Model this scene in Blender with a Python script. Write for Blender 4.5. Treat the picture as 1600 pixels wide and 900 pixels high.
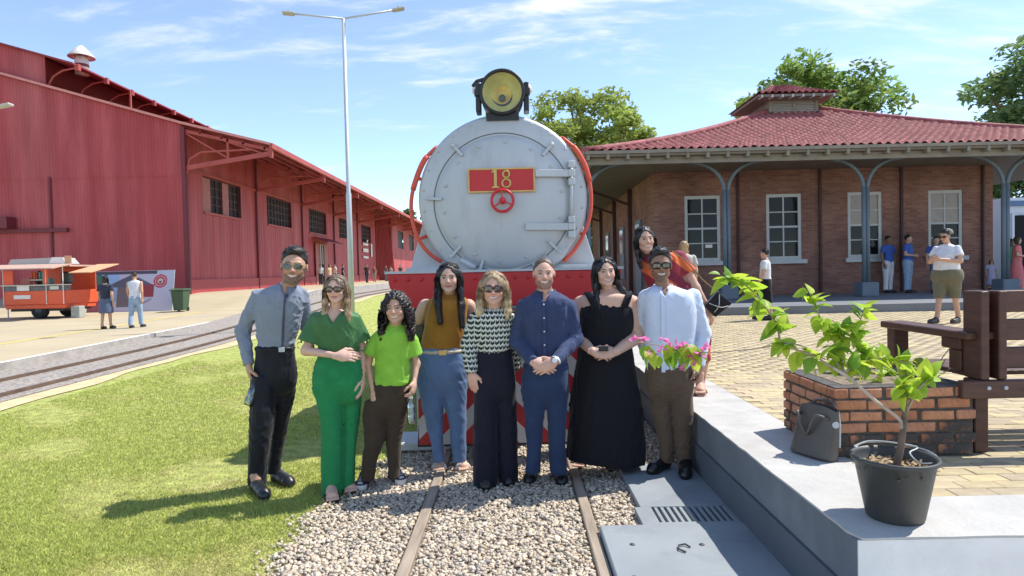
import bpy, math, random
import numpy as np
from mathutils import Matrix, Vector

for _o in list(bpy.data.objects):
    bpy.data.objects.remove(_o)
SC = bpy.context.scene
COL = SC.collection
R_ = random.Random(7)
RN = np.random.default_rng(11)
V3 = lambda *a: np.array(a, dtype=float)

# ------------------------------------------------------------------ camera
F_PX, VPX, VPY, ROLL, EYE = 1000.0, 804.0, 424.0, 0.0225, 1.6
_wy = Vector((VPX - 800, 450 - VPY, -F_PX)).normalized()          # world +Y seen in camera axes
_wz = Vector((-math.sin(ROLL), math.cos(ROLL), 0))
_wz = (_wz - _wy * _wz.dot(_wy)).normalized()
_wx = _wy.cross(_wz)
CAM_R = Matrix((_wx, _wy, _wz))                                    # camera axes -> world axes
cd = bpy.data.cameras.new('camera')
cd.sensor_width = 36.0
cd.lens = 36.0 * F_PX / 1600.0
cd.clip_start, cd.clip_end = 0.05, 3000
cam = bpy.data.objects.new('camera', cd)
COL.objects.link(cam)
cam.matrix_world = Matrix.Translation((0, 0, EYE)) @ CAM_R.to_4x4()
SC.camera = cam

# ------------------------------------------------------------------ sky and sun
SUN = Vector((0.64, 0.24, 1.0)).normalized()
SUN_EL = math.asin(SUN.z)
SUN_AZ = math.atan2(SUN.x, SUN.y)
wld = bpy.data.worlds.new('World'); SC.world = wld; wld.use_nodes = True
nt = wld.node_tree; nt.nodes.clear()
def wn(t, **kw):
    n = nt.nodes.new(t)
    for k, v in kw.items(): setattr(n, k, v)
    return n
sky = wn('ShaderNodeTexSky', sky_type='NISHITA', sun_disc=False, sun_elevation=SUN_EL, sun_rotation=SUN_AZ,
         air_density=0.75, dust_density=0.0, ozone_density=1.8)
geo = wn('ShaderNodeTexCoord')
sep = wn('ShaderNodeSeparateXYZ'); nt.links.new(geo.outputs['Generated'], sep.inputs[0])
zz = wn('ShaderNodeMath', operation='ADD'); nt.links.new(sep.outputs['Z'], zz.inputs[0]); zz.inputs[1].default_value = 0.22
zm = wn('ShaderNodeMath', operation='MAXIMUM'); nt.links.new(zz.outputs[0], zm.inputs[0]); zm.inputs[1].default_value = 0.05
dv = wn('ShaderNodeVectorMath', operation='DIVIDE'); nt.links.new(geo.outputs['Generated'], dv.inputs[0])
cz = wn('ShaderNodeCombineXYZ')
for i in range(3): nt.links.new(zm.outputs[0], cz.inputs[i])
nt.links.new(cz.outputs[0], dv.inputs[1])
mp = wn('ShaderNodeMapping'); mp.inputs['Rotation'].default_value = (0, 0, 0.5); mp.inputs['Scale'].default_value = (0.9, 2.6, 1)
mp.inputs['Location'].default_value = (-4.4, 0.9, 0)
nt.links.new(dv.outputs[0], mp.inputs[0])
n1 = wn('ShaderNodeTexNoise'); n1.inputs['Scale'].default_value = 2.6; n1.inputs['Detail'].default_value = 9; n1.inputs['Roughness'].default_value = 0.62
n1.inputs['Distortion'].default_value = 0.35
n2 = wn('ShaderNodeTexNoise'); n2.inputs['Scale'].default_value = 0.9; n2.inputs['Detail'].default_value = 2
nt.links.new(mp.outputs[0], n1.inputs[0]); nt.links.new(dv.outputs[0], n2.inputs[0])
mu = wn('ShaderNodeMath', operation='MULTIPLY'); nt.links.new(n1.outputs[0], mu.inputs[0]); nt.links.new(n2.outputs[0], mu.inputs[1])
rm = wn('ShaderNodeMapRange', interpolation_type='SMOOTHSTEP')
rm.inputs['From Min'].default_value = 0.27; rm.inputs['From Max'].default_value = 0.46
rm.inputs['To Min'].default_value = 0.08; rm.inputs['To Max'].default_value = 0.92
nt.links.new(mu.outputs[0], rm.inputs[0])
mx = wn('ShaderNodeMixRGB'); mx.inputs[2].default_value = (4.0, 4.1, 4.2, 1)
nt.links.new(rm.outputs[0], mx.inputs[0]); nt.links.new(sky.outputs[0], mx.inputs[1])
bg = wn('ShaderNodeBackground'); bg.inputs['Strength'].default_value = 0.125
nt.links.new(mx.outputs[0], bg.inputs[0])
wo = wn('ShaderNodeOutputWorld'); nt.links.new(bg.outputs[0], wo.inputs[0])

sl = bpy.data.lights.new('sun', 'SUN'); sl.energy = 2.7; sl.angle = math.radians(0.53); sl.color = (1.0, 0.955, 0.88)
so = bpy.data.objects.new('sun', sl); COL.objects.link(so)
so.rotation_euler = SUN.to_track_quat('Z', 'Y').to_euler(); so.location = (30, 10, 50)
SC.view_settings.view_transform = 'Standard'
SC.view_settings.look = 'None'
SC.view_settings.exposure = 1.2
SC.view_settings.gamma = 1.0
SC.view_settings.use_curve_mapping = False
SC.cycles.use_denoising = True
SC.cycles.max_bounces = 8
SC.cycles.transparent_max_bounces = 12
SC.cycles.caustics_reflective = SC.cycles.caustics_refractive = False

# ------------------------------------------------------------------ measuring helpers (photo pixel + known depth or height -> metres)
def ray(px, py):
    d = CAM_R @ Vector((px - 800, 450 - py, -F_PX))
    return np.array(d)
def P(px, py, Y):
    d = ray(px, py); return V3(0, 0, EYE) + d * (Y / d[1])
def G(px, py, z=0.0):
    d = ray(px, py); return V3(0, 0, EYE) + d * ((z - EYE) / d[2])

# ------------------------------------------------------------------ materials
MATS = {}
def M(name, col, rough=0.75, var=0.0, vscale=6.0, bump=0.0, bscale=60.0, metal=0.0, spec=0.5, vcol=False, trans=0.0, stretch=None,
      alpha=1.0, col2=None, c2scale=3.0, c2lo=0.5, c2hi=0.62, sheen=0.0, sss=0.0):
    if name in MATS: return MATS[name]
    m = bpy.data.materials.new(name); m.use_nodes = True; t = m.node_tree; N = t.nodes; Lk = t.links
    b = N['Principled BSDF']
    b.inputs['Roughness'].default_value = rough; b.inputs['Metallic'].default_value = metal
    b.inputs['Specular IOR Level'].default_value = spec
    tc = N.new('ShaderNodeTexCoord'); vec = tc.outputs['Object']
    if stretch:
        mp = N.new('ShaderNodeMapping'); mp.inputs['Scale'].default_value = stretch; Lk.new(vec, mp.inputs[0]); vec = mp.outputs[0]
    if vcol:
        at = N.new('ShaderNodeAttribute'); at.attribute_name = 'Col'; out = at.outputs['Color']
    else:
        rg = N.new('ShaderNodeRGB'); rg.outputs[0].default_value = (*col, 1); out = rg.outputs[0]
    if col2 is not None:
        nz = N.new('ShaderNodeTexNoise'); nz.inputs['Scale'].default_value = c2scale; nz.inputs['Detail'].default_value = 6; nz.inputs['Roughness'].default_value = 0.65
        Lk.new(vec, nz.inputs[0])
        mr = N.new('ShaderNodeMapRange'); mr.inputs['From Min'].default_value = c2lo; mr.inputs['From Max'].default_value = c2hi
        Lk.new(nz.outputs[0], mr.inputs[0])
        mm = N.new('ShaderNodeMixRGB'); Lk.new(mr.outputs[0], mm.inputs[0]); Lk.new(out, mm.inputs[1]); mm.inputs[2].default_value = (*col2, 1)
        out = mm.outputs[0]
    if var > 0:
        nz = N.new('ShaderNodeTexNoise'); nz.inputs['Scale'].default_value = vscale; nz.inputs['Detail'].default_value = 5
        Lk.new(vec, nz.inputs[0])
        mr = N.new('ShaderNodeMapRange'); mr.inputs['From Min'].default_value = 0.3; mr.inputs['From Max'].default_value = 0.7
        mr.inputs['To Min'].default_value = 1 - var; mr.inputs['To Max'].default_value = 1 + var
        Lk.new(nz.outputs[0], mr.inputs[0])
        vm = N.new('ShaderNodeVectorMath'); vm.operation = 'SCALE'; Lk.new(out, vm.inputs[0]); Lk.new(mr.outputs[0], vm.inputs['Scale'])
        out = vm.outputs[0]
    Lk.new(out, b.inputs['Base Color'])
    if bump > 0:
        nb = N.new('ShaderNodeTexNoise'); nb.inputs['Scale'].default_value = bscale; nb.inputs['Detail'].default_value = 4
        Lk.new(vec, nb.inputs[0])
        bn = N.new('ShaderNodeBump'); bn.inputs['Strength'].default_value = 1.0; bn.inputs['Distance'].default_value = bump
        Lk.new(nb.outputs[0], bn.inputs['Height']); Lk.new(bn.outputs[0], b.inputs['Normal'])
    if sheen: b.inputs['Sheen Weight'].default_value = sheen
    if sss:
        b.inputs['Subsurface Weight'].default_value = sss; b.inputs['Subsurface Scale'].default_value = 0.02
        b.inputs['Subsurface Radius'].default_value = (1.0, 0.35, 0.2)
    if trans > 0:                                   # thin leaf: part of the light passes through
        tr = N.new('ShaderNodeBsdfTranslucent'); ms = N.new('ShaderNodeMixShader'); ms.inputs[0].default_value = trans
        Lk.new(out, tr.inputs[0]); Lk.new(b.outputs[0], ms.inputs[1]); Lk.new(tr.outputs[0], ms.inputs[2])
        Lk.new(ms.outputs[0], N['Material Output'].inputs[0])
    if alpha < 1: b.inputs['Alpha'].default_value = alpha
    MATS[name] = m
    return m
def glass(name, col=(0.9, 0.95, 1), rough=0.02, dens=0.25):
    """thin pane: mostly lets light through, mirrors at a glance"""
    if name in MATS: return MATS[name]
    m = bpy.data.materials.new(name); m.use_nodes = True; t = m.node_tree; N = t.nodes; Lk = t.links; N.remove(N['Principled BSDF'])
    tr = N.new('ShaderNodeBsdfTransparent'); tr.inputs[0].default_value = (*col, 1)
    gl = N.new('ShaderNodeBsdfGlossy'); gl.inputs['Roughness'].default_value = rough
    fr = N.new('ShaderNodeFresnel'); fr.inputs[0].default_value = 1.5
    ad = N.new('ShaderNodeMath'); ad.operation = 'ADD'; ad.inputs[1].default_value = dens; Lk.new(fr.outputs[0], ad.inputs[0])
    ms = N.new('ShaderNodeMixShader'); Lk.new(ad.outputs[0], ms.inputs[0]); Lk.new(tr.outputs[0], ms.inputs[1]); Lk.new(gl.outputs[0], ms.inputs[2])
    Lk.new(ms.outputs[0], N['Material Output'].inputs[0])
    MATS[name] = m
    return m

# ------------------------------------------------------------------ objects
XF = {}
def thing(name, label, cat, loc=(0, 0, 0), rotz=0.0, group=None):
    o = bpy.data.objects.new(name, None); COL.objects.link(o); o.empty_display_size = 0.1
    o.location = tuple(float(v) for v in loc); o.rotation_euler = (0, 0, rotz)
    o['label'] = label; o['category'] = cat
    if group: o['group'] = group
    XF[o.name] = (np.array(loc, float), rotz)
    return o
def tag(o, label, cat, group=None):
    o['label'] = label; o['category'] = cat
    if group: o['group'] = group
    return o
def top_of(o):
    while o.parent: o = o.parent
    return o
def to_local(v, parent, world):
    if parent is None or not world: return v
    loc, rz = XF.get(top_of(parent).name, (np.zeros(3), 0.0))
    v = v - loc; c, s = math.cos(-rz), math.sin(-rz)
    return np.stack([v[:, 0] * c - v[:, 1] * s, v[:, 0] * s + v[:, 1] * c, v[:, 2]], 1)
def mesh_obj(name, v, faces, mat, parent=None, smooth=False, vcol=None, world=True, fmat=None, kind=None):
    v = to_local(np.asarray(v, float).reshape(-1, 3), parent, world)
    me = bpy.data.meshes.new(name)
    if isinstance(faces, np.ndarray):
        nf, k = faces.shape
        me.vertices.add(len(v)); me.vertices.foreach_set('co', v.astype(np.float32).ravel())
        me.loops.add(nf * k); me.loops.foreach_set('vertex_index', faces.astype(np.int32).ravel())
        me.polygons.add(nf); me.polygons.foreach_set('loop_start', np.arange(0, nf * k, k, dtype=np.int32))
        me.update(calc_edges=True)
    else:
        me.from_pydata([tuple(p) for p in v], [], faces); me.update()
    ms = mat if isinstance(mat, (list, tuple)) else [mat]
    for m in ms: me.materials.append(m)
    if fmat is not None: me.polygons.foreach_set('material_index', np.asarray(fmat, dtype=np.int32))
    if smooth: me.polygons.foreach_set('use_smooth', np.ones(len(me.polygons), dtype=bool))
    if vcol is not None:
        a = me.color_attributes.new('Col', 'FLOAT_COLOR', 'POINT')
        c = np.ones((len(v), 4), np.float32); c[:, :3] = vcol; a.data.foreach_set('color', c.ravel())
    o = bpy.data.objects.new(name, me); COL.objects.link(o)
    if parent is not None: o.parent = parent
    if kind: o['kind'] = kind
    return o

class MB:
    """collects shapes into one mesh"""
    def __init__(s): s.v = []; s.f = []; s.n = 0
    def add(s, v, f):
        v = np.asarray(v, float).reshape(-1, 3); s.v.append(v); s.f += [tuple(i + s.n for i in q) for q in f]; s.n += len(v); return s
    def box(s, lo, hi, ch=0.0):
        x0, y0, z0 = lo; x1, y1, z1 = hi
        if ch <= 0:
            return s.add([(x0,y0,z0),(x1,y0,z0),(x1,y1,z0),(x0,y1,z0),(x0,y0,z1),(x1,y0,z1),(x1,y1,z1),(x0,y1,z1)],
                         [(0,3,2,1),(4,5,6,7),(0,1,5,4),(1,2,6,5),(2,3,7,6),(3,0,4,7)])
        c = ch; lay = []
        for z, i in ((z0, c), (z0 + c, 0), (z1 - c, 0), (z1, c)):
            a0, a1, b0, b1 = x0 + i, x1 - i, y0 + i, y1 - i
            k = c * 0.9
            lay.append([(a0+k,b0,z),(a1-k,b0,z),(a1,b0+k,z),(a1,b1-k,z),(a1-k,b1,z),(a0+k,b1,z),(a0,b1-k,z),(a0,b0+k,z)])
        v = [p for l in lay for p in l]; f = [tuple(range(7, -1, -1)), tuple(range(24, 32))]
        for l in range(3):
            for i in range(8):
                j = (i + 1) % 8; f.append((l*8+i, l*8+j, l*8+8+j, l*8+8+i))
        return s.add(v, f)
    def obox(s, a, b, w, h, up=(0, 0, 1)):
        """bar from a to b, width w (sideways), height h (along up)"""
        a = np.array(a, float); b = np.array(b, float); d = b - a; d /= np.linalg.norm(d)
        u = np.array(up, float); sd = np.cross(d, u); sd /= np.linalg.norm(sd); u = np.cross(sd, d)
        v = [p + sd * x * w / 2 + u * y * h / 2 for p in (a, b) for x, y in ((-1,-1),(1,-1),(1,1),(-1,1))]
        return s.add(v, [(3,2,1,0),(4,5,6,7),(0,1,5,4),(1,2,6,5),(2,3,7,6),(3,0,4,7)])
    def tube(s, pts, r, n=8, caps=True):
        pts = [np.array(p, float) for p in pts]; rs = [r] * len(pts) if np.isscalar(r) else list(r)
        v = []; ref = None
        for i, p in enumerate(pts):
            d = pts[min(i + 1, len(pts) - 1)] - pts[max(i - 1, 0)]; d /= (np.linalg.norm(d) + 1e-9)
            if ref is None:
                ref = np.cross(d, V3(0, 0, 1) if abs(d[2]) < 0.9 else V3(1, 0, 0))
            ref = ref - d * np.dot(ref, d); ref /= (np.linalg.norm(ref) + 1e-9); b = np.cross(d, ref)
            for k in range(n):
                t = 2 * math.pi * k / n; v.append(p + rs[i] * (math.cos(t) * ref + math.sin(t) * b))
        f = []
        for i in range(len(pts) - 1):
            for k in range(n):
                j = (k + 1) % n; f.append((i*n+k, i*n+j, i*n+n+j, i*n+n+k))
        if caps: f.append(tuple(range(n - 1, -1, -1))); f.append(tuple(range((len(pts)-1)*n, len(pts)*n)))
        return s.add(v, f)
    def lathe(s, prof, origin, axis=(0, 0, 1), n=24, cap0=True, cap1=True):
        """prof: list of (radius, distance along axis)"""
        ax = np.array(axis, float); ax /= np.linalg.norm(ax); o = np.array(origin, float)
        a = np.cross(ax, V3(0, 0, 1) if abs(ax[2]) < 0.9 else V3(1, 0, 0)); a /= np.linalg.norm(a); b = np.cross(ax, a)
        v = []; f = []
        for r, t in prof:
            for k in range(n):
                q = 2 * math.pi * k / n; v.append(o + ax * t + r * (math.cos(q) * a + math.sin(q) * b))
        for i in range(len(prof) - 1):
            for k in range(n):
                j = (k + 1) % n; f.append((i*n+k, i*n+j, i*n+n+j, i*n+n+k))
        if cap0: f.append(tuple(range(n - 1, -1, -1)))
        if cap1: f.append(tuple(range((len(prof)-1)*n, len(prof)*n)))
        return s.add(v, f)
    def prism(s, poly, a, b, plane='xz'):
        """polygon in a plane, pushed from a to b along the third axis"""
        n = len(poly); mk = {'xz': lambda p, t: (p[0], t, p[1]), 'yz': lambda p, t: (t, p[0], p[1]), 'xy': lambda p, t: (p[0], p[1], t)}[plane]
        v = [mk(p, a) for p in poly] + [mk(p, b) for p in poly]
        f = [tuple(range(n - 1, -1, -1)), tuple(range(n, 2 * n))] + [(i, (i+1) % n, n + (i+1) % n, n + i) for i in range(n)]
        return s.add(v, f)
    def build(s, name, mat, parent=None, smooth=False, world=True, bevel=0.0, kind=None):
        o = mesh_obj(name, np.concatenate(s.v), s.f, mat, parent, smooth, world=world, kind=kind)
        if smooth == 'auto':
            pass
        if bevel:
            bm = o.modifiers.new('bevel', 'BEVEL'); bm.width = bevel; bm.segments = 2; bm.limit_method = 'ANGLE'
        return o
def structure(name, mb, mat, **kw):
    o = mb.build(name, mat, **kw); o['kind'] = 'structure'; return o
def spline(pts, n=8):
    """Catmull-Rom through the points"""
    p = [np.array(q, float) for q in pts]; p = [2*p[0]-p[1]] + p + [2*p[-1]-p[-2]]; out = []
    for i in range(1, len(p) - 2):
        for k in range(n):
            t = k / n; a, b, c, d = p[i-1], p[i], p[i+1], p[i+2]
            out.append(0.5 * ((2*b) + (-a+c)*t + (2*a-5*b+4*c-d)*t*t + (-a+3*b-3*c+d)*t**3))
    out.append(p[-2]); return out
def text_obj(name, txt, size, mat, parent, loc, rot, depth=0.004, spacing=1.0, bold=0.0):
    """lettering turned into a mesh"""
    c = bpy.data.curves.new(name, 'FONT'); c.body = txt; c.size = size; c.extrude = depth; c.align_x = 'CENTER'; c.align_y = 'CENTER'; c.space_character = spacing
    c.offset = bold; c.resolution_u = 3
    o = bpy.data.objects.new(name, c); COL.objects.link(o)
    dg = bpy.context.evaluated_depsgraph_get(); me = bpy.data.meshes.new_from_object(o.evaluated_get(dg))
    bpy.data.objects.remove(o); bpy.data.curves.remove(c)
    me.transform(Matrix.Translation(loc) @ rot.to_4x4())
    v = np.array([q.co[:] for q in me.vertices])
    v = to_local(v, parent, True)
    me.vertices.foreach_set('co', v.astype(np.float32).ravel()); me.update()
    me.materials.clear(); me.materials.append(mat)
    o = bpy.data.objects.new(name, me); COL.objects.link(o); o.parent = parent
    return o
FRONT = Matrix.Rotation(math.pi / 2, 3, 'X')          # lettering that faces -Y
# ================================================================== the setting
def sm(t): t = min(max(t, 0.0), 1.0); return t * t * (3 - 2 * t)
def gz(Y): return 0.5 * sm((Y - 14) / 20.0)                       # lawn and siding rise a little into the distance
def pz(Y): return 0.15 + 0.70 * sm((Y - 28.0) / 6.0)              # left platform climbs a ramp to dock height
YS = [0.3, 2, 4, 6, 8, 10, 12, 14, 16, 18, 20, 22, 24, 26, 27, 28, 29, 30, 31, 32, 33, 34, 36, 40, 46, 54, 64, 80, 100, 140, 200]
def strip(x0, x1, z, ys=YS, name='strip', mat=None, kind='structure', parent=None, nx=1):
    v = []; f = []
    for Y in ys:
        for k in range(nx + 1):
            v.append((x0(Y) + (x1(Y) - x0(Y)) * k / nx, Y, z(Y)))
    n = nx + 1
    for i in range(len(ys) - 1):
        for k in range(nx): f.append((i*n+k, i*n+k+1, i*n+n+k+1, i*n+n+k))
    o = mesh_obj(name, np.array(v), f, mat, parent)
    if kind and parent is None: o['kind'] = kind
    return o

m_soil = M('dry_earth', (0.33, 0.26, 0.16), 0.95, var=0.25, vscale=0.8, bump=0.02, bscale=12)
m_lawn = M('lawn', (0.45, 0.485, 0.14), 0.95, var=0.35, vscale=9.0, bump=0.03, bscale=70, col2=(0.55, 0.46, 0.24), c2scale=0.75, c2lo=0.53, c2hi=0.72, spec=0.15)
m_grit = M('ballast_grit', (0.42, 0.365, 0.285), 0.95, var=0.5, vscale=45, bump=0.02, bscale=70, spec=0.2)
m_far_grit = M('siding_ballast', (0.36, 0.32, 0.28), 0.95, var=0.4, vscale=18, bump=0.03, bscale=40, spec=0.2)
m_pave = M('platform_concrete', (0.47, 0.395, 0.26), 0.9, var=0.10, vscale=0.7, bump=0.003, bscale=50, col2=(0.38, 0.33, 0.24), c2scale=0.35, c2lo=0.5, c2hi=0.75, spec=0.2)
m_white_line = M('worn_white_paint', (0.78, 0.76, 0.72), 0.85, var=0.08, vscale=4)
m_yellow_line = M('worn_yellow_paint', (0.66, 0.50, 0.14), 0.85, var=0.15, vscale=3)
m_rail = M('weathered_rail', (0.36, 0.29, 0.22), 0.6, var=0.25, vscale=5, metal=0.1, bump=0.001, bscale=150, stretch=(6, 0.6, 6))
m_rail_dark = M('rusty_rail', (0.13, 0.085, 0.06), 0.7, var=0.25, vscale=5)

g = MB(); g.add([(-600, -30, -0.06), (600, -30, -0.06), (600, 1200, -0.06), (-600, 1200, -0.06)], [(0, 1, 2, 3)])
structure('ground', g, m_soil)
RAILX = lambda Y: -7.0 - 0.02 * Y                                  # nearer rail of the siding
strip(lambda Y: RAILX(Y) + 0.45, lambda Y: -1.42 + 0.15 * (min(Y, 6.5) - 3.4) + 0.06 * math.sin(Y * 4.1), gz, name='lawn', mat=m_lawn, nx=6,
      ys=[0.3 + 0.25 * i for i in range(60)] + [Y for Y in YS if Y > 15.5])
strip(lambda Y: RAILX(Y) + 0.1, lambda Y: RAILX(Y) + 0.62 + 0.10 * math.sin(Y * 0.9) + 0.06 * math.sin(Y * 2.7), lambda Y: gz(Y) + 0.012, name='sand_verge',
      mat=M('sand', (0.62, 0.48, 0.27), 0.95, var=0.15, vscale=3, bump=0.01, bscale=30), ys=[0.3 + 0.5 * i for i in range(60)] + [Y for Y in YS if Y > 31])
EDGE = lambda Y: float(np.interp(Y, [0, 11.5, 24.5, 32.5, 53, 200], [-8.95, -9.3, -10.3, -10.6, -10.5, -12.5]))
strip(lambda Y: EDGE(Y) - 0.05, lambda Y: RAILX(Y) + 0.3 if Y < 26 else RAILX(Y) + 0.2, lambda Y: gz(Y) + 0.02, name='siding_ballast', mat=m_far_grit)
# raised platform on the left with its painted kerb edge
strip(lambda Y: -60, EDGE, pz, name='platform', mat=m_pave, nx=2)
o = strip(EDGE, lambda Y: EDGE(Y) + 0.004, lambda Y: pz(Y), name='platform_kerb_face', mat=M('kerb_concrete', (0.36, 0.33, 0.30), .9, var=.2, vscale=3))
me = o.data
n = len(me.vertices)
for i in range(1, n, 2): me.vertices[i].co.z = gz(me.vertices[i].co.y) - 0.02
strip(lambda Y: EDGE(Y) - 0.13, lambda Y: EDGE(Y) + 0.002, lambda Y: pz(Y) + 0.005, name='platform_edge_line', mat=m_white_line)
ylp = [G(-60, 547, .15), G(0, 538, .15), G(148, 515, .15), G(250, 498, .15), G(330, 485.5, .15)]
yx = [p[0] for p in ylp]; yy = [p[1] for p in ylp]
strip(lambda Y: float(np.interp(Y, yy, yx)) - 0.09, lambda Y: float(np.interp(Y, yy, yx)) + 0.09, lambda Y: pz(Y) + 0.005,
      ys=list(np.linspace(yy[0], min(yy[-1], 27.5), 12)), name='platform_yellow_line', mat=m_yellow_line)
for k, off in enumerate((0.0, -1.06)):
    b = MB(); ys = YS
    for i in range(len(ys) - 1):
        b.obox((RAILX(ys[i]) + off, ys[i], gz(ys[i]) + 0.035), (RAILX(ys[i+1]) + off, ys[i+1], gz(ys[i+1]) + 0.035), 0.06, 0.07)
    structure('siding_rail', b, m_rail_dark)

# main track: two sunken rails
for x in (-0.627, 0.435):
    b = MB(); b.box((x - 0.034, 0.5, -0.05), (x + 0.034, 30, 0.028), 0.006); structure('rail', b, m_rail)
bed = MB(); bed.add([(-2.0, 0.5, -0.005), (1.36, 0.5, -0.005), (1.36, 30, -0.005), (-2.0, 30, -0.005)], [(0, 1, 2, 3)])
structure('track_bed', bed, m_grit)

# ballast stones: thousands of little rough cubes with knocked-off corners, one mesh
def scatter_stones():
    n = 44000
    Y = 2.9 + 4.4 * RN.random(n) ** 1.15; X = -1.72 + 3.05 * RN.random(n)
    edge = -1.44 + 0.15 * (Y - 3.4) + 0.06 * np.sin(Y * 4.1) + 0.04 * np.sin(Y * 11.3 + 1) + RN.normal(0, 0.06, n)
    keep = (X > edge) & (np.abs(X + 0.627) > 0.052) & (np.abs(X - 0.435) > 0.052)
    keep &= ~((X > 0.49) & (Y < 3.83)) & ~((X > 0.79) & (Y < 4.98))
    X, Y = X[keep], Y[keep]; n = len(X)
    r = RN.uniform(0.006, 0.0145, n)
    cube = np.array([(-1,-1,-1),(1,-1,-1),(1,1,-1),(-1,1,-1),(-1,-1,1),(1,-1,1),(1,1,1),(-1,1,1)], float) * 0.75
    v = cube[None] + RN.normal(0, 0.26, (n, 8, 3))
    v *= (r[:, None, None] * np.stack([RN.uniform(0.8, 1.5, n), RN.uniform(0.7, 1.2, n), RN.uniform(0.5, 0.9, n)], 1)[:, None, :])
    a = RN.uniform(0, 6.28, n); t = RN.normal(0, 0.5, n)
    c, s = np.cos(t)[:, None], np.sin(t)[:, None]
    y, z = v[..., 1] * c - v[..., 2] * s, v[..., 1] * s + v[..., 2] * c
    c, s = np.cos(a)[:, None], np.sin(a)[:, None]
    x, y = v[..., 0] * c - y * s, v[..., 0] * s + y * c
    lift = RN.uniform(0.0, 0.016, n)
    v = np.stack([x + X[:, None], y + Y[:, None], z + lift[:, None]], -1).reshape(-1, 3)
    q = np.array([(0,3,2,1),(4,5,6,7),(0,1,5,4),(1,2,6,5),(2,3,7,6),(3,0,4,7)])
    f = (q[None] + 8 * np.arange(n)[:, None, None]).reshape(-1, 4)
    pal = np.array([(0.55, 0.475, 0.385), (0.48, 0.42, 0.35), (0.60, 0.545, 0.47), (0.43, 0.375, 0.32), (0.52, 0.43, 0.34), (0.36, 0.335, 0.32)])
    col = pal[RN.choice(6, n, p=[.28, .24, .2, .12, .1, .06])] * RN.uniform(0.8, 1.12, (n, 1)) * np.array((1.13, 1.09, 1.01))
    mesh_obj('ballast_stones', v, f, M('ballast_stone', (1, 1, 1), 0.9, vcol=True, spec=0.25), vcol=np.repeat(col, 8, 0), kind='stuff', smooth=False)
scatter_stones()

# grass blades in the near lawn
def scatter_grass():
    n = 310000
    Y = 2.9 + 9.5 * RN.random(n) ** 1.7
    X = -0.95 - RN.random(n) * (1.12 * Y - 0.6)
    edge = -1.47 + 0.15 * (np.minimum(Y, 6.5) - 3.4) + 0.06 * np.sin(Y * 4.1) + 0.04 * np.sin(Y * 11.3 + 1) + RN.normal(0, 0.09, n)
    # thin, dry patches
    def nz(x, y): return (np.sin(x * 2.1 + 1.3 * np.sin(y * 1.7)) + np.sin(y * 2.6 + 1.1 * np.sin(x * 2.3 + 2)) + 0.6 * np.sin(x * 5.3 + y * 4.1)) / 2.6
    dry = np.clip((nz(X, Y) - 0.28) * 2.2, 0, 1)
    keep = (X < edge) & (X > RAILX(0) + 0.75) & (RN.random(n) > dry * 0.65)
    X, Y, dry = X[keep], Y[keep], dry[keep]; n = len(X)
    h = RN.uniform(0.010, 0.030, n) * (1 - 0.45 * dry); w = RN.uniform(0.0018, 0.0038, n) * (0.7 + 0.12 * Y)
    a = RN.uniform(0, 6.28, n); ln = RN.normal(0, 0.6, (n, 2)) * h[:, None]
    base = np.stack([X, Y, np.zeros(n)], 1); sd = np.stack([np.cos(a) * w, np.sin(a) * w, np.zeros(n)], 1)
    tip = base + np.stack([ln[:, 0], ln[:, 1], h], 1)
    v = np.stack([base - sd, base + sd, tip], 1).reshape(-1, 3); f = np.arange(3 * n).reshape(n, 3)
    c = np.array((0.45, 0.50, 0.125))[None] * RN.uniform(0.65, 1.35, (n, 1)); yel = np.array((0.62, 0.52, 0.24))[None] * RN.uniform(0.7, 1.2, (n, 1))
    k = np.clip(dry * 0.8 + (RN.random(n) < 0.16) * 0.7, 0, 1)[:, None]
    c = c * (1 - k) + yel * k
    mesh_obj('grass', v, f, M('grass_blade', (1, 1, 1), 0.7, vcol=True, trans=0.35, spec=0.2), vcol=np.repeat(c, 3, 0), kind='stuff')
scatter_grass()

# ------------------------------------------------------------------ sunken walk, retaining wall and plaza on the right
m_slab = M('grey_painted_slab', (0.27, 0.295, 0.31), 0.8, var=0.10, vscale=2.5, bump=0.0015, bscale=90, col2=(0.215, 0.235, 0.25), c2scale=3.0, c2lo=0.5, c2hi=0.72)
m_cap = M('white_painted_cap', (0.47, 0.455, 0.425), 0.85, var=0.10, vscale=5, bump=0.004, bscale=45, col2=(0.37, 0.35, 0.315), c2scale=2.6, c2lo=0.50, c2hi=0.78)
m_wface = M('grey_painted_wall', (0.145, 0.162, 0.185), 0.85, var=0.12, vscale=4, bump=0.005, bscale=30, col2=(.19, .205, .22), c2scale=2.2, c2lo=.5, c2hi=.75)
m_wfoot = M('dark_painted_footing', (0.095, 0.11, 0.135), 0.8, var=0.08, vscale=3, bump=0.002, bscale=60)
m_wfront = M('white_painted_wall', (0.80, 0.775, 0.735), 0.85, var=0.09, vscale=4, bump=0.005, bscale=30, col2=(.66, .62, .57), c2scale=2.4, c2lo=.55, c2hi=.8)
WX = 1.35; PL = 0.5
slab = MB()
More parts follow.
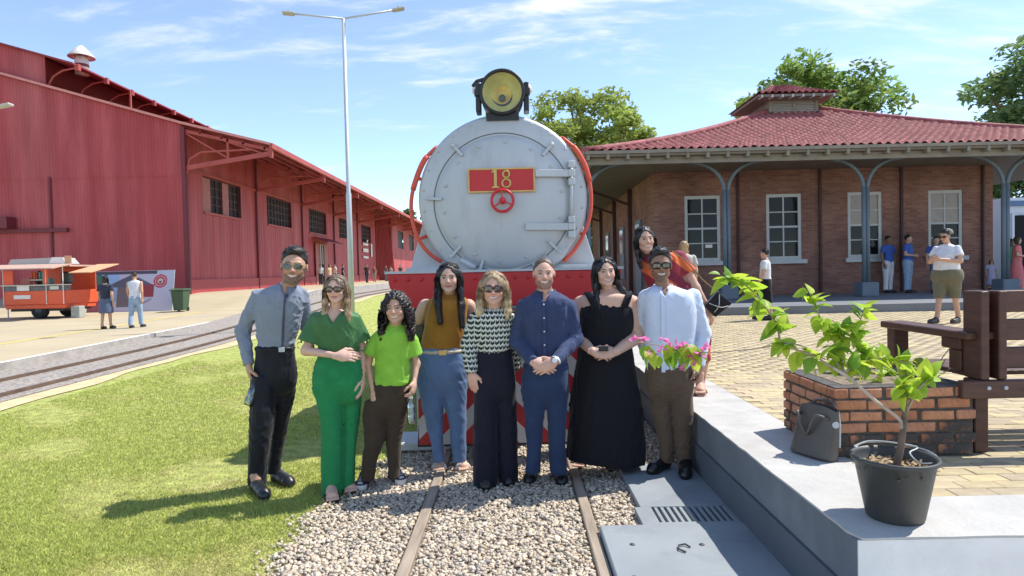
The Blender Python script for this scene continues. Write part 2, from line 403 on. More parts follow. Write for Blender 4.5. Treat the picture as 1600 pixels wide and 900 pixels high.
# cover slab with the lifting ring
slab.box((0.475, 1.2, -0.03), (WX + 0.05, 3.80, 0.068), 0.006)
s2 = structure('cover_slab', slab, m_slab)
slab = MB()
gx0, gx1, gy0, gy1 = 0.845, 1.325, 3.845, 4.10                          # drain grate opening
slab.box((0.78, gy1, -0.05), (WX + 0.05, 5.02, 0.06)); slab.box((0.74, 3.806, -0.05), (gx0, gy1 - 0.001, 0.06))
slab.box((gx1, 3.806, -0.05), (WX + 0.05, gy1 - 0.001, 0.06)); slab.box((gx0 + 0.001, 3.806, -0.05), (gx1 - 0.001, gy0, 0.06))
slab.box((gx0 - .02, gy0 - .02, -0.30), (gx1 + .02, gy1 + .02, -0.06))
structure('drain_slab', slab, m_slab)
for i in range(12):
    x = gx0 + 0.004 + i * (gx1 - gx0) / 12
    b = MB(); b.box((x + 0.014, gy0 - 0.004, 0.02), (x + 0.036, gy1 + 0.004, 0.057), 0.003)
    o = b.build('grate_bar', m_slab, parent=s2)
b = MB(); b.tube([(0.885, 3.40, 0.074), (0.855, 3.43, 0.078), (0.865, 3.475, 0.079), (0.905, 3.49, 0.079), (0.925, 3.46, 0.074)], 0.005, 6)
b.build('lifting_ring', M('dark_iron', (0.06, 0.06, 0.06), 0.6), parent=s2)
for x, y in ((0.62, 3.52), (0.56, 3.14), (1.00, 3.50)):
    b = MB(); b.lathe([(0.016, 0), (0.014, 0.004), (0.006, 0.008)], (x, y, 0.068), n=10); b.build('bolt', M('dark_iron', (0, 0, 0)), parent=s2)

rw = thing('retaining_wall', 'low painted retaining wall with white cap round the paved plaza', 'wall', (WX, 2.56, 0))
b = MB(); b.box((WX, 2.552, 0.27), (1.845, 14.5, 0.490)); b.build('wall_face', m_wface, rw)
b = MB(); b.box((WX - 0.018, 2.565, -0.05), (1.84, 14.5, 0.268), 0.004); b.build('footing', m_wfoot, rw)
b = MB(); b.box((WX + 0.004, 2.545, -0.05), (9.0, 2.97, 0.489)); b.build('end_wall', m_wfront, rw)
# cap: one L-shaped sheet of paint with a slightly wavering arris
pts = [(WX - .002 + RN.normal(0, .0022), y) for y in np.arange(14.5, 2.56, -.09)] + [(x, 2.541 + RN.normal(0, .0022)) for x in np.arange(WX + .02, 9, .09)] + [(9.0, 2.985), (1.86, 2.985), (1.86, 14.5)]
b = MB(); b.prism(pts, .4905, PL, 'xy'); b.build('cap', m_cap, rw)

b = MB(); b.box((WX + .052, -6, -0.04), (14, 2.54, 0.004)); structure('lower_pavement', b, M('bounce_concrete', (.52, .49, .44), .9, var=.1, vscale=2))  # unseen pale slab added to bounce light onto the end wall
# plaza of small clay pavers
m_joint = M('paver_joint', (0.40, 0.325, 0.21), 0.95, var=0.2, vscale=20)
m_paver = M('tan_paver', (0.60, 0.485, 0.30), 0.9, var=0.10, vscale=14, bump=0.002, bscale=120, spec=0.2)
b = MB(); b.box((1.862, 2.987, 0.30), (40, 14.38, PL - 0.007)); plaza = structure('plaza', b, m_joint)
pv_mesh = []
for k in range(4):
    c = np.array((0.47, 0.385, 0.25)) * (0.88 + 0.085 * k); c[2] *= (1.06, 0.95, 1.0, 0.9)[k]
    mt = M('tan_paver_%s' % 'abcd'[k], tuple(c), 0.9, var=0.12, vscale=11, bump=0.002, bscale=120, spec=0.2)
    q = MB(); q.box((-0.0982, -0.0482, -0.03), (0.0982, 0.0482, 0.0), 0.003)
    o = q.build('paver', mt); pv_mesh.append(o.data); bpy.data.objects.remove(o)
cells = []
for j in range(0, 114):
    y = 2.987 + 0.05 + j * 0.1
    for i in range(0, 90):
        x = 1.862 + 0.1 + i * 0.2 + (0.1 if j % 2 else 0)
        if x > 1.2 * y + 1.0 or x > 18: continue
        if 1.72 < x < 2.72 and 3.55 < y < 4.35: continue
        cells.append((x, y, R_.uniform(-0.003, 0.002), R_.randrange(4)))
vis = sorted([c for c in cells if c[0] < 0.815 * c[1]], key=lambda c: c[1] + 0.2 * c[0])
near = set(id(c) for c in vis[:300])
fv = []; ff = []; fm = []; nn = 0
for c in cells:
    x, y, dz, k = c
    if id(c) in near:
        o = bpy.data.objects.new('paver', pv_mesh[k]); COL.objects.link(o); o.parent = plaza; o.location = (x, y, PL + dz)
        o.rotation_euler = (R_.gauss(0, .004), R_.gauss(0, .004), R_.gauss(0, .006))
    else:
        z = PL + dz; e = 0.004
        fv += [(x-.0982,y-.0482,z-.02),(x+.0982,y-.0482,z-.02),(x+.0982,y+.0482,z-.02),(x-.0982,y+.0482,z-.02),(x-.0955,y-.0455,z),(x+.0955,y-.0455,z),(x+.0955,y+.0455,z),(x-.0955,y+.0455,z)]
        ff += [(4+nn,5+nn,6+nn,7+nn),(nn,1+nn,5+nn,4+nn),(1+nn,2+nn,6+nn,5+nn),(2+nn,3+nn,7+nn,6+nn),(3+nn,nn,4+nn,7+nn)]; fm += [k] * 5; nn += 8
mesh_obj('paver', np.array(fv), np.array(ff), [MATS['tan_paver_%s' % q] for q in 'abcd'], plaza, fmat=fm, kind='stuff')
# grey veranda floor of the station, one step up
m_ver = M('veranda_concrete', (0.17, 0.18, 0.195), 0.8, var=0.12, vscale=1.5, bump=0.002, bscale=60)
b = MB(); b.box((1.9, 14.4, 0.2), (40, 36, 0.68)); structure('veranda_floor', b, m_ver)
# ================================================================== red warehouse
m_red = M('red_corrugated_paint', (0.40, 0.066, 0.074), 0.65, var=0.16, vscale=1.4, stretch=(1, 1, .12), col2=(0.42, 0.115, 0.12), c2scale=0.35, c2lo=0.42, c2hi=0.7, spec=0.3)
m_red_trim = M('red_steel_paint', (0.40, 0.085, 0.075), 0.6, var=0.12, vscale=1.2, spec=0.3)
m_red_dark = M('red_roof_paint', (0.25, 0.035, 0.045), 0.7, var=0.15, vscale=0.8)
m_pink_edge = M('faded_pink_flashing', (0.62, 0.25, 0.22), 0.7, var=0.1)
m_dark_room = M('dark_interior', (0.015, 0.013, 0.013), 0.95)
m_steel_win = M('dark_steel_window', (0.10, 0.035, 0.04), 0.6)
m_pane_dusty = M('dusty_pane', (0.035, 0.03, 0.033), 0.6, var=0.3, vscale=0.8, spec=0.15)
WHX, WHY = -16.9, 33.0
def corr(a, b, zlo, zhi, nrm, pitch=0.17, dep=0.028, holes=()):
    """upright corrugated sheeting from a to b (plan points); zlo/zhi are functions of the run; holes = (s0,s1,z0,z1)"""
    a = np.array(a, float); b = np.array(b, float); L = np.linalg.norm(b - a); d = (b - a) / L; nrm = np.array(nrm, float)
    s = 0.0; st = []; k = 0
    offs = (0, 1, 1, 0); frac = (0.30, 0.20, 0.30, 0.20)
    while s < L:
        st.append((s, offs[k % 4])); s += pitch * frac[k % 4]; k += 1
    for h in holes: st += [(h[0], 0), (h[1], 0)]
    st.append((L, 0)); st.sort()
    v = []; f = []
    for i in range(len(st) - 1):
        (s0, o0), (s1, o1) = st[i], st[i+1]
        if s1 - s0 < 1e-6: continue
        mid = (s0 + s1) / 2
        spans = [(0, None)]
        segs = [(zlo(s0), zlo(s1), zhi(s0), zhi(s1))]
        for h in holes:
            if h[0] <= mid <= h[1]:
                segs = [(zlo(s0), zlo(s1), h[2], h[2]), (h[3], h[3], zhi(s0), zhi(s1))]
        p0 = a + d * s0 + nrm * o0 * dep; p1 = a + d * s1 + nrm * o1 * dep
        for q in segs:
            n = len(v)
            v += [(p0[0], p0[1], q[0]), (p1[0], p1[1], q[1]), (p1[0], p1[1], q[3]), (p0[0], p0[1], q[2])]; f.append((n, n+1, n+2, n+3))
    return np.array(v), f
wh = thing('warehouse', 'long red corrugated warehouse with raised roof monitor and wide canopy', 'warehouse', (WHX, WHY, 0))
zroof = lambda X: 8.35 + (-12.4 - X) * 0.262 if X > WHX else 9.53 + (WHX - X) * 0.30
# gable end: three courses of sheeting, lower ones lapped by the upper
def gable(x0, x1, lo, hi, y, name):
    v, f = corr((x0, y), (x1, y), lambda s: lo(x0 + s), lambda s: hi(x0 + s), (0, -1)); return mesh_obj(name, v, f, m_red, wh)
zflat = lambda X: 7.0
gable(-46, -22.0, lambda X: 0.0, zflat, WHY, 'gable_panel'); gable(-22.03, WHX, lambda X: 0.0, zflat, WHY, 'gable_panel')
gable(-46, WHX, lambda X: 6.9, lambda X: min(zroof(X), zroof(-31) if X < -31 else 99), WHY - 0.035, 'gable_panel')
gable(-38.0, -23.8, lambda X: zroof(max(X, -31)) - .1, lambda X: 13.2 + 0.3 * (-23.8 - max(X, -62 - X)), WHY - 0.02, 'monitor_gable')
b = MB(); b.box((-23.85, WHY - .1, 0), (-23.75, WHY - .045, 7.0)); b.build('seam_post', M('dark_red_post', (0.16, 0.02, 0.03), 0.6), wh); b = MB(); b.box((WHX - 0.05, WHY - 0.12, 0), (WHX + 0.14, WHY - 0.045, 9.4)); b.build('corner_post', M('dark_red_post', (0.16, 0.02, 0.03), 0.6), wh)
b = MB(); b.box((-40, WHY - 0.22, 4.15), (-22.9, WHY - 0.06, 4.35)); b.box((-26.6, WHY - 0.7, 4.36), (-25.6, WHY - 0.07, 4.95)); b.build('door_track', M('dark_red_post', (0, 0, 0)), wh)
# side wall in bays, each with a strip of steel windows
m_win = []
YB = [33, 42, 51, 60, 69, 78]
for i in range(5):
    y0, y1 = YB[i], YB[i+1]; hy0, hy1 = y0 + 2.0, y0 + 6.8
    holes = [(2.0, 6.8, 5.25, 7.2)]
    if i == 2: holes = [(2.0, 6.8, 5.25, 7.2)]
    v, f = corr((WHX, y0), (WHX, y1), lambda s: 0.0, lambda s: 9.5, (1, 0), pitch=0.42, dep=0.02, holes=holes)
    mesh_obj('side_panel', v, f, m_red, wh)
    b = MB(); b.box((WHX - 0.25, hy0, 5.25), (WHX - 0.2, hy1, 7.2)); pn = b.build('window', m_pane_dusty, wh)
    b = MB()
    for k in range(9): b.box((WHX - 0.19, hy0 + k * 0.6 - 0.02, 5.25), (WHX - 0.13, hy0 + k * 0.6 + 0.02, 7.2))
    for k in range(5): b.box((WHX - 0.185, hy0, 5.26 + k * 0.475), (WHX - 0.135, hy1, 5.30 + k * 0.475))
    b.build('window_bars', m_steel_win, pn)
    b = MB(); b.box((WHX - 0.1, hy0 - .08, 5.12), (WHX + 0.1, hy1 + .08, 5.245)); b.build('window_sill', m_red_trim, pn)
    if i == 0:
        b = MB(); b.box((WHX - 0.12, hy0 + .05, 5.27), (WHX - 0.08, hy0 + 1.0, 7.15)); b.build('shutter', M('pale_red_shutter', (0.42, 0.16, 0.15), 0.7, var=.15), pn); b = MB(); b.box((WHX - 0.12, hy0 + 2.5, 5.27), (WHX - 0.08, hy0 + 3.3, 7.15)); b.build('shutter', M('pale_red_shutter', (0.42, 0.16, 0.15), 0.7, var=.15), pn)
    b = MB(); b.box((WHX + 0.02, y0 - 0.06, 0.2), (WHX + 0.16, y0 + 0.10, 9.4)); b.build('wall_post', M('dark_red_post', (0, 0, 0)), wh)
b = MB(); b.box((WHX + .021, 33, 7.22), (WHX + .10, 78, 7.36)); b.build('wall_rail', m_red_trim, wh)
b = MB(); b.box((WHX, WHY, 0), (WHX + 0.12, 80, 1.55)); b.build('bright_plinth', M('bright_red_plinth', (0.40, 0.045, 0.05), 0.6, var=.1), wh)
# open doorway with little canopy, third bay
d = MB(); d.box((WHX + 0.13, 54.0, 0.85), (WHX + 0.17, 57.6, 4.4)); door = d.build('door', M('weathered_door', (0.36, 0.12, 0.10), 0.7, var=.15), wh)
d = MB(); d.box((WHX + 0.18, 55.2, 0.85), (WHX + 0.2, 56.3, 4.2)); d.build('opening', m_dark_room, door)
d = MB(); d.box((WHX + 0.21, 55.1, 0.85), (WHX + 0.26, 55.2, 4.3)); d.box((WHX + 0.21, 55.7, 2.6), (WHX + 0.25, 55.78, 4.2)); d.build('door_frame', m_white_line, door)
d = MB(); d.prism([(WHX + .2, 4.9), (WHX + 1.4, 4.45), (WHX + 1.4, 4.37), (WHX + .2, 4.8)], 53.4, 58.2, 'xz'); d.build('door_canopy', m_red_dark, wh)
# canopy roof, its brackets, purlins and edge
def slope_sheet(pts, y0, y1, mat, name, th=0.06):
    b = MB(); up = [(x, z) for x, z in pts]; dn = [(x, z - th) for x, z in reversed(pts)]
    b.prism(up + dn, y0, y1, 'xz'); return b.build(name, mat, wh)
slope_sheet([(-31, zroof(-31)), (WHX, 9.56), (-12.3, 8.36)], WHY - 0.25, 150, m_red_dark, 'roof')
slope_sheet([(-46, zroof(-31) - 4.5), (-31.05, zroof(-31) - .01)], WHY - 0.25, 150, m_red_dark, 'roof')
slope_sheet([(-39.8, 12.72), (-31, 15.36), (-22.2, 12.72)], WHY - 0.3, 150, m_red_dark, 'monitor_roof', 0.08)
b = MB(); b.obox((-31, WHY - .27, zroof(-31) + .02), (WHX, WHY - .27, 9.58), 0.05, 0.12); b.obox((WHX, WHY - .27, 9.58), (-12.3, WHY - .27, 8.38), 0.05, 0.12); b.build('rake_flashing', m_pink_edge, wh)
b = MB(); b.box((-12.36, WHY - .25, 8.16), (-12.2, 150, 8.42)); b.build('gutter', m_red_trim, wh)
for i in range(13):
    y = 33 + 9.06 * i
    if i > 0 or True:
        b = MB(); yy = y + 0.05
        b.obox((WHX + .1, yy, 7.3), (-12.4, yy, 7.95), 0.12, 0.22); b.obox((WHX + .1, yy, 9.2), (-12.4, yy, 8.12), 0.10, 0.16)
        b.obox((-14.6, yy, 7.62), (-14.6, yy, 8.75), 0.1, 0.1, (1, 0, 0)); b.obox((WHX + .1, yy, 9.1), (-14.6, yy, 7.75), 0.07, 0.07); b.obox((-14.6, yy, 8.6), (-12.8, yy, 7.95), 0.07, 0.07)
        b.box((-12.46, yy - .08, 7.72), (-12.30, yy + .08, 8.17))
        b.tube([(WHX + .1, yy, 7.0), (WHX + .3, yy, 7.75), (WHX + .9, yy, 8.1), (-13.4, yy, 8.18)], 0.06, 5)
        b.build('canopy_bracket', m_red_trim, wh)
b = MB()
for k in range(4):
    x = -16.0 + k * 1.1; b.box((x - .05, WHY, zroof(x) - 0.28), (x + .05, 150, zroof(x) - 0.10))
b.build('purlins', m_red_dark, wh, kind='stuff')
b = MB()
for k in range(28):
    z = 11.7 + k * 0.05; b.add([(-23.8, WHY, z), (-23.72, WHY, z - 0.03), (-23.72, 150, z - 0.03), (-23.8, 150, z)], [(0, 1, 2, 3)])
b.box((-24, WHY, 11.4), (-23.9, 150, 13.1)); b.build('monitor_louvres', M('louvre_red', (0.30, 0.05, 0.06), 0.7), wh, kind='stuff')
for k in range(24):
    y = 33.1 + 2.32 * k; b = MB()
    b.tube([(-23.75, y, 11.75), (-23.5, y, 12.15), (-23.0, y, 12.45), (-22.2, y, 12.58)], 0.05, 5); b.box((-22.32, y - .1, 12.42), (-22.12, y + .1, 12.74)); b.build('monitor_bracket', m_red_trim, wh)
b = MB(); b.box((-22.24, WHY + 4.5, 11.6), (-22.16, WHY + 4.62, 12.7)); b.build('monitor_strut', m_red_trim, wh)
# second warehouse beyond, stepping forward
w2 = thing('warehouse', 'second red warehouse standing beyond the long one, stepping forward under the same canopy line', 'warehouse', (-15.2, 80, 0))
v, f = corr((-30, 80), (-15.2, 80), lambda s: 0, lambda s: 9.0, (0, -1)); mesh_obj('end_panel', v, f, m_red, w2)
v, f = corr((-15.2, 80), (-15.2, 150), lambda s: 0, lambda s: 9.0, (1, 0), pitch=0.42, dep=0.02, holes=[(4 + 9 * k, 8 + 9 * k, 5.0, 7.3) for k in range(7)]); mesh_obj('side_panel', v, f, m_red, w2)
for k in range(7):
    b = MB(); b.box((-15.4, 84 + 9 * k, 5.0), (-15.3, 88 + 9 * k, 7.3)); b.build('window', m_pane_dusty, w2)
b = MB(); b.box((-15.17, 97.5, 0.8), (-15.1, 100, 4.4)); dd = b.build('door', M('weathered_door', (0, 0, 0)), w2)
b = MB(); b.box((-15.09, 98.3, 0.8), (-15.05, 99.3, 4.2)); b.build('opening', m_dark_room, dd)
# white painted mark near the end of the first warehouse
mk = thing('wall_mark', 'white painted letters on the red warehouse wall near its far end', 'sign', (WHX + .14, 70, 4))
for i, (y0, y1, z0, z1) in enumerate(((71.2, 73.6, 4.9, 5.15), (71.2, 73.6, 4.15, 4.55), (71.2, 73.6, 3.45, 3.7), (75.0, 75.7, 3.7, 5.2))):
    b = MB(); b.box((WHX + .135, y0, z0), (WHX + .15, y1, z1)); b.build('letter_stroke', m_white_line, mk)
b = MB(); b.prism([(72.8, 5.3), (73.4, 5.3), (73.7, 5.55), (73.3, 5.6)], WHX + .135, WHX + .15, 'yz'); b.build('letter_stroke', m_white_line, mk)
b = MB(); b.tube([(-14.9, 79.5, .85), (-15.4, 79.6, 8.2)], 0.11, 8); tag(b.build('drain_pipe', m_red_trim, smooth=True), 'red drain pipe standing at the far corner of the long warehouse', 'pipe')
# cowl ventilator on the monitor roof
cv = thing('roof_cowl', 'white conical ventilator cowl on the warehouse monitor roof', 'ventilator', (-23.4, 35.2, 13.0))
mw = M('weathered_white_metal', (0.62, 0.58, 0.53), 0.6, var=0.15, vscale=2)
b = MB(); b.lathe([(0.48, -0.1), (0.48, 0.9), (0.42, 1.3)], (-23.4, 35.2, 12.9), n=20); b.build('stack', mw, cv, smooth=True)
b = MB(); b.lathe([(0.5, 0.5), (0.5, 0.72)], (-23.4, 35.2, 12.9), n=20); b.build('band', M('dark_red_post', (0, 0, 0)), cv)
b = MB(); b.lathe([(0.45, 1.2), (0.95, 1.05), (0.93, 1.12), (0.55, 1.55), (0.18, 1.95), (0.05, 2.0)], (-23.4, 35.2, 13.1), n=24); b.build('cap', mw, cv, smooth=True)
for k in range(8):
    b = MB(); t = k * math.pi / 4; b.tube([(-23.4 + .46 * math.cos(t), 35.2 + .46 * math.sin(t), 14.0), (-23.4 + .62 * math.cos(t), 35.2 + .62 * math.sin(t), 14.32)], 0.03, 5); b.build('stay', mw, cv)

cv.scale = (.7, .7, .7)
# ================================================================== brick station with the veranda
def brick_mat(name, c1, c2, mortar, sc, swap=False, axis='x'):
    m = bpy.data.materials.new(name); m.use_nodes = True; t = m.node_tree; N = t.nodes; Lk = t.links; bs = N['Principled BSDF']; bs.inputs['Roughness'].default_value = 0.9
    tc = N.new('ShaderNodeTexCoord'); se = N.new('ShaderNodeSeparateXYZ'); cb = N.new('ShaderNodeCombineXYZ')
    Lk.new(tc.outputs['Object'], se.inputs[0]); Lk.new(se.outputs[0 if axis == 'x' else 1], cb.inputs[0]); Lk.new(se.outputs[2], cb.inputs[1])
    br = N.new('ShaderNodeTexBrick'); br.inputs['Scale'].default_value = 1.0; br.inputs['Brick Width'].default_value = 0.24; br.inputs['Row Height'].default_value = 0.075
    br.inputs['Mortar Size'].default_value = 0.008; br.inputs['Color1'].default_value = (*c1, 1); br.inputs['Color2'].default_value = (*c2, 1); br.inputs['Mortar'].default_value = (*mortar, 1); br.inputs['Bias'].default_value = -0.1
    Lk.new(cb.outputs[0], br.inputs[0])
    nz = N.new('ShaderNodeTexNoise'); nz.inputs['Scale'].default_value = 0.9; nz.inputs['Detail'].default_value = 6; Lk.new(tc.outputs['Object'], nz.inputs[0])
    mr = N.new('ShaderNodeMapRange'); mr.inputs['From Min'].default_value = .3; mr.inputs['From Max'].default_value = .7; mr.inputs['To Min'].default_value = 0.7; mr.inputs['To Max'].default_value = 1.3; Lk.new(nz.outputs[0], mr.inputs[0])
    vm = N.new('ShaderNodeVectorMath'); vm.operation = 'SCALE'; Lk.new(br.outputs[0], vm.inputs[0]); Lk.new(mr.outputs[0], vm.inputs['Scale']); Lk.new(vm.outputs[0], bs.inputs['Base Color'])
    bn = N.new('ShaderNodeBump'); bn.invert = True; bn.inputs['Distance'].default_value = 0.01; Lk.new(br.outputs['Fac'], bn.inputs['Height']); Lk.new(bn.outputs[0], bs.inputs['Normal'])
    return m
m_brx = brick_mat('station_brick', (0.22, 0.09, 0.066), (0.31, 0.155, 0.115), (0.25, 0.185, 0.15), 1)
m_bry = brick_mat('station_brick_side', (0.22, 0.09, 0.066), (0.31, 0.155, 0.115), (0.25, 0.185, 0.15), 1, axis='y')
m_trim = M('grey_white_joinery', (0.50, 0.52, 0.52), 0.6, var=0.06)
m_bluegrey = M('blue_grey_iron', (0.135, 0.175, 0.21), 0.55, var=0.08, vscale=3)
m_tile = M('red_roof_tile', (0.32, 0.105, 0.10), 0.75, var=0.35, vscale=5.0, col2=(0.25, 0.06, 0.07), c2scale=9, c2lo=.5, c2hi=.65, spec=0.3)
m_eave = M('faded_cream_timber', (0.24, 0.215, 0.175), 0.8, var=0.15, vscale=2.5)
m_soffit = M('soffit_board', (0.17, 0.135, 0.10), 0.7, var=0.12, vscale=2)
m_glass_dark = M('window_glass', (0.012, 0.014, 0.016), 0.08, spec=0.22)
st = thing('station', 'single storey brick station with red tiled hip roof and deep veranda', 'station', (10.4, 20, .68))
WIN = [(5.33, 6.45), (7.87, 8.97), (10.40, 11.47), (12.90, 13.97)]
WZ0, WZ1 = 1.78, 3.82
b = MB(); xs = [4.42] + [q for w in WIN for q in w] + [14.9]
for i in range(0, len(xs), 2): b.box((xs[i], 20, .6), (xs[i+1], 20.35, 5.3))
for w in WIN: b.box((w[0], 20.002, .6), (w[1], 20.35, WZ0)); b.box((w[0], 20.002, WZ1), (w[1], 20.35, 5.3))
b.build('wall', m_brx, st)
b = MB(); b.box((4.42, 20.351, .6), (4.77, 36, 5.3)); b.box((14.55, 20.351, .6), (14.9, 36, 5.3)); b.box((4.78, 35.6, .6), (14.54, 36, 5.3)); b.build('wall', m_bry, st)
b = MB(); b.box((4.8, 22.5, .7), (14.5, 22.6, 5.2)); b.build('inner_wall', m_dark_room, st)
def sash(x0, x1, z0, z1, y, parent, blind=False):
    b = MB(); e = 0.10
    b.box((x0, y + .03, z0), (x0 + e, y + .12, z1)); b.box((x1 - e, y + .03, z0), (x1, y + .12, z1)); b.box((x0 + e, y + .032, z1 - e), (x1 - e, y + .12, z1)); b.box((x0 + e, y + .032, z0), (x1 - e, y + .12, z0 + e))
    w = b.build('window', m_trim, parent)
    b = MB(); b.box((x0 - .10, y - .10, z0 - .13), (x1 + .12, y + .11, z0 - .002)); b.build('sill', m_trim, w)
    ix0, ix1, iz0, iz1 = x0 + e, x1 - e, z0 + e, z1 - e; zm = (iz0 + iz1) / 2; xm = (ix0 + ix1) / 2
    b = MB()
    b.box((xm - .022, y + .05, iz0), (xm + .022, y + .095, iz1)); b.box((ix0, y + .045, zm - .03), (xm - .022, y + .10, zm + .03)); b.box((xm + .022, y + .045, zm - .03), (ix1, y + .10, zm + .03))
    for q in (.25, .75):
        z = iz0 + (iz1 - iz0) * q; b.box((ix0, y + .052, z - .017), (xm - .022, y + .09, z + .017)); b.box((xm + .022, y + .052, z - .017), (ix1, y + .09, z + .017))
    b.build('glazing_bars', m_trim, w)
    for c in range(2):
        for r in range(4):
            xa, xb = (ix0, xm - .022) if c == 0 else (xm + .022, ix1); za = iz0 + (iz1 - iz0) * r / 4; zb = iz0 + (iz1 - iz0) * (r + 1) / 4
            q = MB(); tl = R_.gauss(0, .004); q.add([(xa, y + .07 + tl, za), (xb, y + .07 - tl, za), (xb, y + .073 - tl, zb), (xa, y + .073 + tl, zb)], [(0, 1, 2, 3)])
            q.build('pane', M('blind_pane', (0.30, 0.24, 0.19), 0.15, var=.1) if (blind and r >= 2) else m_glass_dark, w)
    return w
for i, w in enumerate(WIN):
    ws = sash(w[0], w[1], WZ0, WZ1, 20.0, st, blind=(i >= 2))
    if i == 0:
        q = MB(); q.box((5.98, 20.06, 2.20), (6.20, 20.066, 2.30)); q.build('notice', m_white_line, ws)
for X in (6.98, 9.52, 12.04, 14.56):
    b = MB(); b.tube([(X, 19.94, .7), (X, 19.94, 4.7)], 0.045, 6); b.build('downpipe', M('dark_maroon_pipe', (0.06, 0.022, 0.022), 0.6), st)
for Y in (24.0, 27.7, 32):
    b = MB(); b.box((4.27, Y - .09, .68), (4.41, Y + .09, 5.0)); b.obox((4.3, Y, 4.0), (2.4, Y, 4.72), .07, .09); b.build('side_post', M('dark_maroon_pipe', (0, 0, 0)), st)
for Y in (22.1, 25.5, 29.5):
    b = MB(); b.box((4.36, Y, 1.2 if Y > 23 else .7), (4.415, Y + 1.0, 3.3)); w = b.build('side_window', m_bluegrey, st)
    b = MB(); b.box((4.345, Y + .15, 2.2), (4.358, Y + .85, 3.15)); b.build('pane', m_glass_dark, w)
# veranda columns: paired slim posts springing into curved brackets
for X in (2.05, 5.97, 9.86, 13.76, 17.7):
    Y = 18.0; b = MB()
    b.box((X - .235, Y - .235, .68), (X + .235, Y + .235, 1.08), .02); base = b
    col = MB()
    for s in (-.055, .055): col.tube([(X + s, Y, 1.05), (X + s, Y, 3.75)], 0.058, 8)
    for s in (-1, 1):
        pts = [(X + s * .055, Y, 3.55)] + [(X + s * (.055 + .9 * (1 - math.cos(t))), Y, 3.72 + .80 * math.sin(t)) for t in np.linspace(0.05, 1.45, 9)] + [(X + s * 1.05, Y, 4.55)]
        col.tube(pts, 0.055, 7)
    col.box((X - 1.1, Y - .07, 4.50), (X + 1.1, Y + .07, 4.585))
    c = col.build('column', m_bluegrey, st, smooth=True); base.build('pedestal', m_bluegrey, c)
# roof: tiles modelled row by row on the front slope
EX0, EX1, EY, EZ, AX, AY, AZ = 1.85, 18.95, 16.9, 4.68, 10.4, 24.4, 7.65
prof = lambda t: EZ + (AZ - EZ) * (0.66 * t + 0.34 * t * t)
def tile_slope():
    rows, pitch = 25, 0.235; xs = np.arange(EX0, EX1 + .05, pitch / 4); v = []; f = []; n = len(xs)
    for r in range(rows):
        for e, up in ((0, 0.055), (1, 0.0)):
            t = (r + e) / rows; lo, hi = EX0 + (AX - EX0) * t, EX1 - (EX1 - AX) * t; y = EY + (AY - EY) * t; z = prof(t)
            ph = xs / pitch * 2 * math.pi
            hz = 0.045 * np.clip(np.cos(ph), -0.35, 1)
            jit = RN.normal(0, .006, n)
            for x, h, j in zip(xs, hz, jit): v.append((min(max(x, lo), hi), y, z + h + up + j))
    for r in range(rows):
        a = 2 * r * n
        for i in range(n - 1):
            f.append((a + i, a + i + 1, a + n + i + 1, a + n + i))
            if r: f.append((a - n + i, a - n + i + 1, a + i + 1, a + i))
        if r == 0:
            pass
    return mesh_obj('roof_tiles', np.array(v), np.array(f), m_tile, st, kind='stuff')
tile_slope()
b = MB(); nT = 8; yb = 38.0; ry = 30.5
for (A, B, C, D) in (((EX0, EY), (EX0, yb), (AX, AY), (AX, ry)), ((EX1, yb), (EX1, EY), (AX, ry), (AX, AY)), ((EX0, yb), (EX1, yb), (AX, ry), (AX, ry))):
    for k in range(nT):
        t0, t1 = k / nT, (k + 1) / nT; mix = lambda p, q, t: (p[0] + (q[0] - p[0]) * t, p[1] + (q[1] - p[1]) * t, prof(t))
        b.add([mix(A, C, t0), mix(B, D, t0), mix(B, D, t1), mix(A, C, t1)], [(0, 3, 2, 1)])
b.build('roof', m_tile, st)
for s in ((EX0, EY), (EX1, EY)):
    b = MB(); b.tube([(s[0] + (AX - s[0]) * t, s[1] + (AY - s[1]) * t, prof(t) + .05) for t in np.linspace(0, 1, 14)], 0.10, 7); b.build('hip_cap', m_tile, st, smooth=True)
b = MB(); b.box((EX0 + .02, EY + .02, EZ - .12), (EX1 - .02, 38, EZ - .06)); b.build('soffit', m_soffit, st)
b = MB(); b.box((EX0 + .05, EY + .22, EZ - .30), (EX1 - .05, EY + .30, EZ - .125)); b.box((EX0 + .22, EY + .31, EZ - .30), (EX0 + .30, 38, EZ - .125)); b.build('fascia_beam', m_eave, st)
b = MB(); b.box((EX0, EY - .03, EZ - .055), (EX1, EY + .015, EZ + .03)); b.build('eave_board', m_eave, st)
for k in range(33):
    x = EX0 + .15 + k * .525; b = MB(); b.box((x - .04, EY + .0, EZ - .20), (x + .04, EY + .215, EZ - .058)); b.build('rafter_tail', m_eave, st)
